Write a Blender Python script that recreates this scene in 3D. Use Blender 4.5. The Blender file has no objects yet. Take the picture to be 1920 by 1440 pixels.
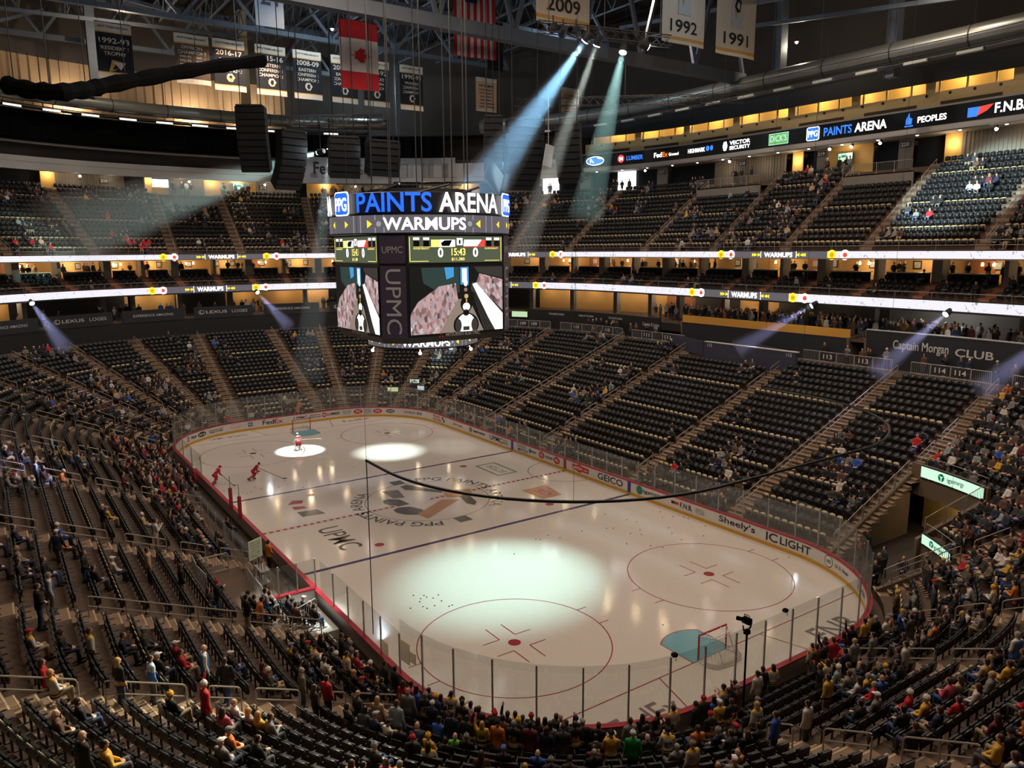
import bpy, bmesh, math, random
import numpy as np
from mathutils import Vector, Matrix

random.seed(11)
RNG = np.random.RandomState(7)
SC = bpy.context.scene
COL = SC.collection
PI = math.pi

# ------------------------------------------------------------------ camera
CAM = (-48.7267, 25.7185, 18.2234)
FPX = 1443.05
YAW, PITCH, ROLL = -0.600402, -0.173114, -0.006717
cy_, sy_, cp_, sp_ = math.cos(YAW), math.sin(YAW), math.cos(PITCH), math.sin(PITCH)
FW = Vector((cy_ * cp_, sy_ * cp_, sp_))
RT0 = Vector((sy_, -cy_, 0.0))
UP0 = RT0.cross(FW)
RT = math.cos(ROLL) * RT0 + math.sin(ROLL) * UP0
UPV = -math.sin(ROLL) * RT0 + math.cos(ROLL) * UP0
cam_data = bpy.data.cameras.new('camera')
cam_data.sensor_width = 36.0
cam_data.lens = FPX / 1920 * 36.0
cam_data.clip_start = 0.1
cam_data.clip_end = 500
cam = bpy.data.objects.new('camera', cam_data)
COL.objects.link(cam)
cam.matrix_world = Matrix(((RT.x, UPV.x, -FW.x, CAM[0]), (RT.y, UPV.y, -FW.y, CAM[1]),
                           (RT.z, UPV.z, -FW.z, CAM[2]), (0, 0, 0, 1)))
SC.camera = cam


def project(x, y, z):
    dx, dy, dz = x - CAM[0], y - CAM[1], z - CAM[2]
    a = dx * RT.x + dy * RT.y + dz * RT.z
    b = dx * UPV.x + dy * UPV.y + dz * UPV.z
    c = dx * FW.x + dy * FW.y + dz * FW.z
    if c < 0.5:
        return -9e9, -9e9, c
    return 960 + FPX * a / c, 720 - FPX * b / c, c


def in_frame(x, y, z, m=60):
    px, py, c = project(x, y, z)
    return c > 1 and -m < px < 1920 + m and -m < py < 1440 + m


# ------------------------------------------------------------------ world, view and light
world = bpy.data.worlds.new('hall_air')
SC.world = world
world.use_nodes = True
wb = world.node_tree.nodes['Background']
wb.inputs[0].default_value = (0.9, 0.75, 0.6, 1)
wb.inputs[1].default_value = 0.012
SC.view_settings.view_transform = 'Standard'
SC.view_settings.look = 'None'
SC.view_settings.gamma = 1.0
SC.view_settings.use_curve_mapping = False
SC.view_settings.exposure = 0.12
cyc = SC.cycles
cyc.use_denoising = True
cyc.adaptive_threshold = 0.02
cyc.max_bounces = 6
cyc.diffuse_bounces = 2
cyc.glossy_bounces = 3
cyc.transmission_bounces = 4
cyc.transparent_max_bounces = 24
cyc.volume_bounces = 0
cyc.sample_clamp_indirect = 3.0
cyc.caustics_reflective = False
cyc.caustics_refractive = False


def aim(o, loc, tgt):
    o.location = loc
    d = Vector(tgt) - Vector(loc)
    o.rotation_euler = d.to_track_quat('-Z', 'Y').to_euler()


def add_area(name, loc, tgt, sx, sy, power, col):
    l = bpy.data.lights.new(name, 'AREA')
    l.shape = 'RECTANGLE'
    l.size, l.size_y, l.energy, l.color = sx, sy, power, col
    o = bpy.data.objects.new(name, l)
    COL.objects.link(o)
    aim(o, loc, tgt)
    return o


def add_spot(name, loc, tgt, power, col, deg, blend=0.3, rad=0.12):
    l = bpy.data.lights.new(name, 'SPOT')
    l.energy, l.color, l.spot_size, l.spot_blend, l.shadow_soft_size = power, col, math.radians(deg), blend, rad
    o = bpy.data.objects.new(name, l)
    COL.objects.link(o)
    aim(o, loc, tgt)
    return o


WARM = (1.0, 0.80, 0.62)
# the hall's dimmed house lights: banks of lamps under the roof, all above the frame or outside it
for x, y, p in ((-22, -2, 2300), (-4, 4, 2300), (-26, -18, 1900), (-34, 10, 1900), (-16, 20, 1500)):
    add_area('house_light_bank', (x, y, 38.5), (x, y, 0), 7, 7, p, WARM)
for x, y, p in ((8, -34, 6000), (-12, -34, 6000), (34, -26, 6000), (44, 0, 6500), (36, 22, 6500), (20, 0, 4500)):
    add_spot('house_lamp_light', (x * 0.8, y * 0.8, 41), (x, y, 0), p, WARM, 130, 0.6, 0.35)


# ------------------------------------------------------------------ materials
def lin(c):
    c = c / 255.0
    return c / 12.92 if c <= 0.04045 else ((c + 0.055) / 1.055) ** 2.4


MATS = {}


def mat(name, rgb, rough=0.6, metal=0.0, emit=0.0, noise=0.0, nscale=3.0, alpha=1.0, spec=0.5, emrgb=None, bump=0.0):
    if name in MATS:
        return MATS[name]
    m = bpy.data.materials.new(name)
    m.use_nodes = True
    nt = m.node_tree
    b = nt.nodes['Principled BSDF']
    c = (lin(rgb[0]), lin(rgb[1]), lin(rgb[2]), 1)
    b.inputs['Base Color'].default_value = c
    b.inputs['Roughness'].default_value = rough
    b.inputs['Metallic'].default_value = metal
    b.inputs['Specular IOR Level'].default_value = spec
    if emit:
        e = emrgb or rgb
        b.inputs['Emission Color'].default_value = (lin(e[0]), lin(e[1]), lin(e[2]), 1)
        b.inputs['Emission Strength'].default_value = emit
    if alpha < 1:
        b.inputs['Alpha'].default_value = alpha
    if noise:
        tc = nt.nodes.new('ShaderNodeTexCoord')
        n = nt.nodes.new('ShaderNodeTexNoise')
        n.inputs['Scale'].default_value = nscale
        n.inputs['Detail'].default_value = 4
        nt.links.new(tc.outputs['Object'], n.inputs['Vector'])
        mx = nt.nodes.new('ShaderNodeMix')
        mx.data_type = 'RGBA'
        mx.inputs[6].default_value = tuple(v * (1 - noise) for v in c[:3]) + (1,)
        mx.inputs[7].default_value = tuple(min(1, v * (1 + noise)) for v in c[:3]) + (1,)
        nt.links.new(n.outputs['Fac'], mx.inputs[0])
        nt.links.new(mx.outputs[2], b.inputs['Base Color'])
    MATS[name] = m
    return m


# ------------------------------------------------------------------ mesh builder
class MB:
    def __init__(self):
        self.v, self.f, self.m = [], [], []

    def add(self, vs, fs, mi=0):
        o = len(self.v)
        self.v.extend([tuple(p) for p in vs])
        self.f.extend([tuple(i + o for i in f) for f in fs])
        self.m.extend([mi] * len(fs))

    def box(self, c, s, rz=0.0, mi=0, M=None):
        hx, hy, hz = s[0] / 2, s[1] / 2, s[2] / 2
        vs = []
        ca, sa = math.cos(rz), math.sin(rz)
        for dz in (-hz, hz):
            for dx, dy in ((-hx, -hy), (hx, -hy), (hx, hy), (-hx, hy)):
                if M is not None:
                    q = M @ Vector((dx, dy, dz))
                    vs.append((c[0] + q.x, c[1] + q.y, c[2] + q.z))
                else:
                    vs.append((c[0] + dx * ca - dy * sa, c[1] + dx * sa + dy * ca, c[2] + dz))
        self.add(vs, [(0, 3, 2, 1), (4, 5, 6, 7), (0, 1, 5, 4), (1, 2, 6, 5), (2, 3, 7, 6), (3, 0, 4, 7)], mi)

    def beam(self, p, q, w, h, mi=0):
        p, q = Vector(p), Vector(q)
        d = q - p
        L = d.length
        if L < 1e-6:
            return
        z = d / L
        up = Vector((0, 0, 1)) if abs(z.z) < 0.95 else Vector((1, 0, 0))
        x = z.cross(up).normalized()
        y = x.cross(z)
        M = Matrix((x, y, z)).transposed()
        self.box((p + q) / 2, (w, h, L), 0, mi, M)

    def tube(self, pts, r, n=6, mi=0, caps=True, closed=False):
        pts = [Vector(p) for p in pts]
        k = len(pts)
        rs = r if isinstance(r, (list, tuple)) else [r] * k
        vs, fs = [], []
        for i, p in enumerate(pts):
            if closed:
                t = pts[(i + 1) % k] - pts[i - 1]
            else:
                t = pts[min(i + 1, k - 1)] - pts[max(i - 1, 0)]
            t.normalize()
            up = Vector((0, 0, 1)) if abs(t.z) < 0.9 else Vector((1, 0, 0))
            x = t.cross(up).normalized()
            y = x.cross(t)
            for j in range(n):
                a = 2 * PI * j / n
                q = p + rs[i] * (math.cos(a) * x + math.sin(a) * y)
                vs.append((q.x, q.y, q.z))
        m = k if closed else k - 1
        for i in range(m):
            for j in range(n):
                a, b = i * n + j, i * n + (j + 1) % n
                c, d = ((i + 1) % k) * n + (j + 1) % n, ((i + 1) % k) * n + j
                fs.append((a, d, c, b))
        if caps and not closed:
            fs.append(tuple(range(n)))
            fs.append(tuple((k - 1) * n + j for j in range(n - 1, -1, -1)))
        self.add(vs, fs, mi)

    def lathe(self, c, prof, n=16, mi=0):
        vs, fs = [], []
        for r, z in prof:
            for j in range(n):
                a = 2 * PI * j / n
                vs.append((c[0] + r * math.cos(a), c[1] + r * math.sin(a), c[2] + z))
        for i in range(len(prof) - 1):
            for j in range(n):
                fs.append((i * n + j, i * n + (j + 1) % n, (i + 1) * n + (j + 1) % n, (i + 1) * n + j))
        fs.append(tuple(range(n - 1, -1, -1)))
        fs.append(tuple((len(prof) - 1) * n + j for j in range(n)))
        self.add(vs, fs, mi)

    def ball(self, c, r, n=10, mi=0, s=(1, 1, 1)):
        k = max(4, n // 2)
        prof = [(max(1e-4, math.sin(PI * i / k)), -math.cos(PI * i / k)) for i in range(k + 1)]
        vs, fs = [], []
        for pr, pz in prof:
            for j in range(n):
                a = 2 * PI * j / n
                vs.append((c[0] + r * s[0] * pr * math.cos(a), c[1] + r * s[1] * pr * math.sin(a), c[2] + r * s[2] * pz))
        for i in range(k):
            for j in range(n):
                fs.append((i * n + j, i * n + (j + 1) % n, (i + 1) * n + (j + 1) % n, (i + 1) * n + j))
        self.add(vs, fs, mi)

    def loft(self, rings, mi=0, closed=False, cap=False):
        k, n = len(rings), len(rings[0])
        vs = [p for r in rings for p in r]
        fs = []
        for i in range(k - 1):
            for j in range(n if closed else n - 1):
                b = (j + 1) % n
                fs.append((i * n + j, i * n + b, (i + 1) * n + b, (i + 1) * n + j))
        if cap:
            fs.append(tuple(range(n - 1, -1, -1)))
            fs.append(tuple((k - 1) * n + j for j in range(n)))
        self.add(vs, fs, mi)

    def poly(self, pts, mi=0):
        self.add(pts, [tuple(range(len(pts)))], mi)

    def prism(self, poly, fn, depth, mi=0):
        """outline poly (u, v) given thickness: fn(u, v, w) -> point"""
        n = len(poly)
        vs = [fn(u, v, 0) for u, v in poly] + [fn(u, v, depth) for u, v in poly]
        fs = [tuple(range(n)), tuple(range(2 * n - 1, n - 1, -1))]
        for i in range(n):
            j = (i + 1) % n
            fs.append((i, i + n, j + n, j))
        self.add(vs, fs, mi)

    def text(self, s, fn, w, h, mi=0, bold=0.012):
        vs, fs = text_geo(s, bold)
        self.add([fn((x - 0.5) * w, (y - 0.5) * h) for x, y in vs], fs, mi)

    def build(self, name, mats, parent=None, smooth=False, label=None, cat=None, group=None, kind=None, origin=None, local=False):
        if not isinstance(mats, (list, tuple)):
            mats = [mats]
        me = bpy.data.meshes.new(name)
        v = np.array(self.v, dtype=float).reshape(-1, 3)
        if parent is not None and not local:
            org = np.array(tot_loc(parent))
        elif parent is None and not local:
            org = np.array(origin) if origin is not None else np.array([(v[:, 0].min() + v[:, 0].max()) / 2,
                                                                        (v[:, 1].min() + v[:, 1].max()) / 2, v[:, 2].min()])
        else:
            org = np.zeros(3)
        me.from_pydata((v - org).tolist(), [], self.f)
        for m in mats:
            me.materials.append(m)
        if any(self.m):
            me.polygons.foreach_set('material_index', self.m)
        if smooth:
            me.polygons.foreach_set('use_smooth', [True] * len(self.f))
        o = bpy.data.objects.new(name, me)
        COL.objects.link(o)
        if parent is not None:
            o.parent = parent
        elif not local:
            o.location = org
        tag(o, label, cat, group, kind)
        return o


def tot_loc(o):
    v = Vector((0, 0, 0))
    while o is not None:
        v += o.location
        o = o.parent
    return (v.x, v.y, v.z)


def tag(o, label=None, cat=None, group=None, kind=None):
    if label:
        o['label'] = label
    if cat:
        o['category'] = cat
    if group:
        o['group'] = group
    if kind:
        o['kind'] = kind
    return o


def empty(name, loc, label=None, cat=None, group=None, kind=None, rz=0.0):
    o = bpy.data.objects.new(name, None)
    o.empty_display_size = 0.3
    COL.objects.link(o)
    o.location = loc
    o.rotation_euler = (0, 0, rz)
    return tag(o, label, cat, group, kind)


_TXT = {}


def text_geo(s, bold=0.012):
    k = (s, bold)
    if k in _TXT:
        return _TXT[k]
    cu = bpy.data.curves.new('t', 'FONT')
    cu.body = s
    cu.size = 1
    cu.offset = bold
    cu.resolution_u = 3
    ob = bpy.data.objects.new('t', cu)
    me = bpy.data.meshes.new_from_object(ob)
    n = len(me.vertices)
    co = np.empty(n * 3)
    me.vertices.foreach_get('co', co)
    co = co.reshape(-1, 3)[:, :2]
    mn, mx = co.min(0), co.max(0)
    co = (co - mn) / np.maximum(mx - mn, 1e-6)
    fs = [tuple(p.vertices) for p in me.polygons]
    bpy.data.objects.remove(ob)
    bpy.data.curves.remove(cu)
    bpy.data.meshes.remove(me)
    _TXT[k] = (co.tolist(), fs)
    return _TXT[k]


def plane_fn(o, ux, uz=(0, 0, 1)):
    o, ux, uz = Vector(o), Vector(ux).normalized(), Vector(uz).normalized()
    return lambda u, v: tuple(o + ux * u + uz * v)


ORD = ['zeroth', 'first', 'second', 'third', 'fourth', 'fifth', 'sixth', 'seventh', 'eighth', 'ninth', 'tenth', 'eleventh', 'twelfth',
       'thirteenth', 'fourteenth', 'fifteenth', 'sixteenth', 'seventeenth', 'eighteenth', 'nineteenth', 'twentieth']
TENS = {2: 'twenty', 3: 'thirty', 4: 'forty', 5: 'fifty', 6: 'sixty', 7: 'seventy', 8: 'eighty', 9: 'ninety'}
TENTH = {2: 'twentieth', 3: 'thirtieth', 4: 'fortieth', 5: 'fiftieth', 6: 'sixtieth', 7: 'seventieth', 8: 'eightieth', 9: 'ninetieth'}


def nth(n):
    if n <= 20:
        return ORD[n]
    t, u = divmod(n, 10)
    return TENTH[t] if u == 0 else TENS[t] + '-' + ORD[u]


# ------------------------------------------------------------------ the oval: every level is an offset d of the rink boards
def cen(d):
    return 21.95 - .17 * d, 4.42 - .05 * d


def rad(d):
    return 8.53 + 1.07 * d, 8.53 + 1.05 * d


def prof(d):            # floor height of the lower stand
    return 0.47 + .345 / .86 * (d - 1.4)


_RING = {}


def ring(d, nc=26, ns=24):
    """clockwise loop (seen from above) from the near end of the left side; points, normals, arc length"""
    k = (round(d, 4), nc, ns)
    if k in _RING:
        return _RING[k]
    cx, cy = cen(d)
    rx, ry = rad(d)
    P, N = [], []

    def corner(sx, sy, a0, a1):
        for i in range(nc):
            a = math.radians(a0 + (a1 - a0) * i / nc)
            P.append((sx * cx + rx * math.cos(a), sy * cy + ry * math.sin(a)))
            n = Vector((math.cos(a) / rx, math.sin(a) / ry)).normalized()
            N.append((n.x, n.y))

    def straight(x0, y0, x1, y1, n):
        for i in range(ns):
            P.append((x0 + (x1 - x0) * i / ns, y0 + (y1 - y0) * i / ns))
            N.append(n)
    straight(-cx, cy + ry, cx, cy + ry, (0, 1))
    corner(1, 1, 90, 0)
    straight(cx + rx, cy, cx + rx, -cy, (1, 0))
    corner(1, -1, 0, -90)
    straight(cx, -cy - ry, -cx, -cy - ry, (0, -1))
    corner(-1, -1, -90, -180)
    straight(-cx - rx, -cy, -cx - rx, cy, (-1, 0))
    corner(-1, 1, 180, 90)
    P, N = np.array(P), np.array(N)
    seg = np.linalg.norm(np.roll(P, -1, 0) - P, axis=1)
    S = np.concatenate([[0], np.cumsum(seg)])
    P = np.vstack([P, P[:1]])
    N = np.vstack([N, N[:1]])
    _RING[k] = (P, N, S)
    return _RING[k]


def at(d, s):
    P, N, S = ring(d)
    s = s % S[-1]
    x, y = np.interp(s, S, P[:, 0]), np.interp(s, S, P[:, 1])
    nx, ny = np.interp(s, S, N[:, 0]), np.interp(s, S, N[:, 1])
    l = math.hypot(nx, ny)
    return x, y, nx / l, ny / l


def s_of(d, x, y):
    """arc length of the loop point nearest to x, y"""
    P, N, S = ring(d)
    A, B = P[:-1], P[1:]
    D = B - A
    t = np.clip(((np.array([x, y]) - A) * D).sum(1) / np.maximum((D * D).sum(1), 1e-9), 0, 1)
    Q = A + D * t[:, None]
    i = np.argmin(((Q - (x, y)) ** 2).sum(1))
    return S[i] + t[i] * (S[i + 1] - S[i])


def pt_x(side, X, d):
    cx, cy = cen(d)
    rx, ry = rad(d)
    e = max(0.0, abs(X) - cx)
    y = cy + ry * math.sqrt(max(0.0, 1 - (e / rx) ** 2))
    return X, side * y


def pt_y(end, Y, d):
    cx, cy = cen(d)
    rx, ry = rad(d)
    e = max(0.0, abs(Y) - cy)
    return end * (cx + rx * math.sqrt(max(0.0, 1 - (e / ry) ** 2))), Y


def pt_a(sx, sy, a, d):
    cx, cy = cen(d)
    rx, ry = rad(d)
    a = math.radians(a)
    return sx * (cx + rx * math.cos(a)), sy * (cy + ry * math.sin(a))


def aisle_s(a, d):
    k = a[0]
    p = pt_x(a[1], a[2], d) if k == 'x' else pt_y(a[1], a[2], d) if k == 'y' else pt_a(a[1], a[2], a[3], d)
    return s_of(d, *p)


def aisle_at(a, d):
    return at(d, aisle_s(a, d))


def arc(d, s0, s1, step=0.6):
    """points and normals along the loop d between arc lengths s0 < s1"""
    n = max(2, int(math.ceil((s1 - s0) / step)) + 1)
    return [at(d, s0 + (s1 - s0) * i / (n - 1)) for i in range(n)]


def wall(mb, d, s0, s1, z0, z1, th=0.15, mi=0, step=1.0):
    """curved wall slab following the loop"""
    L = arc(d, s0, s1, step)
    rings = []
    for x, y, nx, ny in L:
        rings.append([(x, y, z0), (x, y, z1), (x + nx * th, y + ny * th, z1), (x + nx * th, y + ny * th, z0)])
    mb.loft(rings, mi, closed=True, cap=True)


def slab(mb, d0, d1, a0, a1, z, th=0.15, mi=0, n=80):
    """flat floor between loops d0 and d1 from aisle-like stops a0 to a1"""
    s0, s1 = aisle_s(a0, d0), aisle_s(a1, d0)
    t0, t1 = aisle_s(a0, d1), aisle_s(a1, d1)
    if s1 < s0:
        s1 += ring(d0)[2][-1]
    if t1 < t0:
        t1 += ring(d1)[2][-1]
    rings = []
    for i in range(n + 1):
        x0, y0, _, _ = at(d0, s0 + (s1 - s0) * i / n)
        x1, y1, _, _ = at(d1, t0 + (t1 - t0) * i / n)
        rings.append([(x0, y0, z), (x0, y0, z - th), (x1, y1, z - th), (x1, y1, z)])
    mb.loft(rings, mi, closed=True, cap=True)

# ================================================================== THE RINK
M_ICE = mat('ice', (214, 204, 196), 0.16, spec=0.55)
nt = M_ICE.node_tree
tc = nt.nodes.new('ShaderNodeTexCoord')
nz = nt.nodes.new('ShaderNodeTexNoise')
nz.inputs['Scale'].default_value = 0.9
nz.inputs['Detail'].default_value = 6
nt.links.new(tc.outputs['Object'], nz.inputs['Vector'])
mr = nt.nodes.new('ShaderNodeMapRange')
mr.inputs['To Min'].default_value = 0.06
mr.inputs['To Max'].default_value = 0.13
nt.links.new(nz.outputs['Fac'], mr.inputs['Value'])
nt.links.new(mr.outputs['Result'], nt.nodes['Principled BSDF'].inputs['Roughness'])
I_RED = mat('ice_red', (150, 52, 58), 0.16)
I_BLUE = mat('ice_blue', (62, 52, 92), 0.16)
I_CREASE = mat('ice_crease', (104, 160, 176), 0.16)
I_GREY = mat('ice_grey', (112, 104, 102), 0.16)
I_DARK = mat('ice_dark', (82, 78, 78), 0.16)
I_GOLD = mat('ice_gold', (176, 128, 92), 0.16)
I_WHITE = mat('ice_white', (208, 205, 206), 0.16)
I_GREEN = mat('ice_green', (120, 132, 110), 0.16)

P0 = ring(0)[0]
mb = MB()
mb.poly([(x, y, 0) for x, y in P0[:-1]][::-1])
ICE = mb.build('floor_ice', M_ICE, kind='structure', label='pale ice sheet of the rink', origin=(0, 0, 0))
# make sure the sheet faces up
if ICE.data.polygons[0].normal.z < 0:
    ICE.data.flip_normals()


def flat(mb, pts, z, mi=0):
    n = len(pts)
    a = sum(pts[i][0] * pts[(i + 1) % n][1] - pts[(i + 1) % n][0] * pts[i][1] for i in range(n))
    if a < 0:
        pts = pts[::-1]
    mb.poly([(x, y, z) for x, y in pts], mi)


def rect(mb, x0, x1, y0, y1, z, mi=0):
    flat(mb, [(x0, y0), (x1, y0), (x1, y1), (x0, y1)], z, mi)


def annulus(mb, c, r0, r1, z, a0=0, a1=360, n=64, mi=0):
    for i in range(n):
        t0, t1 = math.radians(a0 + (a1 - a0) * i / n), math.radians(a0 + (a1 - a0) * (i + 1) / n)
        flat(mb, [(c[0] + r0 * math.cos(t0), c[1] + r0 * math.sin(t0)), (c[0] + r1 * math.cos(t0), c[1] + r1 * math.sin(t0)),
                  (c[0] + r1 * math.cos(t1), c[1] + r1 * math.sin(t1)), (c[0] + r0 * math.cos(t1), c[1] + r0 * math.sin(t1))], z, mi)


ZL = 0.004
# blue lines and red centre line
for x in (-7.77, 7.77):
    mb = MB()
    rect(mb, x - .152, x + .152, -12.92, 12.92, ZL)
    mb.build('blue_line', I_BLUE, ICE)
mb = MB()
rect(mb, -.152, -.11, -12.92, 12.92, ZL)
rect(mb, .11, .152, -12.92, 12.92, ZL)
k = -12.9
while k < 12.7:
    rect(mb, -.11, .11, k, k + .26, ZL)
    k += .46
mb.build('centre_line', I_RED, ICE)
for sx in (-1, 1):
    mb = MB()
    Y = 11.55
    rect(mb, sx * 27.13 - .03, sx * 27.13 + .03, -Y, Y, ZL)
    for sy in (-1, 1):          # trapezoid behind the net
        p, q = (sx * 27.13, sy * 3.35), (sx * 30.4, sy * 4.27)
        flat(mb, [(p[0], p[1] - .03), (p[0], p[1] + .03), (q[0], q[1] + .03), (q[0], q[1] - .03)], ZL + .001)
    mb.build('goal_line', I_RED, ICE)
    # crease
    mb = MB()
    pts = [(sx * 27.13, -1.22)] + [(sx * (27.13 - .61 - math.sqrt(max(0, 1.83 ** 2 - y * y)) + .0), y) for y in np.linspace(-1.22, 1.22, 18)] + [(sx * 27.13, 1.22)]
    flat(mb, pts, ZL + .002)
    flat(mb, [(sx * 27.13, -1.27)] + [(p[0] - sx * .05, p[1] * 1.04) for p in pts[1:-1]] + [(sx * 27.13, 1.27)], ZL, 1)
    mb.build('goal_crease', [I_CREASE, I_RED], ICE)
    for sy in (-1, 1):
        c = (sx * 21.03, sy * 6.71)
        mb = MB()
        annulus(mb, c, 4.545, 4.6, ZL)
        annulus(mb, c, 0, .305, ZL, n=24)
        for ex in (-1, 1):
            for ey in (-1, 1):
                px, py = c[0] + ex * .61, c[1] + ey * .45
                rect(mb, min(px, px + ex * 1.22), max(px, px + ex * 1.22), py - .028, py + .028, ZL)
                rect(mb, px - .028, px + .028, min(py, py + ey * .91), max(py, py + ey * .91), ZL)
            for ey in (-1, 1):
                x = c[0] + ex * .87
                y0 = c[1] + ey * math.sqrt(4.57 ** 2 - .87 ** 2)
                rect(mb, x - .028, x + .028, min(y0, y0 + ey * .61), max(y0, y0 + ey * .61), ZL)
        mb.build('faceoff_circle', I_RED, ICE)
        mb = MB()
        annulus(mb, (sx * 6.1, sy * 6.71), 0, .305, ZL, n=24)
        mb.build('faceoff_spot', I_RED, ICE)
mb = MB()
annulus(mb, (0, 0), 4.54, 4.59, ZL, n=96)
annulus(mb, (0, -12.9), 3.02, 3.08, ZL, 0, 180, n=40)
mb.build('centre_circle', I_DARK, ICE)


def ring_text(mb, s, r, a0, a1, h, z, mi=0):
    """lettering round a circle, tops outward, clockwise from angle a0 to a1"""
    vs, fs = text_geo(s, 0.014)
    out = []
    for x, y in vs:
        a = math.radians(a0 + (a1 - a0) * x)
        rr = r + (y - .5) * h
        out.append((rr * math.cos(a), rr * math.sin(a), z))
    mb.add(out, fs, mi)


mb = MB()
ring_text(mb, 'PPG PAINTS ARENA', 5.2, 163, 38, .85, ZL)
ring_text(mb, 'PPG PAINTS ARENA', 5.2, -17, -142, .85, ZL)
for a in (0, 180):
    c = (5.1 * math.cos(math.radians(a)), 5.1 * math.sin(math.radians(a)))
    rect(mb, c[0] - .5, c[0] + .5, c[1] - .5, c[1] + .5, ZL)
mb.build('centre_lettering', I_DARK, ICE)
mb = MB()
for mi, pts in ((2, [(0.57, 1.64), (1.73, 0.58), (2.09, -0.46), (1.2, -0.85), (0.11, -0.33), (-0.68, 0.86), (-0.68, 1.81)]),
                (3, [(3.73, 1.97), (3.36, 0.75), (1.41, 1.16), (1.67, 1.99)]),
                (1, [(-0.64, 3.11), (-0.36, 2.57), (-0.68, 1.81), (-1.66, 1.38), (-2.49, 1.42), (-2.68, 2.05), (-2.01, 2.87), (-1.35, 3.19)]),
                (1, [(1.68, 2.86), (1.78, 2.34), (1.17, 1.69), (-0.18, 1.55), (-0.17, 2.21), (0.39, 2.87), (1.02, 3.04)]),
                (1, [(4.05, 0.26), (4.22, -0.4), (2.95, -0.91), (1.15, -1.98), (0.83, -1.65), (2.2, -0.52), (3.06, 0.33)]),
                (0, [(1.22, -1.87), (0.42, -3.93), (-1.23, -3.21), (-0.41, -1.38)]),
                (1, [(-0.57, -2.29), (-0.84, -3.01), (-2.53, -2.7), (-3.1, -2.2), (-2.43, -1.9)]),
                (0, [(-2.43, 2.11), (-3.68, 1.93), (-1.32, -2.0), (-0.63, -0.83)])):
    ZE = ZL + .002 + .0012 * len(mb.f)
    flat(mb, pts, ZE, mi)
mb.build('centre_emblem', [I_GOLD, I_DARK, I_WHITE, I_GREY], ICE)


def ice_text(name, s, c, ang, w, h, m):
    mb = MB()
    ca, sa = math.cos(ang), math.sin(ang)
    mb.text(s, lambda u, v: (c[0] + u * ca - v * sa, c[1] + u * sa + v * ca, ZL), w, h, 0, .01)
    return mb.build(name, m, ICE)


ice_text('ice_lettering', 'UPMC', (-3.5, 8.3), PI, 4.4, 1.5, I_DARK)
mb = MB()
flat(mb, [(5.6, 8.3), (5.2, 7.6), (4.6, 7.9), (4.8, 8.9)], ZL)
flat(mb, [(4.2, 8.8), (3.9, 8.0), (3.3, 8.0), (3.5, 8.9)], ZL)
flat(mb, [(2.9, 8.9), (2.7, 7.5), (1.5, 7.3), (1.7, 8.9)], ZL, 1)
mb.build('ice_advert', [I_RED, I_DARK], ICE)
mb = MB()
for a, b, c2, d2 in ((2.0, 5.6, -7.75, -7.55), (2.0, 5.6, -9.55, -9.35), (2.0, 2.2, -9.35, -7.75), (5.4, 5.6, -9.35, -7.75)):
    rect(mb, a, b, c2, d2, ZL)
mb.text('ECTOR', lambda u, v: (3.8 + u, -8.55 + v, ZL), 2.4, .7)
mb.build('ice_advert', I_GREEN, ICE)
mb = MB()
flat(mb, [(-2.3, -6.9), (-2.2, -9.3), (-4.9, -8.8), (-4.9, -7.0)], ZL)
mb.text('GE', lambda u, v: (-3.6 + u, -8 + v, ZL + .002), 1.6, .8, 1)
mb.build('ice_advert', [I_GOLD, I_RED], ICE)
ice_text('ice_lettering', 'FedEx', (-28.9, 5.7), -PI / 2, 3.3, 1.3, mat('ice_violet', (130, 104, 112), .16))
ice_text('ice_lettering', 'FNB', (-28.9, -6.8), -PI / 2, 3.0, 1.4, I_GREY)
ice_text('ice_lettering', 'UPMC SPORTS', (28.7, 6.9), -PI / 2, 3.6, .7, I_GREY)
ice_text('ice_lettering', 'FedEx', (28.7, -6.6), -PI / 2, 3.0, .9, I_GREY)

# ------------------------------------------------------------------ boards
B_WHITE = mat('board_white', (214, 208, 204), 0.35)
B_YELLOW = mat('board_yellow', (206, 156, 44), 0.4)
B_RED = mat('board_red', (160, 30, 44), 0.4)
B_BLUE = mat('board_blue', (28, 52, 140), 0.4)
INK = mat('ink_black', (28, 28, 32), 0.5)
INK_G = mat('ink_grey', (120, 120, 124), 0.5)
INK_R = mat('ink_red', (190, 40, 48), 0.5)
INK_B = mat('ink_blue', (34, 70, 150), 0.5)
INK_GR = mat('ink_green', (30, 130, 96), 0.5)
INK_W = mat('ink_white', (235, 232, 228), 0.5)
INK_O = mat('ink_orange', (226, 110, 40), 0.5)
INK_NAVY = mat('ink_navy', (26, 30, 60), 0.5)
LTOT = ring(0)[2][-1]
DB = empty('dasher_boards', (0, 0, 0), 'white dasher boards with yellow kick strip and red cap around the ice', 'rink boards')
mb = MB()
wall(mb, 0, 0, LTOT, .2, 1.0, .12, 0, .3)
mb.build('board_panel', B_WHITE, DB)
mb = MB()
wall(mb, -.012, 0, ring(-.012)[2][-1], 0, .22, .1, 0, .3)
mb.build('kick_strip', B_YELLOW, DB)
mb = MB()
wall(mb, -.03, 0, ring(-.03)[2][-1], 1.0, 1.07, .26, 0, .3)
mb.build('cap_rail', B_RED, DB)
for X, m in ((7.77, B_BLUE), (-7.77, B_BLUE), (0, B_RED)):
    for sy in (1, -1):
        mb = MB()
        mb.box((X, sy * 12.935, .6), (.3, .05, .82))
        mb.build('line_stripe', m, DB)


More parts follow.
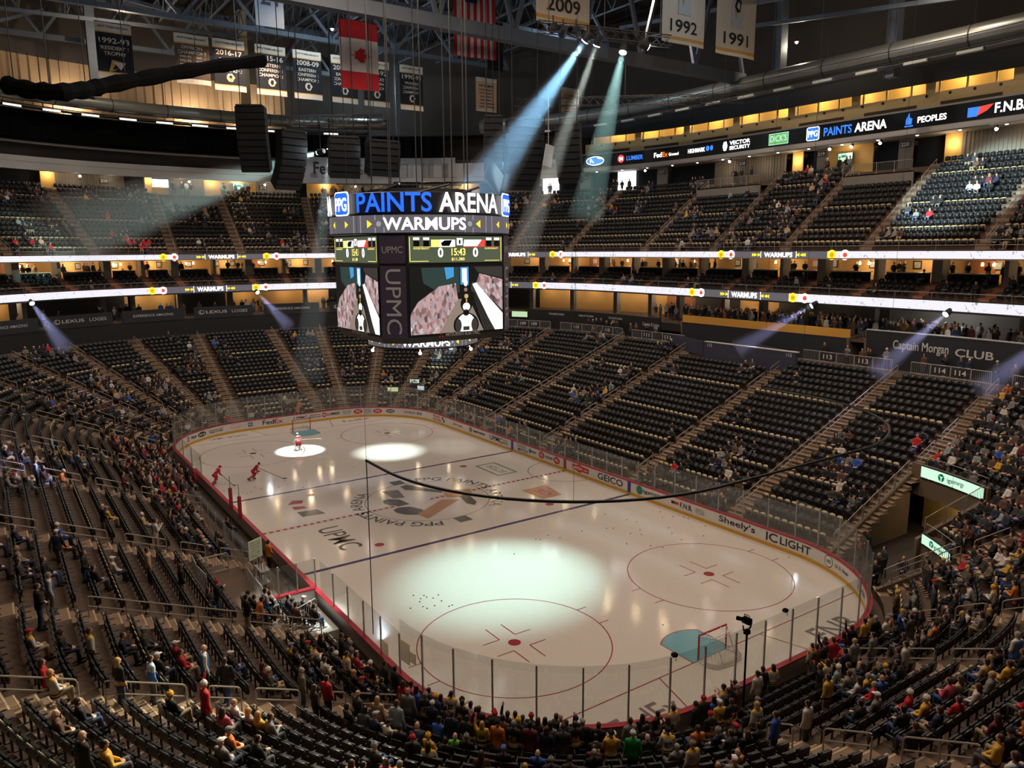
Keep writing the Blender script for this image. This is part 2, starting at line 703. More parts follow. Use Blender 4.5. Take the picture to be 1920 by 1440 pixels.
def on_board(s0, z0=.62, d=-.008):
    def fn(u, v):
        x, y, nx, ny = at(0, s0 + u)
        return (x + nx * d, y + ny * d, z0 + v)
    return fn


def disc(mb, s, z, rx, rz, mi=0, d=-.006, n=20):
    f = on_board(s, z, d)
    mb.poly([f(rx * math.cos(-2 * PI * i / n), rz * math.sin(-2 * PI * i / n)) for i in range(n)], mi)


def bar(mb, s, z, w, h, mi=0, d=-.006):
    f = on_board(s, z, d)
    mb.poly([f(-w / 2, -h / 2), f(-w / 2, h / 2), f(w / 2, h / 2), f(w / 2, -h / 2)], mi)


AD = [INK, INK_G, INK_R, INK_B, INK_GR, INK_W, INK_O, INK_NAVY]


def advert(items):
    mb = MB()
    for q, it in enumerate(items):
        k = it[0]
        if k == 't':
            _, s, txt, w, h, mi = it[:6]
            dz = it[6] if len(it) > 6 else 0
            mb.text(txt, on_board(s, .62 + dz, -.012 - .005 * q), w, h, mi, .016)
        elif k == 'd':
            _, s, rx, rz, mi = it[:5]
            disc(mb, s, .62, rx, rz, mi, -.006 - .005 * q)
        else:
            _, s, w, h, mi = it[:5]
            bar(mb, s, .62 + (it[5] if len(it) > 5 else 0), w, h, mi, -.006 - .005 * q)
    mb.build('advert', AD, DB)


advert([('b', 49.95, .34, .46, 0), ('t', 49.95, 'B', .2, .28, 5), ('t', 50.85, 'App', .9, .36, 0)])
advert([('d', 52.05, .55, .25, 0), ('t', 52.05, 'Ford', .7, .24, 5)])
advert([('t', 53.8, 'NEIGHBORHOOD', 1.7, .14, 1, .1), ('t', 53.8, 'FORD STORE', 1.5, .15, 0, -.1)])
advert([('d', 56.05, .55, .24, 2), ('d', 56.05, .5, .2, 5), ('t', 56.05, 'dobbs', .75, .2, 2)])
advert([('t', 56.95, 'BY', .2, .12, 1), ('b', 57.5, .5, .4, 3), ('t', 57.5, 'PPG', .4, .22, 5)])
advert([('t', 59.35, 'Fed', 1.2, .48, 7), ('t', 60.45, 'Ex', .9, .48, 2)])
advert([('t', 62.8, 'UPMC', 1.5, .36, 0)])
advert([('t', 64.4, 'SPORTS', 1.2, .15, 0, .11), ('t', 64.4, 'MEDICINE', 1.3, .15, 0, -.11)])
advert([('d', 65.45, .26, .26, 2), ('t', 65.45, '84', .3, .26, 5), ('t', 66.5, 'LUMBER', 1.4, .3, 0)])
advert([('t', 67.95, 'YOUR HOME', 1.0, .1, 1, .14), ('t', 67.95, 'TEAM WINS', 1.0, .1, 1, 0), ('t', 67.95, 'BUILDS', .7, .1, 1, -.14)])
advert([('d', 69.2, .5, .26, 2), ('t', 69.2, 'DQ', .5, .3, 5)])
advert([('t', 70.3, 'LIGHT', .7, .13, 3, .16), ('t', 70.3, 'UP THE', .7, .13, 3, 0), ('t', 70.3, 'GOOD', .7, .13, 3, -.16)])
advert([('d', 71.35, .5, .26, 2), ('t', 71.35, 'DQ', .5, .3, 5)])
advert([('d', 72.8, .5, .2, 7), ('t', 72.8, 'WINGS', .7, .2, 5)])
advert([('t', 75.2, 'HIGHMARK', 1.6, .28, 1), ('d', 76.3, .17, .17, 1), ('d', 76.7, .14, .17, 1)])
advert([('t', 79.5, 'Advance', 1.5, .24, 2, .16), ('t', 79.6, 'Auto Parts', 1.7, .24, 2, -.16), ('b', 80.8, .25, .25, 0, .12), ('b', 81.05, .25, .25, 0, -.12)])
advert([('t', 83.9, 'giant eagle', 1.9, .28, 2)])
advert([('d', 86.4, .28, .28, 1), ('t', 88.0, 'Jagermeister', 2.2, .34, 0)])
advert([('t', 91.0, 'UPMC', 2.2, .46, 0), ('t', 92.55, 'LIFE', .7, .1, 1, .15), ('t', 92.6, 'CHANGING', .9, .1, 1, 0), ('t', 92.6, 'MEDICINE', .9, .1, 0, -.15)])
advert([('t', 95.2, '50/50', 1.4, .25, 1, .15), ('t', 95.4, 'MATCH', 1.5, .28, 3, -.17)])
advert([('d', 96.5, .2, .2, 4), ('t', 97.0, 'wcoss', .8, .2, 0)])
advert([('d', 98.2, .42, .3, 2), ('t', 98.2, 'DQ', .45, .3, 5), ('t', 99.3, 'BLIZZARD', 1.0, .2, 0), ('d', 100.35, .42, .3, 2), ('t', 100.35, 'DQ', .45, .3, 5)])
advert([('b', 103.5, 2.1, .42, 2), ('d', 103.35, .42, .34, 2), ('t', 103.15, 'getGo', 1.2, .34, 5), ('t', 104.15, 'cafe', .5, .14, 5)])
advert([('t', 107.1, 'GEICO', 2.9, .52, 7)])
advert([('d', 110.35, .34, .34, 4), ('t', 111.1, 'igs', .7, .34, 7), ('t', 112.05, 'energy', 1.15, .3, 1)])
advert([('b', 114.0, .5, .2, 2), ('b', 113.7, .3, .2, 0), ('t', 114.95, 'F.N.B.', 1.1, .36, 0), ('t', 116.2, 'OFFICIAL', .8, .08, 1, .14), ('t', 116.2, 'PARTNER', .8, .08, 1, 0), ('t', 116.2, 'OF TEAM', .8, .08, 1, -.14)])
advert([('t', 119.3, "Sheely's", 2.9, .55, 0)])
advert([('t', 122.0, 'IC', .85, .55, 0)])
advert([('t', 123.7, 'LIGHT', 2.2, .5, 0)])
advert([('d', 126.25, .36, .36, 0), ('d', 126.25, .31, .31, 5), ('t', 126.25, 'USS', .44, .22, 0), ('t', 127.5, 'U. S. Steel', 1.3, .2, 0)])
advert([('b', 129.6, .44, .5, 0), ('b', 129.6, .36, .42, 5), ('t', 129.6, 'B', .2, .28, 0), ('t', 130.5, 'App', .8, .34, 0)])

# ------------------------------------------------------------------ glass
M_GLASS = bpy.data.materials.new('rink_glass')
M_GLASS.use_nodes = True
nt = M_GLASS.node_tree
nt.nodes.clear()
out = nt.nodes.new('ShaderNodeOutputMaterial')
tr = nt.nodes.new('ShaderNodeBsdfTransparent')
tr.inputs[0].default_value = (.93, .95, .94, 1)
gl = nt.nodes.new('ShaderNodeBsdfGlossy')
gl.inputs['Roughness'].default_value = 0.03
df = nt.nodes.new('ShaderNodeBsdfDiffuse')
df.inputs[0].default_value = (.6, .6, .58, 1)
m1 = nt.nodes.new('ShaderNodeMixShader')
m2 = nt.nodes.new('ShaderNodeMixShader')
m1.inputs[0].default_value = 0.05
nt.links.new(tr.outputs[0], m1.inputs[1])
nt.links.new(df.outputs[0], m1.inputs[2])
m2.inputs[0].default_value = 0.045
nt.links.new(m1.outputs[0], m2.inputs[1])
nt.links.new(gl.outputs[0], m2.inputs[2])
nt.links.new(m2.outputs[0], out.inputs[0])
STEEL = mat('stanchion_steel', (176, 174, 176), 0.4, 0.25)
STEEL_D = mat('rail_steel', (176, 166, 154), 0.4, 0.35)


def glass_run(s0, s1, n, h, where, post=True, d=.06):
    st = (s1 - s0) / n
    ztop = 1.07 + h
    for i in range(n):
        a, b = s0 + i * st, s0 + (i + 1) * st
        L = arc(d, ring(d)[2][-1] * a / LTOT, ring(d)[2][-1] * b / LTOT, .9)
        mb = MB()
        rings = [[(x, y, 1.07), (x, y, ztop), (x + nx * .016, y + ny * .016, ztop), (x + nx * .016, y + ny * .016, 1.07)] for x, y, nx, ny in L]
        mb.loft(rings, 0, True, True)
        o = mb.build('glass_pane', M_GLASS, label='clear glass pane, %s %s, %s' % (nth(i + 1), where[1], where[0]), cat='glass pane', group='panes of the rink glass')
        if post:
            x, y, nx, ny = L[0]
            p = MB()
            p.box((x + nx * .05, y + ny * .05, 1.0 + (h + .05) / 2), (.06, .06, h + .05), math.atan2(ny, nx))
            p.build('post', STEEL, o)


CYL = 1.83
sA = s_of(0, 12.4, 12.95)
sB = s_of(0, 8.9, -12.95)
glass_run(sA, 43.9, 3, 1.62, ('before the far curve', 'from the benches'))
glass_run(43.9, s_of(0, 30.48, 4.42), 8, 2.35, ('on the far curve', 'from the benches'))
glass_run(s_of(0, 30.48, 4.42), s_of(0, 30.48, -4.42), 5, 2.35, ('on the straight far end', 'from the bench side'))
glass_run(s_of(0, 30.48, -4.42), s_of(0, 21.95, -12.95), 8, 2.35, ('on the far curve by the chequered advert', 'from the far goal'))
glass_run(s_of(0, 21.95, -12.95), sB, 7, 1.95, ('before the far blue stripe', 'from the far curve'))
glass_run(sB, s_of(0, -10.2, -12.95), 11, 1.65, ('opposite the benches', 'from the far blue stripe'))
glass_run(s_of(0, -10.2, -12.95), s_of(0, -21.95, -12.95), 6, 1.95, ('over the black script adverts', 'from the near blue stripe'))
glass_run(s_of(0, -21.95, -12.95), s_of(0, -30.48, -4.42), 8, 2.35, ('on the curve by the tunnel', 'from the black script adverts'))
glass_run(s_of(0, -30.48, -4.42), s_of(0, -30.48, 4.42), 5, 2.35, ('behind the near goal', 'from the tunnel side'))
glass_run(s_of(0, -30.48, 4.42), LTOT - 1e-4, 8, 2.35, ('on the near curve where fans stand', 'from the goal'))
glass_run(1e-6, s_of(0, -12.9, 12.95), 5, 1.75, ('beside the bench gate', 'from the near curve'))

# ------------------------------------------------------------------ goals
GOAL_RED = mat('goal_red', (170, 34, 40), 0.4)
GOAL_WHITE = mat('goal_white', (225, 220, 214), 0.5)
M_NET = bpy.data.materials.new('net_cord')
M_NET.use_nodes = True
nb = M_NET.node_tree.nodes['Principled BSDF']
nb.inputs['Base Color'].default_value = (.75, .72, .68, 1)
nb.inputs['Roughness'].default_value = .8


def net_mb(quads, step, r):
    """knotted cord mesh across quads given by four corners"""
    mb = MB()
    for A, B, C_, D in quads:
        A, B, C_, D = map(Vector, (A, B, C_, D))
        nu = max(2, int((B - A).length / step))
        nv = max(2, int((D - A).length / step))
        for i in range(nu + 1):
            t = i / nu
            mb.tube([A.lerp(B, t), D.lerp(C_, t)], r, 3, caps=False)
        for j in range(nv + 1):
            t = j / nv
            mb.tube([A.lerp(D, t), B.lerp(C_, t)], r, 3, caps=False)
    return mb


def goal(sx, label):
    x0 = sx * 27.13
    root = empty('hockey_goal', (x0, 0, 0), label, 'goal', 'hockey goals')
    mb = MB()
    mb.tube([(x0, .915, 0), (x0, .915, 1.2), (x0, .9, 1.22), (x0, -.9, 1.22), (x0, -.915, 1.2), (x0, -.915, 0)], .045, 8)
    mb.build('goal_posts', GOAL_RED, root)
    mb = MB()
    base = [(x0, .915, .03), (x0 + sx * .55, 1.05, .03), (x0 + sx * 1.0, .8, .03), (x0 + sx * 1.12, 0, .03), (x0 + sx * 1.0, -.8, .03), (x0 + sx * .55, -1.05, .03), (x0, -.915, .03)]
    mb.tube(base, .04, 6)
    for y in (.45, -.45):
        mb.tube([(x0, y, 1.22), (x0 + sx * .5, y, 1.18), (x0 + sx * 1.06, y, .06)], .03, 6)
    mb.tube([(x0, .9, 1.2), (x0 + sx * .5, .6, 1.18), (x0 + sx * .5, -.6, 1.18), (x0, -.9, 1.2)], .025, 6)
    mb.build('goal_frame', GOAL_WHITE, root)
    top = [(x0, .9, 1.2), (x0 + sx * .5, .6, 1.17), (x0 + sx * .5, -.6, 1.17), (x0, -.9, 1.2)]
    q = [(top[0], top[1], top[2], top[3])]
    q.append((top[1], top[2], base[4], base[2]))
    q.append((top[0], top[1], base[2], base[0]))
    q.append((top[3], top[2], base[4], base[6]))
    net_mb(q, .12, .006).build('net', M_NET, root)
    mb = MB()
    rings = [[(p[0], p[1], 0.01), (p[0], p[1], .22)] for p in base[1:-1]]
    mb.loft(rings)
    mb.build('skirt', GOAL_WHITE, root)
    return root


goal(-1, 'red and white hockey goal at the blue crease nearest the standing crowd')
goal(1, 'hockey goal in front of the far end boards behind the goaltender')

# ------------------------------------------------------------------ pucks
RUBBER = mat('puck_rubber', (14, 14, 16), 0.6)
PUCKS = [(-13.83, 8.31), (-14.16, 7.85), (-14.4, 8.17), (-14.7, 8.39), (-14.41, 7.82), (-14.72, 7.6), (-14.54, 7.18), (-15.08, 9.12), (-15.29, 8.51), (-15.58, 8.42), (-15.53, 7.96), (-15.26, 7.39), (-16.02, 7.37), (-16.01, 7.18), (-12.25, 0.67), (-16.74, -7.4), (-11.28, -2.02), (-11.05, -1.85), (-11.79, -3.21), (-10.13, -8.5), (-11.79, -8.97), (-12.49, -9.25), (-12.48, -7.14), (-12.21, -6.77), (-13.72, -8.37), (-13.85, -7.39), (-14.4, -7.85), (-11.65, -5.14), (-10.98, -2.88), (-14.53, -10.19), (-11.95, -12.0), (-12.82, -11.33), (-13.17, -12.01), (-13.68, -12.5), (-14.01, -12.6), (-15.73, -12.39), (-16.84, -10.95), (-16.48, -9.33), (-15.34, -9.65), (-16.09, -7.0), (-15.0, -6.0), (-22.2, -12.4), (10.66, 11.44), (9.7, 10.78), (10.95, 11.85), (9.49, 11.16), (9.23, 10.6), (9.47, 10.24), (10.51, 9.61), (9.8, 9.33), (9.41, 8.08), (10.79, 7.11), (9.88, 7.2), (10.01, 6.51), (9.67, 5.79), (8.31, 6.54), (11.82, 4.16), (12.34, 3.26), (12.29, 2.9), (13.38, 3.58), (11.45, 2.57), (11.34, 1.03), (12.67, -0.28), (13.71, -1.24), (8.43, 4.31), (7.61, 10.93), (-26.0, 1.37), (-23.84, -0.21)]
mb = MB()
mb.lathe((0, 0, 0), [(.036, 0), (.04, .006), (.04, .022), (.036, .028)], 14)
pk0 = mb.build('puck', RUBBER, local=True)
cnt = {}
for i, (x, y) in enumerate(PUCKS):
    o = pk0 if i == 0 else pk0.copy()
    if i:
        COL.objects.link(o)
    o.location = (x, y, .006)
    zone = {0: 'in the cluster before the bench gate', 1: 'spread between the near blue line and white boards', 2: 'on the far ice around the red skaters', 3: 'alone close to the blue goal crease'}[0 if i < 14 else 1 if i < 42 else 2 if i < 66 else 3]
    cnt[zone] = cnt.get(zone, 0) + 1
    tag(o, 'black puck %s, %s from the benches' % (zone, nth(cnt[zone])), 'puck', 'practice pucks on the ice')

# ================================================================== LOWER STAND
CONC = mat('stand_concrete', (92, 73, 60), 0.8, noise=0.25, nscale=1.3)
CONC_W = mat('stair_concrete', (140, 114, 92), 0.8, noise=0.2, nscale=2.0)
NOSE = mat('stair_nosing', (196, 172, 140), 0.6)
NAVYWALL = mat('dark_wall', (40, 41, 48), 0.6)
NR = 22
RD = .86


def row_d(i):
    return 1.4 + RD * i


AIS = [('x', 1, -24), ('x', 1, -16.4), ('x', 1, -6.7), ('x', 1, 5.3), ('x', 1, 15.5), ('a', 1, 1, 73), ('a', 1, 1, 58), ('a', 1, 1, 44),
       ('a', 1, 1, 31), ('a', 1, 1, 17), ('y', 1, 4.9), ('y', 1, -4.0), ('a', 1, -1, 13), ('a', 1, -1, 28.4), ('a', 1, -1, 44),
       ('a', 1, -1, 59), ('a', 1, -1, 74), ('x', -1, 15.2), ('x', -1, 5.3), ('x', -1, -6.7), ('x', -1, -16.4), ('x', -1, -24),
       ('a', -1, -1, 47), ('a', -1, -1, 18.5), ('y', -1, -3), ('y', -1, 5.5)]
# how someone would point to each block of seats (block k lies between aisle k and the next one clockwise)
BLOCK = ['bench side block by the gate', 'bench side block above the gate', 'bench side middle block', 'bench side far block', 'last bench side block', 'far curve first block',
         'far curve second block', 'far curve third block', 'far curve fourth block', 'far end block by the curve', 'far end middle block', 'far end block by the goal sign', 'far right curve first block',
         'far right curve second block', 'far right curve third block', 'far right curve fourth block', 'block 110', 'block 111', 'block 112', 'block 113', 'block 114', 'tunnel block', 'block past the tunnel',
         'block behind the near goal', 'block beside the near goal', 'near corner block']
A_V0, A_V1, A_VM = ('x', -1, -24), ('a', -1, -1, 47), ('a', -1, -1, 61)   # tunnel mouth between these stops
VD_A, VD_B = 9.2, 4.7


def bowl_part(a0, a1, dmin, dmax, name):
    rows = [i for i in range(NR) if dmin - .01 <= row_d(i) <= dmax]
    prof_pts = []
    for i in rows:
        z = prof(row_d(i))
        prof_pts += [(row_d(i) - .5, z), (row_d(i) + .36, z)]
    if dmin < 1:
        prof_pts = [(.3, 0.02), (.9, 0.02)] + prof_pts
    if dmax > 20:
        prof_pts += [(row_d(NR - 1) + .36, 8.2), (31.0, 8.2)]
    d_ref = 10.0
    s0, s1 = aisle_s(a0, d_ref), aisle_s(a1, d_ref)
    if s1 <= s0:
        s1 += ring(d_ref)[2][-1]
    n = max(4, int((s1 - s0) / .9))
    rings = []
    for (d, z) in prof_pts:
        t0, t1 = aisle_s(a0, d), aisle_s(a1, d)
        if t1 <= t0:
            t1 += ring(d)[2][-1]
        rings.append([at(d, t0 + (t1 - t0) * k / n)[:2] + (z,) for k in range(n + 1)])
    mb = MB()
    mb.loft(rings)
    mb.f = [f[::-1] for f in mb.f]
    return mb.build(name, CONC, kind='structure')


for k in range(len(AIS)):
    a0, a1 = AIS[k], AIS[(k + 1) % len(AIS)]
    if k == 21:
        bowl_part(a0, A_VM, VD_A + .3, 99, 'floor_stand')
        bowl_part(A_VM, a1, VD_B + .3, 99, 'floor_stand')
    else:
        bowl_part(a0, a1, 0, 99, 'floor_stand')
# tunnel floor and its walls
mb = MB()
mb.poly([(-50, -40, .0), (50, -40, .0), (50, 40, .0), (-50, 40, .0)])
mb.f = [f for f in mb.f]
gf = mb.build('floor_ground', mat('ground_floor', (58, 50, 46), .8), kind='structure', origin=(0, 0, 0))
gf.location.z = -.03
V_CONC = mat('tunnel_concrete', (120, 102, 84), 0.8, noise=0.2, nscale=1.0)
mb = MB()
for a, dm in ((A_V0, VD_A + .2), (A_VM, VD_A + .2), (A_V1, VD_B + .2)):
    d0 = .9 if a != A_VM else VD_B
    n = 16
    rings = []
    for k in range(n + 1):
        d = d0 + (dm - d0) * k / n
        x, y, nx, ny = aisle_at(a, d)
        tx, ty = ny * .11, -nx * .11
        zt = prof(d) + .35
        rings.append([(x - tx, y - ty, 0), (x - tx, y - ty, zt), (x + tx, y + ty, zt), (x + tx, y + ty, 0)])
    mb.loft(rings, 0, True, True)
mb.build('wall_tunnel', V_CONC, kind='structure')
mb = MB()
s0, s1 = aisle_s(A_V0, VD_A + .3), aisle_s(A_VM, VD_A + .3)
wall(mb, VD_A + .3, s0, s1, 2.7, prof(VD_A + .3) + 1.0, .2)
wall(mb, VD_A + 2.2, aisle_s(A_V0, VD_A + 2.2), aisle_s(A_VM, VD_A + 2.2), 0, 3.4, .2, 1)
s0, s1 = aisle_s(A_VM, VD_B + .3), aisle_s(A_V1, VD_B + .3)
wall(mb, VD_B + .3, s0, s1, 0, prof(VD_B + .3) + .45, .2)
mb.build('wall_portal', [V_CONC, mat('portal_wall', (196, 160, 92), .7)], kind='structure')


# ------------------------------------------------------------------ aisle stairs
for k, a in enumerate(AIS):
    if not any(in_frame(*aisle_at(a, d)[:2], prof(d)) for d in (2, 6, 10, 14, 18)):
        continue
    mb = MB()
    for i in range(NR):
        d, z = row_d(i), prof(row_d(i))
        if k == 21 and d < 1.2:
            continue
        for dd, zz, dep in ((d + .36 - .15, z, .30), (d - .07, z - .172, .001)):
            if dep > .01:
                x, y, nx, ny = aisle_at(a, dd)
                mb.box((x, y, zz + .086), (dep, 1.16, .172), math.atan2(ny, nx))
                x, y, nx, ny = aisle_at(a, d + .36 - .28)
                mb.box((x, y, zz + .175), (.05, 1.16, .01), math.atan2(ny, nx), 1)
        x, y, nx, ny = aisle_at(a, d - .46)
        mb.box((x, y, z + .006), (.06, 1.16, .012), math.atan2(ny, nx), 1)
        x, y, nx, ny = aisle_at(a, d - .07)
        mb.box((x, y, z + .003), (.84, 1.16, .006), math.atan2(ny, nx))
    mb.build('stairs_aisle', [CONC_W, NOSE], kind='structure')

# ------------------------------------------------------------------ seats
SEAT_BLK = mat('seat_black', (34, 35, 38), 0.38)
SEAT_TAN = mat('seat_tan', (196, 172, 128), 0.45)
SEAT_ARM = mat('seat_arm', (52, 52, 54), 0.3)
SEAT_LEG = mat('seat_bracket', (40, 40, 42), 0.5)


def seat_part(kind):
    mb = MB()
    if kind == 'backrest':
        prof_ = [(-.235, .44), (-.235, .60), (-.235, .72), (-.215, .80), (-.17, .85), (-.09, .875), (0, .88), (.09, .875), (.17, .85), (.215, .80), (.235, .72), (.235, .60), (.235, .44)]
        fr, bk = [], []
        for y, z in prof_:
            curve = .06 * (1 - (y / .24) ** 2)
            x = -.17 - .10 * (z - .44) - curve
            fr.append((x + .02, y, z))
            bk.append((x - .02, y, z))
        n = len(fr)
        mid = [(-.2, 0, .44), (-.26, 0, .44)]
        vs = fr + bk
        fs = [(i, i + n, (i + 1) % n + n, (i + 1) % n) for i in range(n)]
        fs += [(n // 2 - k - 1, n // 2 - k, n // 2 + k, n // 2 + k + 1) if k else (n // 2 - 1, n // 2, n // 2 + 1) for k in range(0, n // 2)]
        fs += [tuple(reversed([i + n for i in f])) for f in fs[n:]]
        mb.add(vs, fs)
        mb.m = [0] * n + [1] * (n // 2) + [0] * (n // 2)
    elif kind == 'seat_pan':       # tipped up
        mb.box((-.105, 0, .60), (.055, .42, .36), 0, 0)
        mb.box((-.075, 0, .62), (.03, .36, .28), 0, 0)
    elif kind == 'armrest':
        mb.box((-.06, .265, .655), (.34, .045, .03))
        mb.box((-.17, .265, .56), (.045, .03, .18))
    else:
        mb.box((-.16, .265, .24), (.06, .03, .48))
        mb.box((-.12, .265, .015), (.2, .05, .03))
        mb.box((-.15, .1, .43), (.05, .33, .04))
    return mb


SEATS = []         # (x, y, z, rz, tan?, block, row, number from aisle)
TAN_ROWS = {0, 2, 5, 9, 15}
SPACING = .545
for k in range(len(AIS)):
    a0, a1 = AIS[k], AIS[(k + 1) % len(AIS)]
    for i in range(NR):
        d, z = row_d(i), prof(row_d(i))
        lim = [(a0, a1)]
        if k == 21:
            lim = []
            if d > VD_A + .6:
                lim = [(a0, a1)]
            elif d > VD_B + .6:
                lim = [(A_VM, a1)]
        for b0, b1 in lim:
            s0, s1 = aisle_s(b0, d), aisle_s(b1, d)
            if s1 <= s0:
                s1 += ring(d)[2][-1]
            s0 += .68
            s1 -= .68
            n = int((s1 - s0) / SPACING)
            off = ((s1 - s0) - n * SPACING) / 2
            for j in range(n):
                x, y, nx, ny = at(d, s0 + off + (j + .5) * SPACING)
                # the players' bench side has no seats on the floor by the boards
                if y > 12 and -11 < x < 10 and i < 2:
                    continue
                if y > 12 and -13.6 < x < -7 and i < 4:
                    continue
                if k == 18 and i > 19:
                    continue
                if k in (11, 12) and i < 1:
                    continue
                SEATS.append((x, y, z, math.atan2(-ny, -nx), i in TAN_ROWS or (i == 1 and k in (9, 10, 11)), k, i, j + 1, n))
VIS = [s for s in SEATS if in_frame(s[0], s[1], s[2] + .5, 30)]
VIS.sort(key=lambda s: project(s[0], s[1], s[2])[2])

# ------------------------------------------------------------------ handrails
def rail_points(a, d0, d1, side=0.0, h=1.0):
    x0, y0, nx, ny = aisle_at(a, d0)
    x1, y1, mx, my = aisle_at(a, d1)
    return (x0 + ny * side, y0 - nx * side, prof(d0)), (x1 + my * side, y1 - mx * side, prof(d1))


def handrail(a, d0, d1, label, posts=2, h=.98, r=.028):
    p, q = rail_points(a, d0, d1)
    P, Q = Vector(p), Vector(q)
    up = Vector((0, 0, 1))
    t = (Q - P).normalized()
    c = .1
    mb = MB()
    mb.tube([P, P + up * (h - c), P + up * (h - .03) + t * .03, P + up * h + t * c, Q + up * h - t * c, Q + up * (h - .03) - t * .03, Q + up * (h - c), Q], r, 6)
    mb.tube([P + up * (h * .58), Q + up * (h * .58)], r * .85, 6)
    for i in range(1, posts - 1):
        m = P.lerp(Q, i / (posts - 1))
        mb.tube([m, m + up * h], r, 6)
    return mb.build('handrail', STEEL_D, label=label, cat='handrail', group='handrails of the stand stairs')


RAILS = []
for k, a in enumerate(AIS):
    if a in (('x', 1, -16.4), ('x', -1, 15.2), ('x', -1, -16.4)):
        RAILS.append((k, a, [(1.4, 10.6, 8), (11.1, 20.4, 8)] if a[1] > 0 else [(1.6, 20.4, 14)]))
    elif a == ('x', -1, -24):
        RAILS.append((k, a, [(10.2, 12.2, 2), (13, 15, 2), (15.8, 17.8, 2), (18.6, 20.4, 2)]))
    elif a == ('y', -1, 5.5):
        RAILS.append((k, a, [(1.6, 2.6, 2), (4.2, 5.3, 2), (6.5, 8.2, 2), (9.2, 11.4, 3), (12.6, 16.4, 3)]))
    elif a == ('x', 1, -24):
        RAILS.append((k, a, [(1.5, 3.1, 2), (3.6, 4.6, 2), (5.3, 6.8, 2), (7.3, 8.3, 2), (9.0, 11.3, 2), (12.0, 14.4, 2), (15.5, 18, 2)]))
    else:
        RAILS.append((k, a, [(1.7, 3.4, 2), (4.2, 5.4, 2), (6.1, 8.0, 2), (8.8, 10.9, 2), (11.7, 13.8, 2), (14.6, 16.7, 2), (17.5, 19.9, 2)]))
for k, a, segs in RAILS:
    vis = []
    for d0, d1, n in segs:
        x, y, _, _ = aisle_at(a, (d0 + d1) / 2)
        if in_frame(x, y, prof(d0) + 1, 40):
            vis.append((d0, d1, n))
    for j, (d0, d1, n) in enumerate(vis):
        handrail(a, d0, d1, 'grey steel handrail, stairs before the %s, %s up' % (BLOCK[k], nth(j + 1)), n)

# ------------------------------------------------------------------ barricades with block numbers along the back walkway
FENCE = mat('barricade_steel', (184, 180, 176), 0.45, 0.3)
PLATE = mat('number_plate', (52, 50, 50), 0.5)
PAPER = mat('number_white', (225, 220, 214), 0.6)


def barricade(d, s0, s1, z, label, number=None, h=.98):
    mb = MB()
    L = arc(d, s0, s1, 1.0)
    top = [(x, y, z + h) for x, y, _, _ in L]
    low = [(x, y, z + .12) for x, y, _, _ in L]
    mb.tube(top, .028, 5)
    mb.tube(low, .024, 5)
    for p in (L[0], L[-1]):
        mb.tube([(p[0], p[1], z - .12), (p[0], p[1], z + h)], .028, 5)
    o = mb.build('barricade', FENCE, label=label, cat='barricade', group='barricade panels along the walkway')
    mb = MB()
    n = max(3, int((s1 - s0) / .14))
    for i in range(1, n):
        x, y, _, _ = at(d, s0 + (s1 - s0) * i / n)
        mb.tube([(x, y, z + .12), (x, y, z + h)], .011, 4, caps=False)
    mb.build('bars', FENCE, o)
    if number:
        x, y, nx, ny = at(d, (s0 + s1) / 2)
        mb = MB()
        w = (s1 - s0) * .86
        f0 = lambda u, v: (x - nx * .03 + ny * u, y - ny * .03 - nx * u, z + .58 + v)
        mb.prism([(-w / 2, -.3), (-w / 2, .3), (w / 2, .3), (w / 2, -.3)], lambda u, v, q: (f0(u, v)[0] + nx * q, f0(u, v)[1] + ny * q, f0(u, v)[2]), .02)
        mb.text(number, lambda u, v: (x - nx * .036 + ny * u, y - ny * .036 - nx * u, z + .58 + v), .86, .4, 1, .02)
        mb.build('number_plate', [PLATE, PAPER], o)
    return o


def barricade_line(d, s0, s1, z, where, number=None, num_at=(1,), step=1.62):
    n = max(2, int(round((s1 - s0) / step)))
    w = (s1 - s0) / n
    for i in range(n):
        a = s0 + i * w
        num = number if number and (i in num_at or (i - n) in num_at) else None
        barricade(d, a + .03, a + w - .03, z, 'pale steel barricade panel %s, %s panel %s' % ('with number plate' if num else 'with upright bars', nth(i + 1), where), num)


DF = 20.9
for a0, a1, num in ((('a', 1, -1, 59), ('a', 1, -1, 74), '109'), (('a', 1, -1, 74), ('x', -1, 15.2), '110'), (('x', -1, 15.2), ('x', -1, 5.3), '111'), (('x', -1, -6.7), ('x', -1, -16.4), '113'),
                    (('x', -1, -16.4), ('x', -1, -24), '114'), (('x', -1, -24), ('a', -1, -1, 47), '115')):
    barricade_line(DF, aisle_s(a0, DF) + .75, aisle_s(a1, DF) - (1.3 if num == '111' else .75), 8.35, 'behind block %s' % num, num, (1, -2))

# block 112: a boxed platform in place of the top rows
mb = MB()
s0, s1 = aisle_s(('x', -1, 5.3), 19.6) + .8, aisle_s(('x', -1, -6.7), 19.6) - .8
wall(mb, 18.7, s0, s1, 6.9, 9.3, .2)
wall(mb, 18.66, s0, s1, 9.28, 9.36, .34, 1)
x, y, nx, ny = at(18.7, s0 + .7)
for sx in (s0 + .75, s1 - .75):
    x, y, nx, ny = at(18.68, sx)
    mb.text('112', lambda u, v, x=x, y=y, nx=nx, ny=ny: (x - nx * .02 + ny * u, y - ny * .02 - nx * u, 9.02 + v), .55, .3, 1, .02)
for ss in (s0, s1):
    x0, y0, nx, ny = at(18.7, ss)
    x1, y1, _, _ = at(21.5, ss)
    mb.beam((x0, y0, 8.6), (x1, y1, 8.6), .2, 1.4)
mb.build('wall_platform', [mat('platform_wall', (62, 62, 82), .6), PAPER], kind='structure')

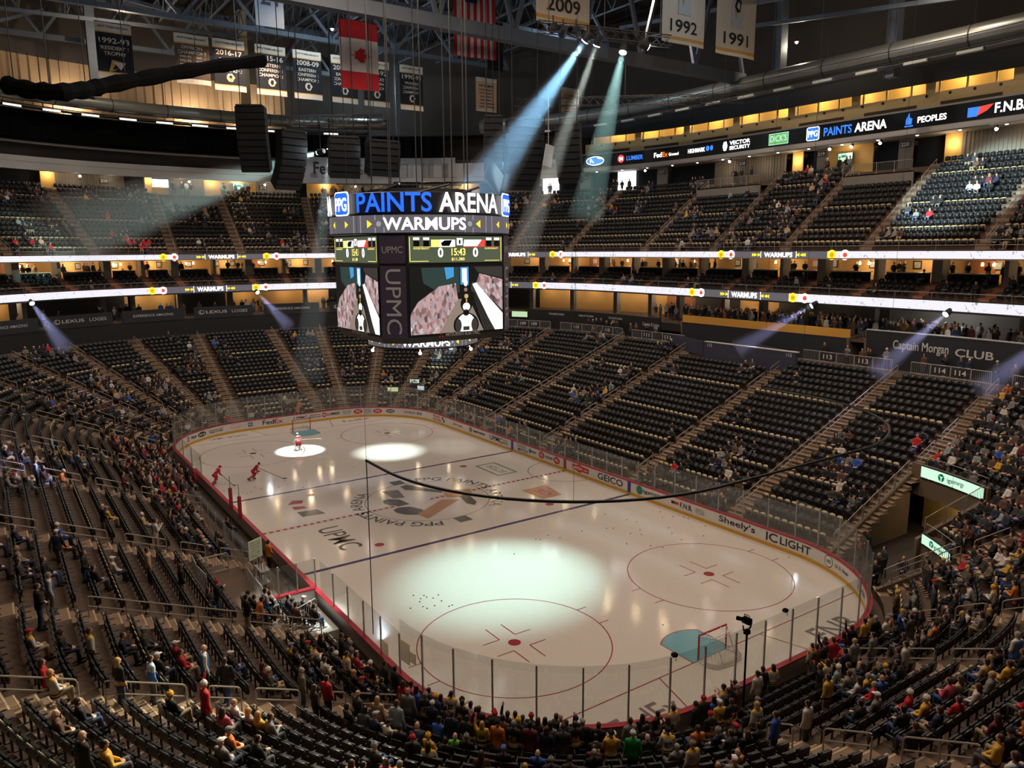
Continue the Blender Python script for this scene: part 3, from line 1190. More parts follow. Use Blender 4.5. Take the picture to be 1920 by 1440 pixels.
# ================================================================== SUITE LEVELS, RIBBON BOARDS AND UPPER STAND
U0, U1 = ('x', 1, 2), ('a', -1, -1, 58)


def su(d, a=None):
    return aisle_s(U0, d), aisle_s(U1, d)


BEIGE = mat('suite_wall', (206, 160, 96), 0.7, noise=.12, nscale=.4)
BEIGE_D = mat('suite_wall_brown', (150, 92, 56), 0.7)
GREYW = mat('grey_plaster', (128, 120, 112), 0.75)
SOFFIT = mat('soffit', (150, 140, 128), 0.8)
DARKW = mat('dark_panel', (30, 30, 34), 0.6)
STAIRB = mat('suite_stair', (150, 98, 72), 0.8)
CREAM = mat('press_panel', (240, 212, 158), 0.7)
WHITEW = mat('white_fascia', (206, 202, 200), 0.7)
VOID = mat('opening_shade', (18, 22, 30), 0.9)  # dark wall colour stands in for the shade inside open concourse bays
CORR = mat('corrugated_wall', (140, 128, 112), 0.7)
LAMP_W = mat('lamp_warm', (255, 214, 150), emit=14, emrgb=(255, 206, 136))
LAMP_C = mat('lamp_white', (255, 250, 240), emit=10)
WIN_W = mat('window_daylight', (240, 246, 255), emit=3.0)
YEL = mat('lit_yellow_wall', (222, 176, 96), 0.7)
ORANGE = mat('orange_band', (220, 160, 64), 0.6)
COUNTER = mat('counter_top', (210, 190, 150), 0.35)
S23 = ring(23)[2][-1]


def seg_wall(d, s0, s1, z0, z1, m, name='wall_stand', th=.15, step=1.0):
    mb = MB()
    wall(mb, d, s0, s1, z0, z1, th, 0, step)
    return mb.build(name, m, kind='structure')


def uslab(d0, d1, z, m, name, th=.15):
    mb = MB()
    slab(mb, d0, d1, U0, U1, z, th, 0, 110)
    return mb.build(name, m, kind='structure')


def on_ring(d, s0, z0, off=.02):
    """drawing surface on the inner face of loop d"""
    def fn(u, v):
        x, y, nx, ny = at(d, s0 + u)
        return (x - nx * off, y - ny * off, z0 + v)
    return fn


# ---- lower club level
a0, a1 = su(23)
sX = lambda X, d=23: aisle_s(('x', -1, X), d)
MARK = mat('sign_white', (210, 206, 200), 0.6)
seg_wall(23, a0, sX(33), 8.2, 10.05, DARKW)
seg_wall(23, sX(33), sX(12.2), 8.2, 10.6, DARKW)
seg_wall(23, sX(9), sX(-10.4), 8.2, 10.45, NAVYWALL)
seg_wall(22.95, sX(9), sX(-10.4), 10.45, 11.2, ORANGE, 'trim_orange')
seg_wall(23, sX(-12), a1, 8.2, 11.3, NAVYWALL)
seg_wall(22.95, sX(-12) - .1, a1, 11.3, 11.38, WHITEW, 'trim_wall_cap', .3)
mb = MB()
for X in (9, -10.4, -12):
    x, y = pt_x(-1, X, 23)
    x2, y2 = pt_x(-1, X, 29)
    mb.beam((x, y, 9.3), (x2, y2, 9.8), .2, 2.4)
mb.build('wall_stair_side', V_CONC, kind='structure')
uslab(23.1, 31, 10.3, CONC, 'floor_club')
# signs on the club walls
for nm, txt, s, z, w, h in (('club_sign', 'Captain Morgan', 180.7, 10.2, 4.5, .95), ('club_sign', 'CLUB', 184.9, 10.15, 2.9, .62), ('club_sign', 'Captain Morgan', 150.4, 9.75, 2.6, .5)):
    mb = MB()
    vs, fs = text_geo(txt, .016)
    f = on_ring(23, s, z, .03)
    mb.add([f((x - .5) * w, (y - .5) * h) for x, y in vs], fs)
    mb.build(nm, MARK, label={4.5: 'large white script lettering on the long dark club wall', 2.9: 'white block lettering CLUB after the large script on the dark wall', 2.6: 'small white script lettering on the dark wall left of the orange band'}[w], cat='sign', group='signs on the club walls')
for txt, s, ordn in (('PPG PAINTS ARENA', 135.2, 'first'), ('HOME OF THE ARENA', 139.8, 'middle'), ('PPG PAINTS ARENA', 144.6, 'last')):
    mb = MB()
    f = on_ring(23, s, 10.1, .03)
    mb.text(txt, f, 2.3, .24)
    mb.build('club_sign', MARK, label='thin white lettering on the dark wall above barricade 110, %s of three' % ordn, cat='sign', group='signs on the club walls')
# loge fronts on the far end
for k, (s, txt) in enumerate(((65.2, 'EXPERIENCE AMAZING'), (73.5, 'LEXUS LOGES'), (81.7, 'EXPERIENCE AMAZING'), (90.0, 'LEXUS LOGES'), (98.5, 'EXPERIENCE AMAZING'), (107, 'LEXUS LOGES'), (115.5, 'EXPERIENCE AMAZING'))):
    mb = MB()
    wall(mb, 22.9, s - 3.55, s + 3.55, 10.1, 11.5, .12)
    lx = txt.startswith('LEXUS')
    if lx:
        f = on_ring(22.9, s - .9, 10.85, .03)
        mb.text('LEXUS', f, 2.5, .36, 1)
        f = on_ring(22.9, s + 1.9, 10.85, .03)
        mb.text('LOGES', f, 1.9, .36, 1, .002)
        f = on_ring(22.9, s - 2.7, 10.85, .03)
        for i in range(18):
            t0, t1 = 2 * PI * i / 18, 2 * PI * (i + 1) / 18
            mb.poly([f(.36 * math.cos(t0), .26 * math.sin(t0)), f(.36 * math.cos(t1), .26 * math.sin(t1)), f(.3 * math.cos(t1), .21 * math.sin(t1)), f(.3 * math.cos(t0), .21 * math.sin(t0))], 1)
        mb.poly([f(-.14, .2), f(-.08, .2), f(-.12, -.12), f(.2, -.12), f(.2, -.18), f(-.2, -.18)], 1)
    else:
        f = on_ring(22.9, s, 10.85, .03)
        mb.text(txt, f, 4.6, .28, 1, .002)
    o = mb.build('loge_panel', [NAVYWALL, MARK], label='dark loge front, %s, %s along the far end' % ('oval L mark' if lx else 'thin capitals', nth(k + 1)), cat='panel', group='loge fronts of the far end')
# club back wall pieces: lit rooms and dark bars
sd = lambda s23, d: aisle_s2(s23, d)


def aisle_s2(s, d):
    x, y, nx, ny = at(23, s)
    return s_of(d, x + nx * (d - 23), y + ny * (d - 23))


BR = [(52, 60.5, 1), (60.5, 66, 0), (66, 70, 1), (70, 78, 0), (78, 81, 0), (81, 86, 1), (86, 92, 0), (92, 101, 1), (101, 104, 1), (104, 112, 0), (112, 120, 1), (120, 129.5, 0), (129.5, 135, 1), (135, 141, 1), (141, 146, 1), (146, 150.5, 2),
      (150.5, 157, 3), (157, 162, 1), (162, 174, 3), (174, 186, 4), (186, 196, 3), (196, 206, 4)]
COLS = []
DIMW = mat('club_wall_dim', (70, 62, 58), .7)
TILE = mat('club_wall_grey', (150, 148, 146), .6)
for s0, s1, kd in BR:
    seg_wall(30, aisle_s2(s0, 30), aisle_s2(s1, 30), 10.3, 13.2, [DARKW, BEIGE, BEIGE_D, DIMW, TILE][kd], 'wall_club')
    x, y, nx, ny = at(27.5, aisle_s2(s0, 27.5))
    mb = MB()
    COLS.append((x, y, 10.3))
    mb.box((x, y, 11.75), (.8, .55, 2.9), math.atan2(ny, nx))
    mb.build('column_club', GREYW, kind='structure')
    if kd in (1, 2):
        n = 2
        for i in range(n):
            x, y, nx, ny = at(28.4, aisle_s2(s0 + (s1 - s0) * (i + .5) / n, 28.4))
            l = bpy.data.lights.new('club_light', 'POINT')
            l.energy, l.color, l.shadow_soft_size = 70, (1, .78, .5), .15
            o = bpy.data.objects.new('club_light', l)
            COL.objects.link(o)
            o.location = (x, y, 12.9)
    elif kd == 4 or kd == 3:
        x, y, nx, ny = at(27, aisle_s2((s0 + s1) / 2, 27))
        l = bpy.data.lights.new('club_light', 'POINT')
        l.energy, l.color, l.shadow_soft_size = 40 if kd == 3 else 120, (1, .82, .62) if kd == 3 else (1, .95, .88), .2
        o = bpy.data.objects.new('club_light', l)
        COL.objects.link(o)
        o.location = (x, y, 12.8)
uslab(22.9, 31, 13.25, DARKW, 'ceiling_club', .1)

# ---- ribbon boards
M_RIB = bpy.data.materials.new('ribbon_led')
M_RIB.use_nodes = True
nt = M_RIB.node_tree
b = nt.nodes['Principled BSDF']
b.inputs['Base Color'].default_value = (.02, .02, .02, 1)
tc = nt.nodes.new('ShaderNodeTexCoord')
n1 = nt.nodes.new('ShaderNodeTexNoise')
n1.inputs['Scale'].default_value = 1.8
n1.inputs['Detail'].default_value = 6
n1.inputs['Distortion'].default_value = 2.2
r1 = nt.nodes.new('ShaderNodeValToRGB')
r1.color_ramp.elements[0].position, r1.color_ramp.elements[0].color = .30, (.25, .25, .28, 1)
r1.color_ramp.elements[1].position, r1.color_ramp.elements[1].color = .40, (.74, .72, .80, 1)
nt.links.new(tc.outputs['Object'], n1.inputs['Vector'])
nt.links.new(n1.outputs['Fac'], r1.inputs[0])
nt.links.new(r1.outputs[0], b.inputs['Emission Color'])
b.inputs['Emission Strength'].default_value = 1.15
LED_G = mat('led_grey', (20, 20, 20), emit=.28, emrgb=(170, 165, 175))
LED_W = mat('led_white', (20, 20, 20), emit=2.4, emrgb=(255, 250, 250))
LED_Y = mat('led_yellow', (20, 20, 20), emit=1.5, emrgb=(255, 214, 40))
LED_YD = mat('led_gold', (20, 20, 20), emit=1.0, emrgb=(230, 170, 30))
LED_R = mat('led_red', (20, 20, 20), emit=1.2, emrgb=(250, 70, 60))
LED_B = mat('led_blue', (20, 20, 20), emit=1.2, emrgb=(60, 130, 255))
LED_K = mat('led_black', (8, 8, 10), .4)
LED_GR = mat('led_green', (20, 20, 20), emit=.8, emrgb=(120, 200, 110))
LED_O = mat('led_orange', (20, 20, 20), emit=1.2, emrgb=(255, 130, 40))
LED_PG = mat('led_pale_green', (20, 20, 20), emit=1.0, emrgb=(190, 245, 215))
LED_TEAL = mat('led_teal', (20, 20, 20), emit=.6, emrgb=(20, 150, 110))
LEDS = [LED_G, LED_W, LED_Y, LED_YD, LED_R, LED_K]


def ribbon(d, z0, z1, label, centers, half):
    root = empty('ribbon_board', at(d, 110)[:2] + (z0,), label, 'ribbon board', 'ribbon boards round the bowl')
    a0, a1 = su(d)
    mb = MB()
    wall(mb, d, a0, a1, z0, z1, .25, 0, .8)
    mb.build('led_face', M_RIB, root)
    mb = MB()
    wall(mb, d - .02, a0, a1, z1, z1 + .06, .3)
    wall(mb, d - .02, a0, a1, z0 - .06, z0, .3)
    mb.build('frame', DARKW, root)
    zc, h = (z0 + z1) / 2, z1 - z0
    for sc in centers:
        mb = MB()

        def disc_(s, r, mi, off):
            f = on_ring(d, s, zc, off)
            mb.poly([f(r * math.cos(-2 * PI * i / 20), r * .5 / .5 * math.sin(-2 * PI * i / 20)) for i in range(20)], mi)

        def tri_(s, sg, mi=2):
            f = on_ring(d, s, zc, .04)
            mb.poly([f(-.16 * sg, .17), f(.2 * sg, 0), f(-.16 * sg, -.17)], mi)
        st = sc - half + 1.9
        while st < sc + half - 1.9:
            e = min(st + 1, sc + half - 1.9)
            f, g = on_ring(d, st, zc, .02), on_ring(d, e, zc, .02)
            mb.poly([f(0, -h / 2), f(0, h / 2), g(0, h / 2), g(0, -h / 2)], 0)
            st = e
        for sg in (-1, 1):
            c = sc + sg * (half - .5)
            for dc, m1_, m2_ in ((-.6, 2, 3), (.65, 1, 4)):
                disc_(sc + sg * (half - .85) + dc, .44, m1_, .03)
                disc_(sc + sg * (half - .85) + dc, .22, m2_, .035)
            for q in (2.6, 3.4, 1.2 + 1.9):
                tri_(sc + sg * q * .82, -sg)
            f = on_ring(d, sc + sg * 1.95, zc, .03)
            mb.poly([f(-.03, -h / 2), f(-.03, h / 2), f(.03, h / 2), f(.03, -h / 2)], 1)
        f = on_ring(d, sc, zc, .045)
        mb.text('WARMUPS', f, 3.1, h * .72, 1, .03)
        mb.build('warmups_graphic', LEDS, root)
    return root


ribbon(23, 13.3, 14.05, 'lower glowing white ribbon board that curves round the whole bowl', (50.5, 88.7, 126.5, 163.1, 199), 7.0)
ribbon(23, 17.25, 17.88, 'upper glowing white ribbon board under the upper seats', (52, 90.3, 129.0, 166.8, 203), 7.0)

# ---- suite balcony
for i in range(4):
    pass
prof_pts = [(23.3, 13.95)]
for i in range(4):
    z = 13.95 + .36 * i
    prof_pts += [(23.3 + .9 * i, z), (24.2 + .9 * i, z)]
prof_pts += [(26.95, 15.2), (31, 15.2)]
rings = []
for d, z in prof_pts:
    t0, t1 = su(d)
    rings.append([at(d, t0 + (t1 - t0) * k / 140)[:2] + (z,) for k in range(141)])
mb = MB()
mb.loft(rings)
mb.f = [f[::-1] for f in mb.f]
mb.build('floor_suite', CONC, kind='structure')
seg_wall(30.5, *su(30.5), 15.2, 17.2, BEIGE, 'wall_suite')
uslab(22.9, 31, 17.3, SOFFIT, 'ceiling_suite', .1)
SU = [54, 58.6] + [63.2, 67.8, 72.5, 77.3, 82.8, 86.9, 90.7, 95.5, 99.8, 104.4, 109, 114, 119, 124.5, 130, 135.5, 140.8, 144.0 + 1.4, 150, 155, 160.2, 165.5, 171.6, 176, 180.4, 185.8, 191.1, 196.5, 202]
SUITE_SEATS = []
PIC = mat('picture_print', (168, 166, 160), .5, noise=.6, nscale=5)
FRAME = mat('picture_frame', (26, 24, 24), .4)
rs = random.Random(5)
for i in range(len(SU) - 1):
    # suite rooms are measured along loop 27.2
    s0, s1 = SU[i], SU[i + 1]
    x, y, nx, ny = at(27.2, s0)
    rz = math.atan2(ny, nx)
    mb = MB()
    COLS.append((x, y, 15.2))
    mb.box((x, y, 16.2), (1.2, .85 if i % 2 == 0 else .35, 2.1), rz)
    mb.build('column_suite', GREYW, kind='structure')
    # stair of the balcony beside the column
    mb = MB()
    for r in range(4):
        px, py, qx, qy = aisle_pt = at(23.3 + .9 * r + .45, s_of(23.3 + .9 * r + .45, x, y))
        mb.box((px, py, 13.97 + .36 * r), (.9, .8, .06), math.atan2(qy, qx))
        mb.box((px + qx * .3, py + qy * .3, 14.13 + .36 * r), (.3, .8, .3), math.atan2(qy, qx))
    mb.build('stairs_suite', STAIRB, kind='structure')
    # counter between balcony and room
    mb = MB()
    on = lambda d, s: s_of(d, *at(27.2, s)[:2])
    wall(mb, 27.0, on(27.0, s0 + .75), on(27.0, s1 - .75), 15.2, 16.0, .1)
    wall(mb, 26.9, on(26.9, s0 + .75), on(26.9, s1 - .75), 16.0, 16.08, .55, 1)
    sm = (s0 + s1) / 2
    mb.build('suite_counter', [DARKW, COUNTER], label='pale counter top at the back of the suite balcony, %s suite from the frame edge' % nth(i + 1), cat='counter', group='suite counters')
    xm, ym, mx, my = at(29.2, s_of(29.2, *at(27.2, sm)[:2]))
    if i % 3 == 1:
        seg_wall(30.4, s_of(30.4, *at(27.2, s0 + .4)[:2]), s_of(30.4, *at(27.2, sm)[:2]), 15.2, 17.2, BEIGE_D, 'wall_suite', .05)
    # lamps, pictures
    l = bpy.data.lights.new('suite_light', 'POINT')
    l.energy, l.color, l.shadow_soft_size = rs.choice((60, 90, 130)), (1, .76, .46), .2
    o = bpy.data.objects.new('suite_light', l)
    COL.objects.link(o)
    o.location = (xm, ym, 16.9)
    if i % 2 == 0:
        for q in (-.45, .45):
            mb = MB()
            c = (xm + my * q, ym - mx * q, 16.72)
            mb.tube([(c[0], c[1], 17.2), (c[0], c[1], 16.9)], .012, 4)
            o = mb.build('pendant_lamp', FRAME, label='glowing pendant lamp in the %s suite of the upper row, %s of its pair' % (nth(i + 1), 'first' if q < 0 else 'second'), cat='lamp', group='suite pendant lamps')
            mb = MB()
            mb.lathe((c[0], c[1], 16.62), [(.09, 0), (.11, .1), (.09, .24), (.04, .29)], 10)
            mb.build('lamp_shade', LAMP_W, o)
    for q, w in ((-1.1, .75), (1.0, .6)) if i % 2 else ((.1, .8),):
        ss = s_of(30.45, *at(27.2, sm + q)[:2])
        f = on_ring(30.45, ss, 16.62, .02)
        mb = MB()
        mb.prism([(-w / 2, -.36), (-w / 2, .36), (w / 2, .36), (w / 2, -.36)], lambda u, v, q2: f(u, v), 0)
        mb2 = MB()
        fx, fy, fnx, fny = at(30.43, ss)
        mb = MB()
        mb.box((fx, fy, 16.62), (.05, w, .72), math.atan2(fny, fnx))
        o = mb.build('picture', FRAME, label='framed picture on the back wall of the %s suite%s' % (nth(i + 1), '' if i % 2 == 0 else ', first of two' if q < 0 else ', second of two'), cat='picture', group='suite pictures')
        mb = MB()
        mb.box((fx - fnx * .03, fy - fny * .03, 16.62), (.02, w * .78, .54), math.atan2(fny, fnx))
        mb.build('print', PIC, o)
    for r in range(4):
        d = 23.3 + .9 * r + .5
        t0, t1 = s_of(d, *at(27.2, s0)[:2]) + .75, s_of(d, *at(27.2, s1)[:2]) - .75
        n = int((t1 - t0) / .62)
        for j in range(n):
            x, y, nx, ny = at(d, t0 + (j + .5) * (t1 - t0) / max(1, n))
            SUITE_SEATS.append((x, y, 13.95 + .36 * r, math.atan2(-ny, -nx)))
# railings above both ribbons
for d, z, h, nm in ((23.15, 14.1, .55, 'railing along the suite balcony above the lower ribbon board'), (23.15, 17.95, .75, 'railing along the front of the upper seats')):
    t0, t1 = su(d)
    L = arc(d, t0, t1, 1.5)
    mb = MB()
    for hh in ((h,) if h < .6 else (h, h * .5)):
        mb.tube([(x, y, z + hh) for x, y, _, _ in L], .022, 4)
    o = mb.build('railing', STEEL_D, label='long thin steel ' + nm, cat='railing', group='long railings')
    mb = MB()
    for x, y, _, _ in L[::2]:
        mb.tube([(x, y, z - .1), (x, y, z + h)], .02, 4, caps=False)
    mb.build('posts', STEEL_D, o)

# ---- upper stand
NU, UD, UR = 15, .74, .533


def u_d(i):
    return 24.0 + UD * i


def u_z(i):
    return 17.95 + UR * i


def uprof(d):
    return 17.95 + UR / UD * (d - 24.0)


UA = [('x', 1, 4), ('x', 1, 14), ('a', 1, 1, 70), ('a', 1, 1, 52), ('a', 1, 1, 36), ('a', 1, 1, 20), ('y', 1, 6.1), ('y', 1, -1.9), ('a', 1, -1, 14), ('a', 1, -1, 29), ('a', 1, -1, 44),
      ('a', 1, -1, 59), ('a', 1, -1, 73), ('x', -1, 16), ('x', -1, 5.9), ('x', -1, -2.7), ('x', -1, -10.8), ('x', -1, -20.2), ('a', -1, -1, 72)]
UNAME = ['206', '207', '207', '208', '209', '210', '211', '212', '213', '214', '215', '216', '217', '218', '219', '220', '221', '222']
PLAT = {6, 13, 15}            # blocks whose top rows are an open platform
UPPER_SEATS = []
rings = []
pts = [(23.2, 17.9)]
for i in range(NU):
    pts += [(u_d(i) - .42, u_z(i)), (u_d(i) + .32, u_z(i))]
pts += [(u_d(NU - 1) + .32, 25.55), (38.5, 25.55)]
for d, z in pts:
    t0, t1 = su(d)
    rings.append([at(d, t0 + (t1 - t0) * k / 150)[:2] + (z,) for k in range(151)])
mb = MB()
mb.loft(rings)
mb.f = [f[::-1] for f in mb.f]
mb.build('floor_upper_stand', CONC, kind='structure')
for k, a in enumerate(UA):
    mb = MB()
    for i in range(NU):
        x, y, nx, ny = aisle_at(a, u_d(i) + .2)
        mb.box((x, y, u_z(i) + .13), (.36, 1.1, .27), math.atan2(ny, nx))
        x, y, nx, ny = aisle_at(a, u_d(i) - .05)
        mb.box((x, y, u_z(i) + .003), (.74, 1.1, .006), math.atan2(ny, nx))
    mb.build('stairs_upper', CONC_W, kind='structure')
    for j, (i0, i1) in enumerate(((0, 2), (3, 5.6), (6.6, 9.4), (10.3, 13.4))):
        p0, p1 = aisle_at(a, u_d(i0)), aisle_at(a, u_d(i1))
        if not in_frame(p0[0], p0[1], u_z(i0), 30):
            continue
        P, Q = Vector((p0[0], p0[1], u_z(i0))), Vector((p1[0], p1[1], u_z(i1)))
        up = Vector((0, 0, 1))
        sh = Vector((p0[3], -p0[2], 0)) * .25
        P, Q = P + sh, Q + sh
        mb = MB()
        mb.tube([P, P + up * .95, Q + up * .95, Q], .026, 5)
        mb.tube([P + up * .55, Q + up * .55], .022, 5)
        mb.build('handrail', STEEL_D, label='thin steel handrail on upper stairs before block %s, %s one up' % (UNAME[min(k, 17)], nth(j + 1)), cat='handrail', group='handrails of the upper stairs')
for k in range(len(UA) - 1):
    for i in range(NU):
        if k in PLAT and i >= 11:
            continue
        d = u_d(i)
        s0, s1 = aisle_s(UA[k], d) + .65, aisle_s(UA[k + 1], d) - .65
        n = int((s1 - s0) / .54)
        for j in range(n):
            x, y, nx, ny = at(d, s0 + (j + .5) * (s1 - s0) / n)
            UPPER_SEATS.append((x, y, u_z(i), math.atan2(-ny, -nx), i in (0, 2, 6, 11), k, i, j, n))
    if k in PLAT:
        d = u_d(11) - .45
        s0, s1 = aisle_s(UA[k], d) + .6, aisle_s(UA[k + 1], d) - .6
        mb = MB()
        wall(mb, d, s0, s1, u_z(10), 25.0, .15)
        rr = []
        for q in range(13):
            x0, y0, _, _ = at(d, s0 + (s1 - s0) * q / 12)
            x1, y1, _, _ = at(35.2, s_of(35.2, x0, y0))
            rr.append([(x0, y0, 25.0), (x0, y0, 24.9), (x1, y1, 24.9), (x1, y1, 25.0)])
        mb.loft(rr, 0, True, True)
        mb.build('floor_platform', GREYW, kind='structure')
        n = max(4, int((s1 - s0) / 1.5))
        for q in range(n):
            c0, c1 = s0 + (s1 - s0) * q / n, s0 + (s1 - s0) * (q + 1) / n
            mb = MB()
            L = [at(d + .05, c0 + .03), at(d + .05, c1 - .03)]
            mb.tube([(L[0][0], L[0][1], 24.6), (L[0][0], L[0][1], 26.0), (L[1][0], L[1][1], 26.0), (L[1][0], L[1][1], 24.6)], .03, 5)
            o = mb.build('barricade', FENCE, label='light steel railing panel on the %s open platform, %s from its stair' % ({6: 'far end', 13: 'farther right', 15: 'nearer right'}[k], nth(q + 1)), cat='barricade', group='platform railings')
            mb = MB()
            for w in range(1, 10):
                t = w / 10
                mb.tube([(L[0][0] * (1 - t) + L[1][0] * t, L[0][1] * (1 - t) + L[1][1] * t, 25.15), (L[0][0] * (1 - t) + L[1][0] * t, L[0][1] * (1 - t) + L[1][1] * t, 26.0)], .012, 3, caps=False)
            mb.build('bars', FENCE, o)

# ---- concourse wall behind the upper stand
CW = [(70, 80, 'y'), (80, 88.7, 'd'), (88.7, 90.3, 'y'), (90.3, 98.3, 'c'), (98.3, 100.8, 'd'), (100.8, 101.7, 'y'), (101.7, 103.8, 'w'), (103.8, 108.2, 'c'), (108.2, 110, 'y'), (110, 115, 'y'), (115, 120.5, 'c'), (120.5, 122, 'd'), (122, 127, 'y'),
      (127, 134, 'c'), (134, 138, 'd'), (138, 143, 'c'), (143, 147, 'y'), (147, 150.7, 'd'), (150.7, 152.3, 'p'), (152.3, 156.4, 'g'), (156.4, 158.8, 'w'), (158.8, 162.2, 'd'), (162.2, 163.8, 'p'), (163.8, 167.7, 'd'), (167.7, 170.4, 'w'),
      (170.4, 174, 'd'), (174, 175.6, 'p'), (175.6, 182.8, 'd'), (182.8, 192.8, 'c'), (192.8, 193.7, 'd'), (193.7, 195, 'y'), (195, 196.7, 'd'), (196.7, 198, 'p'), (198, 203, 'y'), (203, 205.6, 'd'), (205.6, 207, 'p'), (207, 210, 'd'), (210, 211.5, 'y'), (211.5, 234, 'c')]
S36 = ring(36)[2][-1]
for s0, s1, k in CW:
    rightside = s0 > 152
    ztop = 28.5 if rightside else 27.7
    if k == 'c':
        mb = MB()
        wall(mb, 36, s0, s1, 25.5, ztop, .15)
        n = int((s1 - s0) / .35)
        for i in range(n):
            x, y, nx, ny = at(35.97, s0 + (i + .5) * (s1 - s0) / n)
            mb.box((x, y, (25.5 + ztop) / 2), (.06, .14, ztop - 25.5), math.atan2(ny, nx))
        mb.build('wall_concourse', CORR, kind='structure')
    elif k == 'w':
        seg_wall(36.6, s_of(36.6, *at(36, s0)[:2]), s_of(36.6, *at(36, s1)[:2]), 26.0 if rightside else 26.6, ztop - .1, WIN_W, 'window_1', .05)
        seg_wall(36.6, s_of(36.6, *at(36, s0)[:2]), s_of(36.6, *at(36, s1)[:2]), 25.5, 26.05 if rightside else 26.6, YEL, 'wall_concourse', .08)
    else:
        m = {'d': VOID, 'y': YEL, 'p': GREYW, 'g': GREYW}[k]
        dd = 36 if k != 'd' else 36.8
        t0, t1 = s_of(dd, *at(36, s0)[:2]), s_of(dd, *at(36, s1)[:2])
        seg_wall(dd, t0, t1, 25.5, ztop, m, 'wall_concourse')
    if k == 'y':
        x, y, nx, ny = at(35.4, s_of(35.4, *at(36, (s0 + s1) / 2)[:2]))
        l = bpy.data.lights.new('concourse_light', 'POINT')
        l.energy, l.color, l.shadow_soft_size = 70, (1, .8, .5), .15
        o = bpy.data.objects.new('concourse_light', l)
        COL.objects.link(o)
        o.location = (x, y, 27.5)
    elif k == 'c':
        for q in (.25, .75):
            x, y, nx, ny = at(34.6, s_of(34.6, *at(36, s0 + (s1 - s0) * q)[:2]))
            l = bpy.data.lights.new('concourse_light', 'POINT')
            l.energy, l.color, l.shadow_soft_size = 26, (1, .84, .62), .15
            o = bpy.data.objects.new('concourse_light', l)
            COL.objects.link(o)
            o.location = (x, y, 27.3)
for txt, s in (('210', 95.9), ('211', 106.0), ('212', 116.0), ('215', 151.5), ('216', 163.0), ('217', 174.8), ('218', 187.0), ('219', 197.3), ('220', 206.3)):
    mb = MB()
    x, y, nx, ny = at(35.85, s_of(35.85, *at(36, s)[:2]))
    z = 27.0 if s < 150 else 27.9
    mb.box((x, y, z), (.06, 1.0, .55), math.atan2(ny, nx))
    f = lambda u, v: (x - nx * .04 + ny * u, y - ny * .04 - nx * u, z + v)
    mb.text(txt, f, .8, .36, 1, .02)
    mb.build('block_number_sign', [PLATE, PAPER], label='small dark sign reading %s on the wall behind the upper seats' % txt, cat='sign', group='upper block numbers')
for s, zc, w in ((112.6, 27.0, 1.5), (200.2, 27.3, 1.7), (205.9, 27.9, .0)):
    if not w:
        continue
    mb = MB()
    x, y, nx, ny = at(35.7, s_of(35.7, *at(36, s)[:2]))
    rz = math.atan2(ny, nx)
    mb.box((x, y, zc), (.08, w, .9), rz)
    o = mb.build('television', FRAME, label='wall television with a bright picture by the yellow wall of block %s' % ('211' if s < 150 else '220'), cat='television', group='televisions in the concourse')
    mb = MB()
    mb.box((x - nx * .05, y - ny * .05, zc), (.02, w * .92, .8), rz)
    mb.box((x - nx * .062, y - ny * .062, zc + .1), (.01, w * .5, .22), rz, 1)
    mb.build('screen', [LED_PG, LED_TEAL], o)

# ---- fascia over the upper stand
sF = 156.2
t0, t1 = su(34)
seg_wall(34, t0, 131, 27.6, 29.1, WHITEW, 'trim_fascia', .3)
seg_wall(34, 131, sF, 27.9, 30.4, WHITEW, 'trim_fascia', .3)
mb = MB()
wall(mb, 34, 116.5, 140, 28.4, 31.2, .2)
f = on_ring(34, 120, 29.8, .05)
mb.text('FedEx', on_ring(34, 122.2, 29.7, .05), 4.6, 1.7, 1, .02)
mb.text('Ground', on_ring(34, 128.2, 29.6, .05), 5.0, 1.5, 2, .002)
mb.build('wall_sign', [WHITEW, INK, INK_G], kind='structure')
seg_wall(34, sF, t1, 28.45, 29.0, WHITEW, 'trim_fascia', .4)
seg_wall(34, sF, 158.7, 29.0, 30.7, WHITEW, 'trim_fascia', .4)
seg_wall(34, 158.7, t1, 30.58, 30.75, WHITEW, 'trim_fascia', .5)
uslab(34, 38.6, 28.5, SOFFIT, 'ceiling_concourse', .06)
LB = empty('advert_board', at(34, 190)[:2] + (29,), 'long black LED advert board with glowing logos above the upper seats', 'advert board')
mb = MB()
wall(mb, 34, 158.7, t1, 29.0, 30.58, .3)
mb.build('led_face', LED_K, LB)


def led(items, name='logo'):
    mb = MB()
    for it in items:
        k, s, z = it[0], it[1], it[2]
        f = on_ring(34, s, z, it[-1])
        mi = it[-2]
        if k == 't':
            mb.text(it[3], f, it[4], it[5], mi, .022)
        elif k == 'd':
            mb.poly([f(it[3] * math.cos(-2 * PI * i / 24), it[4] * math.sin(-2 * PI * i / 24)) for i in range(24)], mi)
        elif k == 'b':
            w, h = it[3] / 2, it[4] / 2
            mb.poly([f(-w, -h), f(-w, h), f(w, h), f(w, -h)], mi)
        elif k == 'p':
            mb.poly([f(u, v) for u, v in it[3]], mi)
    return mb.build(name, [LED_W, LED_B, LED_R, LED_Y, LED_GR, LED_O, LED_K, LED_PG], LB)


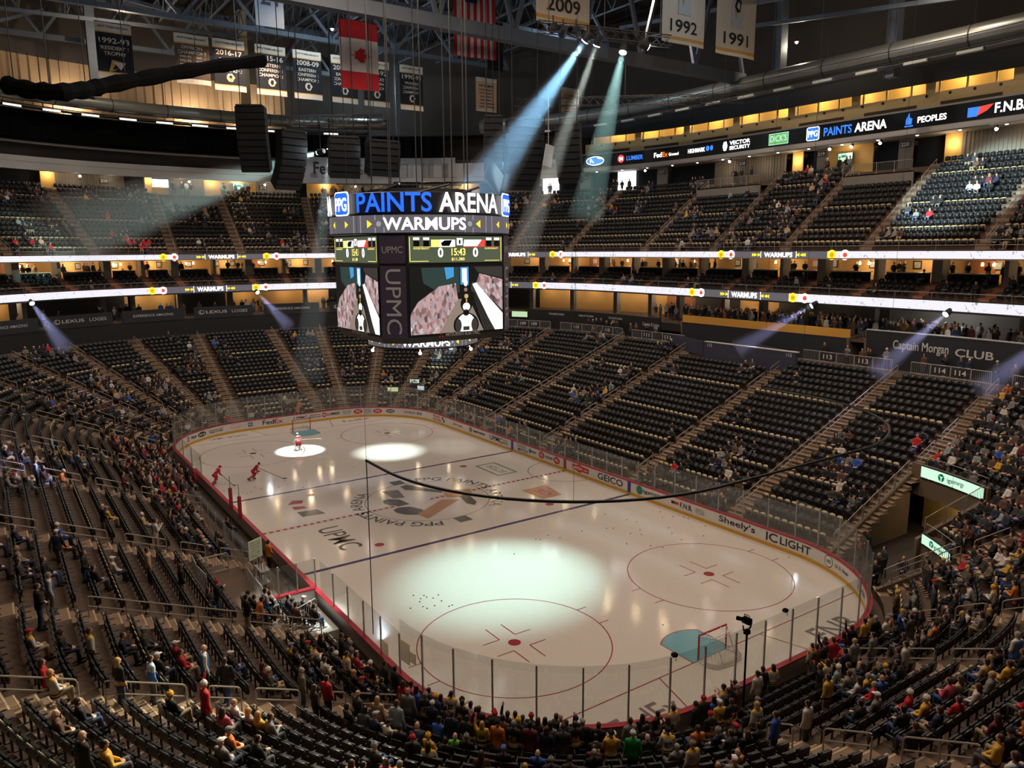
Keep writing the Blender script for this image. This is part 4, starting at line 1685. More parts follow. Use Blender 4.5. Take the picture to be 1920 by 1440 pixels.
ZC = 29.8
led([('d', 160.8, ZC, 1.35, .58, 0, .03), ('d', 160.8, ZC, 1.27, .5, 1, .035), ('t', 160.8, ZC, 'Ford', 1.5, .5, 0, .04)])
led([('d', 164.7, ZC, .5, .5, 2, .03), ('t', 164.7, ZC, '84', .6, .5, 0, .035), ('t', 166.8, ZC, 'LUMBER', 2.5, .56, 1, .03)])
led([('t', 170.3, ZC, 'Fed', 1.2, .6, 0, .03), ('t', 171.4, ZC, 'Ex', .8, .6, 5, .03), ('t', 172.7, ZC - .07, 'Ground', 1.5, .36, 0, .03)])
led([('t', 176.2, ZC, 'HIGHMARK', 2.6, .5, 0, .03), ('d', 177.9, ZC + .05, .28, .3, 1, .03), ('d', 178.5, ZC + .05, .22, .3, 1, .03)])
led([('p', 180.5, ZC, [(-.35, 0), (-.18, .5), (.18, .5), (.35, 0), (.18, -.5), (-.18, -.5)], 0, .03), ('t', 182.6, ZC + .28, 'VECTOR', 2.9, .44, 0, .03), ('t', 182.6, ZC - .28, 'SECURITY', 2.9, .42, 0, .03)])
led([('b', 187.8, ZC, 2.5, 1.2, 7, .03), ('b', 187.8, ZC, 2.35, 1.06, 4, .035), ('t', 187.8, ZC + .05, "DICK'S", 2.1, .7, 7, .04)])
led([('p', 192.0, ZC, [(-.75, -.55), (-.75, .55), (-.6, .68), (.6, .68), (.75, .55), (.75, -.55), (.6, -.68), (-.6, -.68)], 0, .03), ('b', 192.0, ZC, 1.3, 1.2, 1, .035), ('t', 192, ZC, 'PPG', 1.1, .62, 0, .04),
     ('t', 194.8, ZC, 'PAINTS', 3.1, .84, 1, .03), ('t', 198.3, ZC, 'ARENA', 3.3, .84, 0, .03)])
led([('p', 202.1, ZC, [(-.3, -.4), (-.3, .05), (.0, .65), (.05, .2), (.3, .1), (.25, -.4)], 1, .03), ('b', 202.1, ZC - .55, .8, .12, 1, .03), ('t', 204.2, ZC - .1, 'PEOPLES', 2.6, .55, 0, .03)])
led([('p', 208.2, ZC, [(-.9, .3), (-.9, -.5), (-.1, -.5), (.1, .3)], 1, .03), ('p', 208.2, ZC, [(.1, .3), (-.1, -.45), (.7, -.1), (1.2, .4)], 2, .031), ('t', 210.7, ZC, 'F.N.B.', 2.4, .84, 0, .03)])
# press boxes over the board
seg_wall(35, aisle_s2(133, 35) , su(35)[1], 30.7, 32.1, CREAM, 'wall_press')
seg_wall(37.6, aisle_s2(133, 37.6), su(37.6)[1], 31.5, 34.2, YEL, 'wall_press_back')
uslab(34.2, 38.6, 34.3, DARKW, 'ceiling_press', .1)
seg_wall(34, aisle_s2(131, 34), su(34)[1], 32.85, 34.4, DARKW, 'wall_press_soffit', .3)
p0, p1 = aisle_s2(134, 36.3), su(36.3)[1]
n = 16
for i in range(n):
    x, y, nx, ny = at(36.3, p0 + (p1 - p0) * (i + .5) / n)
    l = bpy.data.lights.new('press_light', 'POINT')
    l.energy, l.color, l.shadow_soft_size = 170, (1, .8, .42), .12
    o = bpy.data.objects.new('press_light', l)
    COL.objects.link(o)
    o.location = (x, y, 33.6)
p0, p1 = aisle_s2(134, 35), su(35)[1]
q = p0
while q < p1 - 8:            # flat dark strips stand for the shade in low press niches; window mullions above
    seg_wall(34.93, q, q + 5.2, 30.75, 31.2, mat('niche_shade', (96, 78, 58), .8), 'wall_press_niche_shade', .05)
    mb = MB()
    for w in (0, 2.4, 4.8, 6.6):
        x, y, nx, ny = at(35.0, q + w)
        mb.box((x, y, 32.6), (.1, .16 if w < 6 else .9, 1.1), math.atan2(ny, nx))
    mb.build('wall_press_mullion', CREAM, kind='structure')
    q += 7.4
nd = int((p1 - p0) / 2.1)
for i in range(nd):
    x, y, nx, ny = at(34.97, p0 + (i + .5) * (p1 - p0) / nd)
    if not in_frame(x, y, 31.8, 10):
        continue
    mb = MB()
    mb.tube([(x - nx * .03, y - ny * .03, 31.85), (x + nx * .04, y + ny * .04, 31.85)], .13, 10)
    mb.build('camera_port', INK, label='round dark port in the cream press box front, %s from the far end' % nth(i + 1), cat='port', group='press box ports')
# recessed lamps in the soffit over the upper seats and spotlights above the stairs
cnt = 0
t0, t1 = aisle_s2(62, 34.6), su(34.6)[1]
n = 44
for i in range(n):
    x, y, nx, ny = at(34.7, t0 + (t1 - t0) * (i + .5) / n)
    z = 28.4
    if not in_frame(x, y, z, 10):
        continue
    if at(23, 0) and s_of(34, x, y) < sF:
        z = 27.66
        mb = MB()
        continue
    mb = MB()
    mb.lathe((x, y, z), [(.11, 0), (.13, .03), (.13, .05)], 10)
    cnt += 1
    mb.build('downlight', LAMP_C, label='small recessed lamp in the soffit above the right upper seats, %s from the far end' % nth(cnt), cat='lamp', group='soffit lamps')
for i, (s, tgt) in enumerate(((90.5, 0), (103.4, 0), (113.2, 0), (125.6, 0), (145.2, 0), (168.3, 1), (181.1, 1), (193.9, 1), (196.3, 1), (199.3, 1), (209.7, 1))):
    x, y, nx, ny = at(34.3, s_of(34.3, *at(34, s)[:2]))
    z = 28.1 if tgt else 27.3
    mb = MB()
    mb.tube([(x, y, z + .4), (x, y, z + .1)], .03, 5)
    mb.tube([(x + nx * .12, y + ny * .12, z + .18), (x - nx * .12, y - ny * .12, z - .02)], .14, 10)
    o = mb.build('stair_spotlight', FRAME, label='bright little spotlight under the fascia above the upper stairs, %s from the frame edge' % nth(i + 1), cat='spotlight', group='stair spotlights')
    mb = MB()
    mb.ball((x - nx * .13, y - ny * .13, z - .03), .14, 10)
    mb.build('lens', mat('lamp_spot', (255, 250, 255), emit=40), o)
# wall above the far fascia
PANELG = mat('panel_grey', (74, 66, 60), .8, noise=.15, nscale=.6)
seg_wall(35.2, su(35.2)[0], aisle_s2(133, 35.2), 29.1, 31.0, PANELG, 'wall_far_upper')

# ================================================================== ROOF, BANNERS, RIGGING
STEELG = mat('roof_steel', (104, 112, 124), 0.6, noise=.15, nscale=.8)
STEELK = mat('roof_steel_dark', (50, 50, 52), 0.6)
DECK = mat('roof_deck', (52, 48, 46), 0.8, noise=.2, nscale=.5)
SIDING = mat('roof_siding', (190, 158, 122), 0.75, noise=.1, nscale=.5)
BLACKC = mat('black_cloth', (7, 7, 8), 0.9, spec=.1)
DUCT = mat('duct_metal', (150, 152, 148), 0.35, 0.6, noise=.1, nscale=1.5)
FLUO = mat('fluorescent', (250, 246, 236), emit=1.3)

mb = MB()
mb.box((5, -5, 48.2), (150, 130, .3))
for i in range(60):
    mb.box((5, -65 + i * 2.2, 47.98), (150, .5, .14))
mb.build('ceiling_roof', DECK, kind='structure')
# upper walls of the hall
for a, b, m, z0, z1, d in ((U0, ('a', 1, -1, 12), SIDING, 34.4, 41.2, 39), (U0, ('a', 1, -1, 12), PANELG, 41.2, 48.1, 39), (('a', 1, -1, 12), U1, PANELG, 34.4, 48.1, 39), (U0, U1, PANELG, 25.6, 34.6, 38.8)):
    mb = MB()
    s0, s1 = aisle_s(a, d), aisle_s(b, d)
    wall(mb, d, s0, s1, z0, z1, .3, 0, 2)
    if m is SIDING:
        n = int((s1 - s0) / 1.1)
        for i in range(n):
            x, y, nx, ny = at(d - .06, s0 + (i + .5) * (s1 - s0) / n)
            mb.box((x, y, (z0 + z1) / 2), (.12, .1, z1 - z0), math.atan2(ny, nx))
    mb.build('wall_upper', m, kind='structure')
# main trusses across the hall
k = 0
for x, y0, y1, zb in ((6, 9, -40.5, 34.9), (24, 22, -38, 41.5), (42, 22, -36, 42.0), (58, 24, -24, 42.0)):
    k += 1
    root = empty('roof_truss', (x, (y0 + y1) / 2, zb), 'grey steel roof truss %s' % {1: 'with the deep beam that crosses before the striped flag', 2: 'above the maple leaf flag', 3: 'from which the far row of banners hangs', 4: 'closest to the far end wall'}[k], 'truss', 'main roof trusses')
    mb = MB()
    mb.beam((x, y0, zb + .5), (x, y1, zb + .2), .6 if k > 1 else .9, 1.0 if k == 1 else .5)
    mb.build('bottom_chord', STEELG, root)
    mb = MB()
    mb.beam((x, y0, 47.4), (x, y1, 47.4), .5, .6)
    mb.build('top_chord', STEELG, root)
    n = 7
    for i in range(n):
        ya, yb = y0 + (y1 - y0) * i / n, y0 + (y1 - y0) * (i + 1) / n
        mb = MB()
        mb.beam((x, ya, zb + .5), (x, (ya + yb) / 2, 47.3), .3, .3)
        mb.beam((x, (ya + yb) / 2, 47.3), (x, yb, zb + .5), .3, .3)
        mb.build('web_member', STEELG, root)
# purlins and bar joists
for i, y in enumerate(np.arange(-36, 24, 4.6)):
    mb = MB()
    z = 44.6
    xe = min(57, pt_y(1, y, 38)[0] - 1.5) if abs(y) < 42 else 30
    for zz in (z, z + 2.4):
        mb.beam((-12, y, zz), (xe, y, zz), .16, .16)
    for q in range(23):
        xa = -12 + q * 3
        if xa + 3 > xe:
            break
        mb.beam((xa, y, z), (xa + 1.5, y, z + 2.4), .09, .09)
        mb.beam((xa + 1.5, y, z + 2.4), (xa + 3, y, z), .09, .09)
    mb.build('bar_joist', STEELG, label='long grey bar joist under the roof, %s from the side above the advert board' % nth(i + 1), cat='joist', group='roof bar joists')
for i, (x0, y0, x1, y1, z0, z1) in enumerate(((44, 34, 56, -6, 41, 45), (30, 30, 54, 2, 42, 46), (50, 30, 60, 16, 38, 46), (-8, -34, 24, -40, 39, 44), (-16, -30, 10, -44, 38, 45), (-20, -36, 6, -40, 36, 40), (-26, -28, -8, -42, 37, 43))):
    mb = MB()
    mb.beam((x0, y0, z0), (x1, y1, z1), .35, .35)
    mb.build('roof_brace', STEELG, label='slanting grey roof brace, %s from the far curve clockwise' % nth(i + 1), cat='brace', group='slanting roof braces')
# hanging posts
for i, (x, y, z0, nm) in enumerate(((54.5, 12.5, 36.6, 'beside the presidents trophy banner'), (55.7, -4.8, 36.0, 'pale in the light, behind the dark cloth roll'), (49.8, -23.2, 33.6, 'slim, beyond the maple leaf flag'), (2.0, -41, 34.2, 'just past the 1991 banner'), (-9.6, -41, 32.6, 'over the press boxes'))):
    mb = MB()
    w = .35 if i == 2 else .75
    mb.box((x, y, (z0 + 48) / 2), (w, w, 48 - z0))
    for s in (-1, 1):
        mb.box((x + s * w * .55, y, (z0 + 48) / 2), (.06, w * 1.3, 48 - z0))
    mb.build('roof_post', STEELG if i != 1 else mat('post_pale', (190, 172, 136), .6), label='steel roof post %s' % nm, cat='post', group='roof posts')  # one post takes a paler colour than the others
# round ducts
for nm, d, z, r, a, b in (('big round metal duct that curves along the right side under the roof', 27, 34.3, .9, ('a', 1, -1, 50), ('a', -1, -1, 45)), ('round metal duct along the far end behind the banners', 30, 35.3, .75, ('x', 1, 6), ('a', 1, -1, 30))):
    s0, s1 = aisle_s(a, d), aisle_s(b, d)
    L = arc(d, s0, s1, 1.6)
    mb = MB()
    mb.tube([(x, y, z) for x, y, _, _ in L], r, 14)
    o = mb.build('air_duct', DUCT, smooth=True, label=nm, cat='duct', group='air ducts')
    for x, y, nx, ny in L[2::4]:
        b_ = MB()
        ta = Vector((ny, -nx, 0)) * .05
        b_.tube([Vector((x, y, z)) - ta, Vector((x, y, z)) + ta], r + .03, 14)
        b_.tube([(x, y, z + r), (x, y, 47.9)], .02, 4)
        b_.build('band', STEELK, o)
# walkway with lamps under the duct, curtain and rail on the far side
for nm, d, z, a, b in (('far', 30.2, 34.0, ('x', 1, 4), ('a', 1, -1, 26)), ('right', 25.6, 33.0, ('a', 1, -1, 60), ('a', -1, -1, 50))):
    s0, s1 = aisle_s(a, d), aisle_s(b, d)
    mb = MB()
    for q in (0, 1.0):
        L = arc(d + q, s_of(d + q, *at(d, s0)[:2]), s_of(d + q, *at(d, s1)[:2]), 2)
        mb.tube([(x, y, z + .2) for x, y, _, _ in L], .06, 4)
        mb.tube([(x, y, z + 1.2) for x, y, _, _ in L], .03, 4)
    L = arc(d, s0, s1, 2)
    rr = [[(x, y, z), (x, y, z + .1), (x + nx, y + ny, z + .1), (x + nx, y + ny, z)] for x, y, nx, ny in L]
    mb.loft(rr, 0, True, True)
    mb.build('catwalk', STEELK, label='dark service catwalk running under the roof along the %s' % ('far end wall' if nm == 'far' else 'right side over the press boxes'), cat='catwalk', group='catwalks')
    s = s0 + 3
    c = 0
    while s < s1 - 3:
        x, y, nx, ny = at(d - .1, s)
        if in_frame(x, y, z, 0):
            c += 1
            mb = MB()
            mb.box((x, y, z - .1), (.35, 2.0, .26), math.atan2(ny, nx))
            o = mb.build('strip_light', STEELG, label='strip lamp hung below the %s catwalk, %s along it' % ('far end' if nm == 'far' else 'right hand', nth(c)), cat='strip light', group='catwalk strip lights')
            mb = MB()
            mb.box((x - nx * .19, y - ny * .19, z - .1), (.03, 1.9, .2), math.atan2(ny, nx))
            mb.build('diffuser', FLUO if nm == 'far' else mat('tube_off', (190, 190, 180), .4), o)
        s += 4.2
mb = MB()
s0, s1 = aisle_s(U0, 32), aisle_s(('a', 1, -1, 40), 32)
L = arc(32, s0, s1, .5)
mb.loft([[(x + nx * .08 * math.sin(i * 2.1), y + ny * .08 * math.sin(i * 2.1), 31.0), (x + nx * .08 * math.sin(i * 2.1), y + ny * .08 * math.sin(i * 2.1), 33.9)] for i, (x, y, nx, ny) in enumerate(L)])
mb.build('curtain', BLACKC, label='long black curtain hanging below the far end catwalk', cat='curtain')
s0, s1 = aisle_s(U0, 34), aisle_s(('a', 1, -1, 12), 34)
mb = MB()
L = arc(33.6, aisle_s(U0, 33.6), aisle_s(('a', 1, -1, 4), 33.6), 1.5)
mb.tube([(x, y, 30.6) for x, y, _, _ in L], .14, 8)
mb.build('rail_pipe', mat('pale_pipe', (196, 190, 180), .4), label='pale pipe that runs below the black curtain along the far end', cat='pipe')
# dark rolled cloth sweeping across the upper part
mb = MB()
roll = [(-1.64, 23.68, 26.4), (-2.42, 22.61, 26.1), (-3.18, 21.54, 26.0), (-1.2, 20.1, 26.6), (0.18, 18.9, 27.2), (3.12, 15.57, 28.6), (5.74, 11.77, 30.05), (8.26, 7.83, 31.41)]
pts, rad_ = [], []
for i in range(len(roll) - 1):
    for q in range(6):
        t = q / 6
        pts.append(Vector(roll[i]).lerp(Vector(roll[i + 1]), t))
        rad_.append(.42 + .05 * math.sin(i * 3.1 + q * 1.7))
pts.append(Vector(roll[-1]))
rad_.append(.5)
mb.tube(pts, rad_, 9)
o = mb.build('cloth_roll', BLACKC, label='thick roll of black cloth hung in a long curve before the far banners', cat='cloth roll')
mb = MB()
for i in range(2, len(pts), 8):
    mb.tube([pts[i], pts[i] + Vector((0, 0, 16))], .025, 4)
mb.build('hanging_line', STEELK, o)


# ---- banners
BK = mat('banner_black', (30, 28, 34), .85)
BW = mat('banner_white', (222, 206, 186), .85)
BG = mat('banner_gold', (210, 160, 84), .85)
BT = mat('banner_brown', (92, 70, 56), .85)
BTAN = mat('banner_tan', (226, 180, 140), .85)
BINK = mat('banner_ink', (40, 36, 40), .85)
BSIL = mat('banner_silver', (196, 196, 198), .85)
BNS = [BK, BW, BG, BT, BTAN, BINK, BSIL]


def banner(name, x, ya, yb, z0, z1, label, bands, texts, extra=None):
    """cloth hung in the plane x, left edge ya, right edge yb as seen from the ice"""
    w = ya - yb
    h = z1 - z0
    mb = MB()

    def P(u, v, off=0):      # u 0..1 left to right, v 0..1 bottom to top
        return (x - off + .06 * math.sin(u * 7 + v * 3), ya - u * w, z0 + v * h)
    for v0, v1, mi in bands:
        nu = 8
        for i in range(nu):
            a, b = i / nu, (i + 1) / nu
            mb.add([P(a, v0), P(b, v0), P(b, v1), P(a, v1)], [(0, 1, 2, 3)], mi)
            mb.add([P(a, v0, -.02), P(b, v0, -.02), P(b, v1, -.02), P(a, v1, -.02)], [(3, 2, 1, 0)], mi)
    for t, u, v, tw, th, mi in texts:
        vs, fs = text_geo(t, .014)
        mb.add([P(u + (q[0] - .5) * tw, v + (q[1] - .5) * th, .03) for q in vs], fs, mi)
    for poly, mi in (extra or []):
        mb.add([P(u, v, .025 + .004 * k) for k, (u, v) in [(len(mb.f) % 5, p) for p in poly]], [tuple(range(len(poly)))], mi)
    o = mb.build(name, BNS, label=label, cat='banner', group='banners under the roof', origin=(x, (ya + yb) / 2, z0))
    mb = MB()
    mb.tube([(x, ya, z1 + .03), (x, yb, z1 + .03)], .05, 6)
    for u in (.1, .9):
        mb.tube([(x, ya - u * w, z1), (x, ya - u * w, 47.9)], .015, 4)
    mb.build('batten', STEELK, o)
    return o


def conf(year, l1, l2, l3):
    return [('PITTSBURGH', .5, .925, .8, .035, 5), (year, .5, .74, .82, .10, 1), (l1, .5, .60, .62, .065, 1), (l2, .5, .50, .86, .065, 1), (l3, .5, .40, .84, .065, 1)]


CB = [(0, .1, 1), (.1, .12, 2), (.12, .82, 0), (.82, .84, 2), (.84, 1, 1)]
BIRD = [([(.36, .30), (.5, .17), (.66, .27), (.52, .24)], 2), ([(.38, .24), (.42, .33), (.55, .34), (.64, .27), (.56, .18), (.45, .18)], 1), ([(.44, .25), (.48, .31), (.56, .3), (.55, .22), (.48, .21)], 0)]
ZB0, ZB1 = 35.2, 40.4
banner('banner', 40, 13.97, 10.71, ZB0, ZB1, 'black banner reading 1992-93 presidents trophy, beyond the cloth roll', CB, [('PITTSBURGH', .5, .925, .8, .035, 5), ('1992-93', .5, .68, .84, .10, 1), ("PRESIDENTS'", .5, .55, .9, .07, 1), ('TROPHY', .5, .45, .62, .07, 1)],
       [([(.3, .12), (.45, .14), (.75, .3), (.4, .34)], 2), ([(.4, .3), (.78, .3), (.62, .16), (.55, .22)], 1)])
banner('banner', 40, 6.74, 3.33, 35.5, ZB1, 'brown banner headed division champions with two columns of years', [(0, .1, 1), (.1, .8, 3), (.8, .83, 2), (.83, 1, 1)],
       [('PITTSBURGH', .5, .915, .8, .035, 5), ('DIVISION', .5, .73, .6, .07, 1), ('CHAMPIONS', .5, .63, .84, .07, 1), ('1990-91', .27, .54, .36, .05, 1), ('2007-08', .74, .54, .36, .05, 1), ('1992-93', .27, .46, .36, .05, 1), ('2012-13', .74, .46, .36, .05, 1), ('1993-94', .27, .38, .36, .05, 1), ('2013-14', .74, .38, .36, .05, 1)])
for year, ya, yb in (('2016-17', 2.95, -.36), ('2015-16', -1.49, -4.83), ('2008-09', -5.67, -8.95), ('2007-08', -10.08, -13.3)):
    banner('banner', 40, ya, yb, ZB0, ZB1, 'black conference banner of %s with white top, third to sixth in the far row' % year, CB, conf(year, 'EASTERN', 'CONFERENCE', 'CHAMPIONS'), BIRD)
for year, ya, yb in (('1991-92', -14.1, -17.4), ('1990-91', -18.86, -21.98)):
    banner('banner', 40, ya, yb, ZB0, ZB1, 'black wales conference banner of %s %s' % (year, 'partly behind the maple leaf flag' if year == '1991-92' else 'last of the far row'), CB, conf(year, 'WALES', 'CONFERENCE', 'CHAMPIONS'), BIRD)
for i, (ya, yb, t, nm) in enumerate(((-29.7, -32.9, 'NHL MVP', 'nearest the striped flag'), (-42.9, -46.0, 'SCORING', 'pale in the light beam'), (-46.8, -50.2, 'NHL SCORING', 'last on the right'))):
    banner('banner', 40 if i == 0 else 39.0, ya, yb, 36.0, 40.2, 'tan award banner listing winners, %s' % nm, [(0, .04, 1), (.04, .84, 4), (.84, .87, 2), (.87, 1, 1)],
           [(t, .5, .76, .72, .08, 5)] + [('%d  LEMIEUX' % (1988 + 4 * q) if False else '%d' % (1988 + 4 * q), .27, .64 - .1 * q, .26, .05, 5) for q in range(6)] + [('WINNER', .68, .64 - .1 * q, .42, .045, 5) for q in range(6)])
CUP = lambda: [([(.35, .3), (.38, .62), (.44, .66), (.43, .9), (.36, 1.0), (.64, 1.0), (.57, .9), (.56, .66), (.62, .62), (.65, .3)], 6), ([(.46, .38), (.4, .55), (.52, .5)], 2), ([(.42, .52), (.48, .62), (.6, .58), (.56, .47), (.48, .46)], 0), ([(.47, .52), (.5, .58), (.56, .56), (.54, .49)], 1)]
for year, x, ya, yb, z0, z1, nm in (('1991', 0, -29.5, -34.7, 35.1, 43.0, 'nearest the roof posts'), ('1992', 0, -22.9, -28.0, 35.2, 43.0, 'between the lamp rig and the 1991 banner'), ('2009', -1, -9.3, -14.3, 34.5, 42.0, 'behind the lamp rig')):
    banner('banner', x, ya, yb, z0, z1, 'large white champions banner reading %s, %s' % (year, nm), [(0, .035, 1), (.035, .07, 2), (.07, 1, 1)], [(year, .5, .18, .62, .13, 5)], CUP())
# flags
FR = mat('flag_red', (206, 44, 56), .85)
FWH = mat('flag_white', (226, 218, 214), .85)
FBL = mat('flag_blue', (48, 56, 110), .85)


def flag(x, ya, yb, z0, z1, label, fill):
    mb = MB()
    w, h = ya - yb, z1 - z0
    P = lambda u, v, off=0: (x - off + .08 * math.sin(u * 6 + v * 2.2), ya - u * w, z0 + v * h)
    fill(mb, P)
    o = mb.build('flag', [FR, FWH, FBL], label=label, cat='flag', origin=(x, (ya + yb) / 2, z0))
    mb = MB()
    mb.tube([(x, ya, z1 + .02), (x, yb, z1 + .02)], .04, 6)
    for u in (.1, .9):
        mb.tube([(x, ya - u * w, z1), (x, ya - u * w, 47.9)], .015, 4)
    mb.build('batten', STEELK, o)


def strip(mb, P, u0, u1, v0, v1, mi, off=0, n=6):
    for i in range(n):
        a, b = u0 + (u1 - u0) * i / n, u0 + (u1 - u0) * (i + 1) / n
        mb.add([P(a, v0, off), P(b, v0, off), P(b, v1, off), P(a, v1, off)], [(0, 1, 2, 3)], mi)


def us_flag(mb, P):
    for i in range(13):
        strip(mb, P, i / 13, (i + 1) / 13, 0, 1, i % 2, 0, 2)
    strip(mb, P, 0, 7 / 13, .6, 1, 2, .02)
    for r in range(9):
        for c in range(6 if r % 2 == 0 else 5):
            u = (.04 + c * .09 + (.045 if r % 2 else 0))
            v = .985 - r * .042
            s = [(.022 * (1 if k % 2 == 0 else .42) * math.sin(PI * k / 5), .013 * (1 if k % 2 == 0 else .42) * math.cos(PI * k / 5)) for k in range(10)]
            mb.add([P(u + a, v + b, .03) for a, b in s], [tuple(range(10))], 1)


def ca_flag(mb, P):
    strip(mb, P, 0, 1, .74, 1, 0)
    strip(mb, P, 0, 1, .26, .74, 1)
    strip(mb, P, 0, 1, 0, .26, 0)
    leaf = [(0, 1), (.11, .78), (.24, .85), (.18, .45), (.36, .64), (.41, .53), (.62, .57), (.55, .35), (.66, .29), (.30, .0), (.34, -.13), (.03, -.08), (.04, -.45), (-.04, -.45), (-.03, -.08), (-.34, -.13), (-.30, .0), (-.66, .29), (-.55, .35), (-.62, .57), (-.41, .53), (-.36, .64), (-.18, .45), (-.24, .85), (-.11, .78)]
    # the leaf lies on its side, tip to the right as the flag hangs
    pts = [(.42 + a * .38, .5 - b * .17) for b, a in [(p[0], p[1]) for p in leaf]]
    c = (.5, .5)
    for i in range(len(pts)):
        q = pts[(i + 1) % len(pts)]
        mb.add([P(c[0], c[1], .03), P(*pts[i], .03), P(*q, .03)], [(0, 1, 2)], 0)


flag(9, -8.3, -12.4, 34.0, 41.0, 'hanging flag with red and white stripes and a blue starred corner', us_flag)
flag(12, .4, -2.9, 31.0, 36.2, 'hanging red and white flag with a red maple leaf on its side', ca_flag)
mb = MB()
mb.box((20, 3.2, 39), (.06, 2.4, 4.2))
mb.text('21', plane_fn((19.95, 3.2, 39.4), (0, -1, 0)), 1.5, 1.6, 1)
o = mb.build('banner', [mat('banner_pale', (104, 112, 122), .85), BINK], label='pale retired number banner reading 21 beside the maple leaf flag', cat='banner', group='banners under the roof')
mb = MB()
mb.box((10.5, -13.3, 35.6), (.06, 1.6, 4.0))
mb.build('banner', BK, label='narrow dark banner half hidden behind the striped flag', cat='banner', group='banners under the roof')

# ---- loudspeaker clusters
SPK = mat('speaker_black', (24, 26, 30), .7)


def array(c, yaw, n, w, label, curve=.16, hang=47.5):
    root = empty('speaker_array', c, label, 'loudspeaker', 'hanging loudspeaker arrays')
    p = Vector(c) + Vector((0, 0, n * .5))
    a = 0.0
    for i in range(n):
        mb = MB()
        M = Matrix.Rotation(yaw, 3, 'Z') @ Matrix.Rotation(a, 3, 'Y')
        mb.box(p, (1.0, w, .47), 0, 0, M)
        mb.box(p + M @ Vector((.51, 0, 0)), (.03, w * .92, .4), 0, 0, M)
        mb.build('speaker_box', SPK, root)
        p = p + M @ Vector((0, 0, -.5))
        a += curve / n * 3
    mb = MB()
    top = Vector(c) + Vector((0, 0, n * .5 + .3))
    mb.box(top, (1.3, w * .9, .12), yaw)
    for s in (-1, 1):
        q = top + Vector((-math.sin(yaw), math.cos(yaw), 0)) * (s * w * .35)
        mb.tube([q, (q.x, q.y, hang)], .035, 5)
    mb.build('fly_frame', STEELK, root)
    return root


array((16.6, 6.3, 24.4), math.radians(150), 10, 2.3, 'tall black loudspeaker array left of the scoreboard, outermost there')
array((13.9, 4.0, 22.8), math.radians(190), 9, 2.2, 'black loudspeaker array hanging just beside the one left of the scoreboard', .3)
array((11.5, .6, 23.8), math.radians(170), 6, 2.4, 'black loudspeaker array above the left part of the scoreboard')
array((8.6, -1.4, 23.8), math.radians(180), 5, 2.6, 'dark loudspeaker array right over the scoreboard sign')
array((5.3, -9.6, 23.9), math.radians(150), 9, 1.5, 'slim black loudspeaker array right of the scoreboard cables')
array((3.7, -11.6, 22.6), math.radians(160), 11, 3.0, 'big black loudspeaker array right of the scoreboard', .3)
array((1.4, -14.2, 23.2), math.radians(130), 9, 2.0, 'black loudspeaker array nearest the oval car badge on the advert board', .3)
mb = MB()
for (c, s, rz) in (((4.6, -10.6, 22.7), (.15, 2.6, 2.0), .5), ((2.3, -13.0, 24.6), (.12, 1.0, 1.6), .3)):
    pass
mb.box((3.9, -8.7, 23.9), (.14, 2.6, 1.9), .5, 0, Matrix.Rotation(.5, 3, 'Z') @ Matrix.Rotation(.5, 3, 'X'))
mb.tube([(3.9, -8.7, 24.3), (3.9, -8.7, 47.8)], .03, 5)
mb.build('baffle_panel', SPK, label='tilted dark panel hanging under the big right loudspeaker array', cat='panel', group='hanging panels')
mb = MB()
mb.box((2.3, -12.9, 25.6), (.1, .8, 1.7), 0, 0, Matrix.Rotation(.2, 3, 'X'))
mb.tube([(2.3, -12.9, 26.4), (2.3, -12.9, 30)], .03, 5)
mb.build('baffle_panel', mat('panel_pale', (210, 216, 224), .5), label='small pale panel lit up on the big right loudspeaker array', cat='panel', group='hanging panels')
# lighting truss frames
def box_truss(name, p, q, label, w=.5, hang=True, cat='truss'):
    p, q = Vector(p), Vector(q)
    t = (q - p).normalized()
    s = t.cross(Vector((0, 0, 1))).normalized() * w / 2
    u = Vector((0, 0, w / 2))
    mb = MB()
    C4 = [s + u, s - u, -s - u, -s + u]
    for c in C4:
        mb.tube([p + c, q + c], .035, 5)
    L = (q - p).length
    n = max(3, int(L / w))
    for i in range(n):
        a, b = p.lerp(q, i / n), p.lerp(q, (i + 1) / n)
        for j in range(4):
            mb.tube([a + C4[j], b + C4[(j + 1) % 4]], .02, 4, caps=False)
    o = mb.build(name, STEELK, label=label, cat=cat, group='rigging trusses')
    if hang:
        mb = MB()
        for f in (.08, .5, .92):
            a = p.lerp(q, f)
            mb.tube([a + u, (a.x, a.y, 47.8)], .03, 5)
        mb.build('hanger', STEELK, o)
    return o


box_truss('lamp_truss', (-7.6, -4.6, 31.9), (-12.4, -11.3, 30.9), 'black lamp truss carrying the bright stage lamps below the 2009 banner', .6)
box_truss('lamp_truss', (14.6, 4.2, 28.5), (9.5, -1.8, 28.5), 'dark truss with small lamps left of the scoreboard cables', .6)
box_truss('lamp_truss', (9, 2.4, 22.9), (5.0, -6.4, 22.9), 'low dark truss just above the scoreboard sign', .7)
box_truss('lamp_truss', (20, -22, 33.2), (2, -36, 32.2), 'long dark truss before the far part of the press boxes', .8)


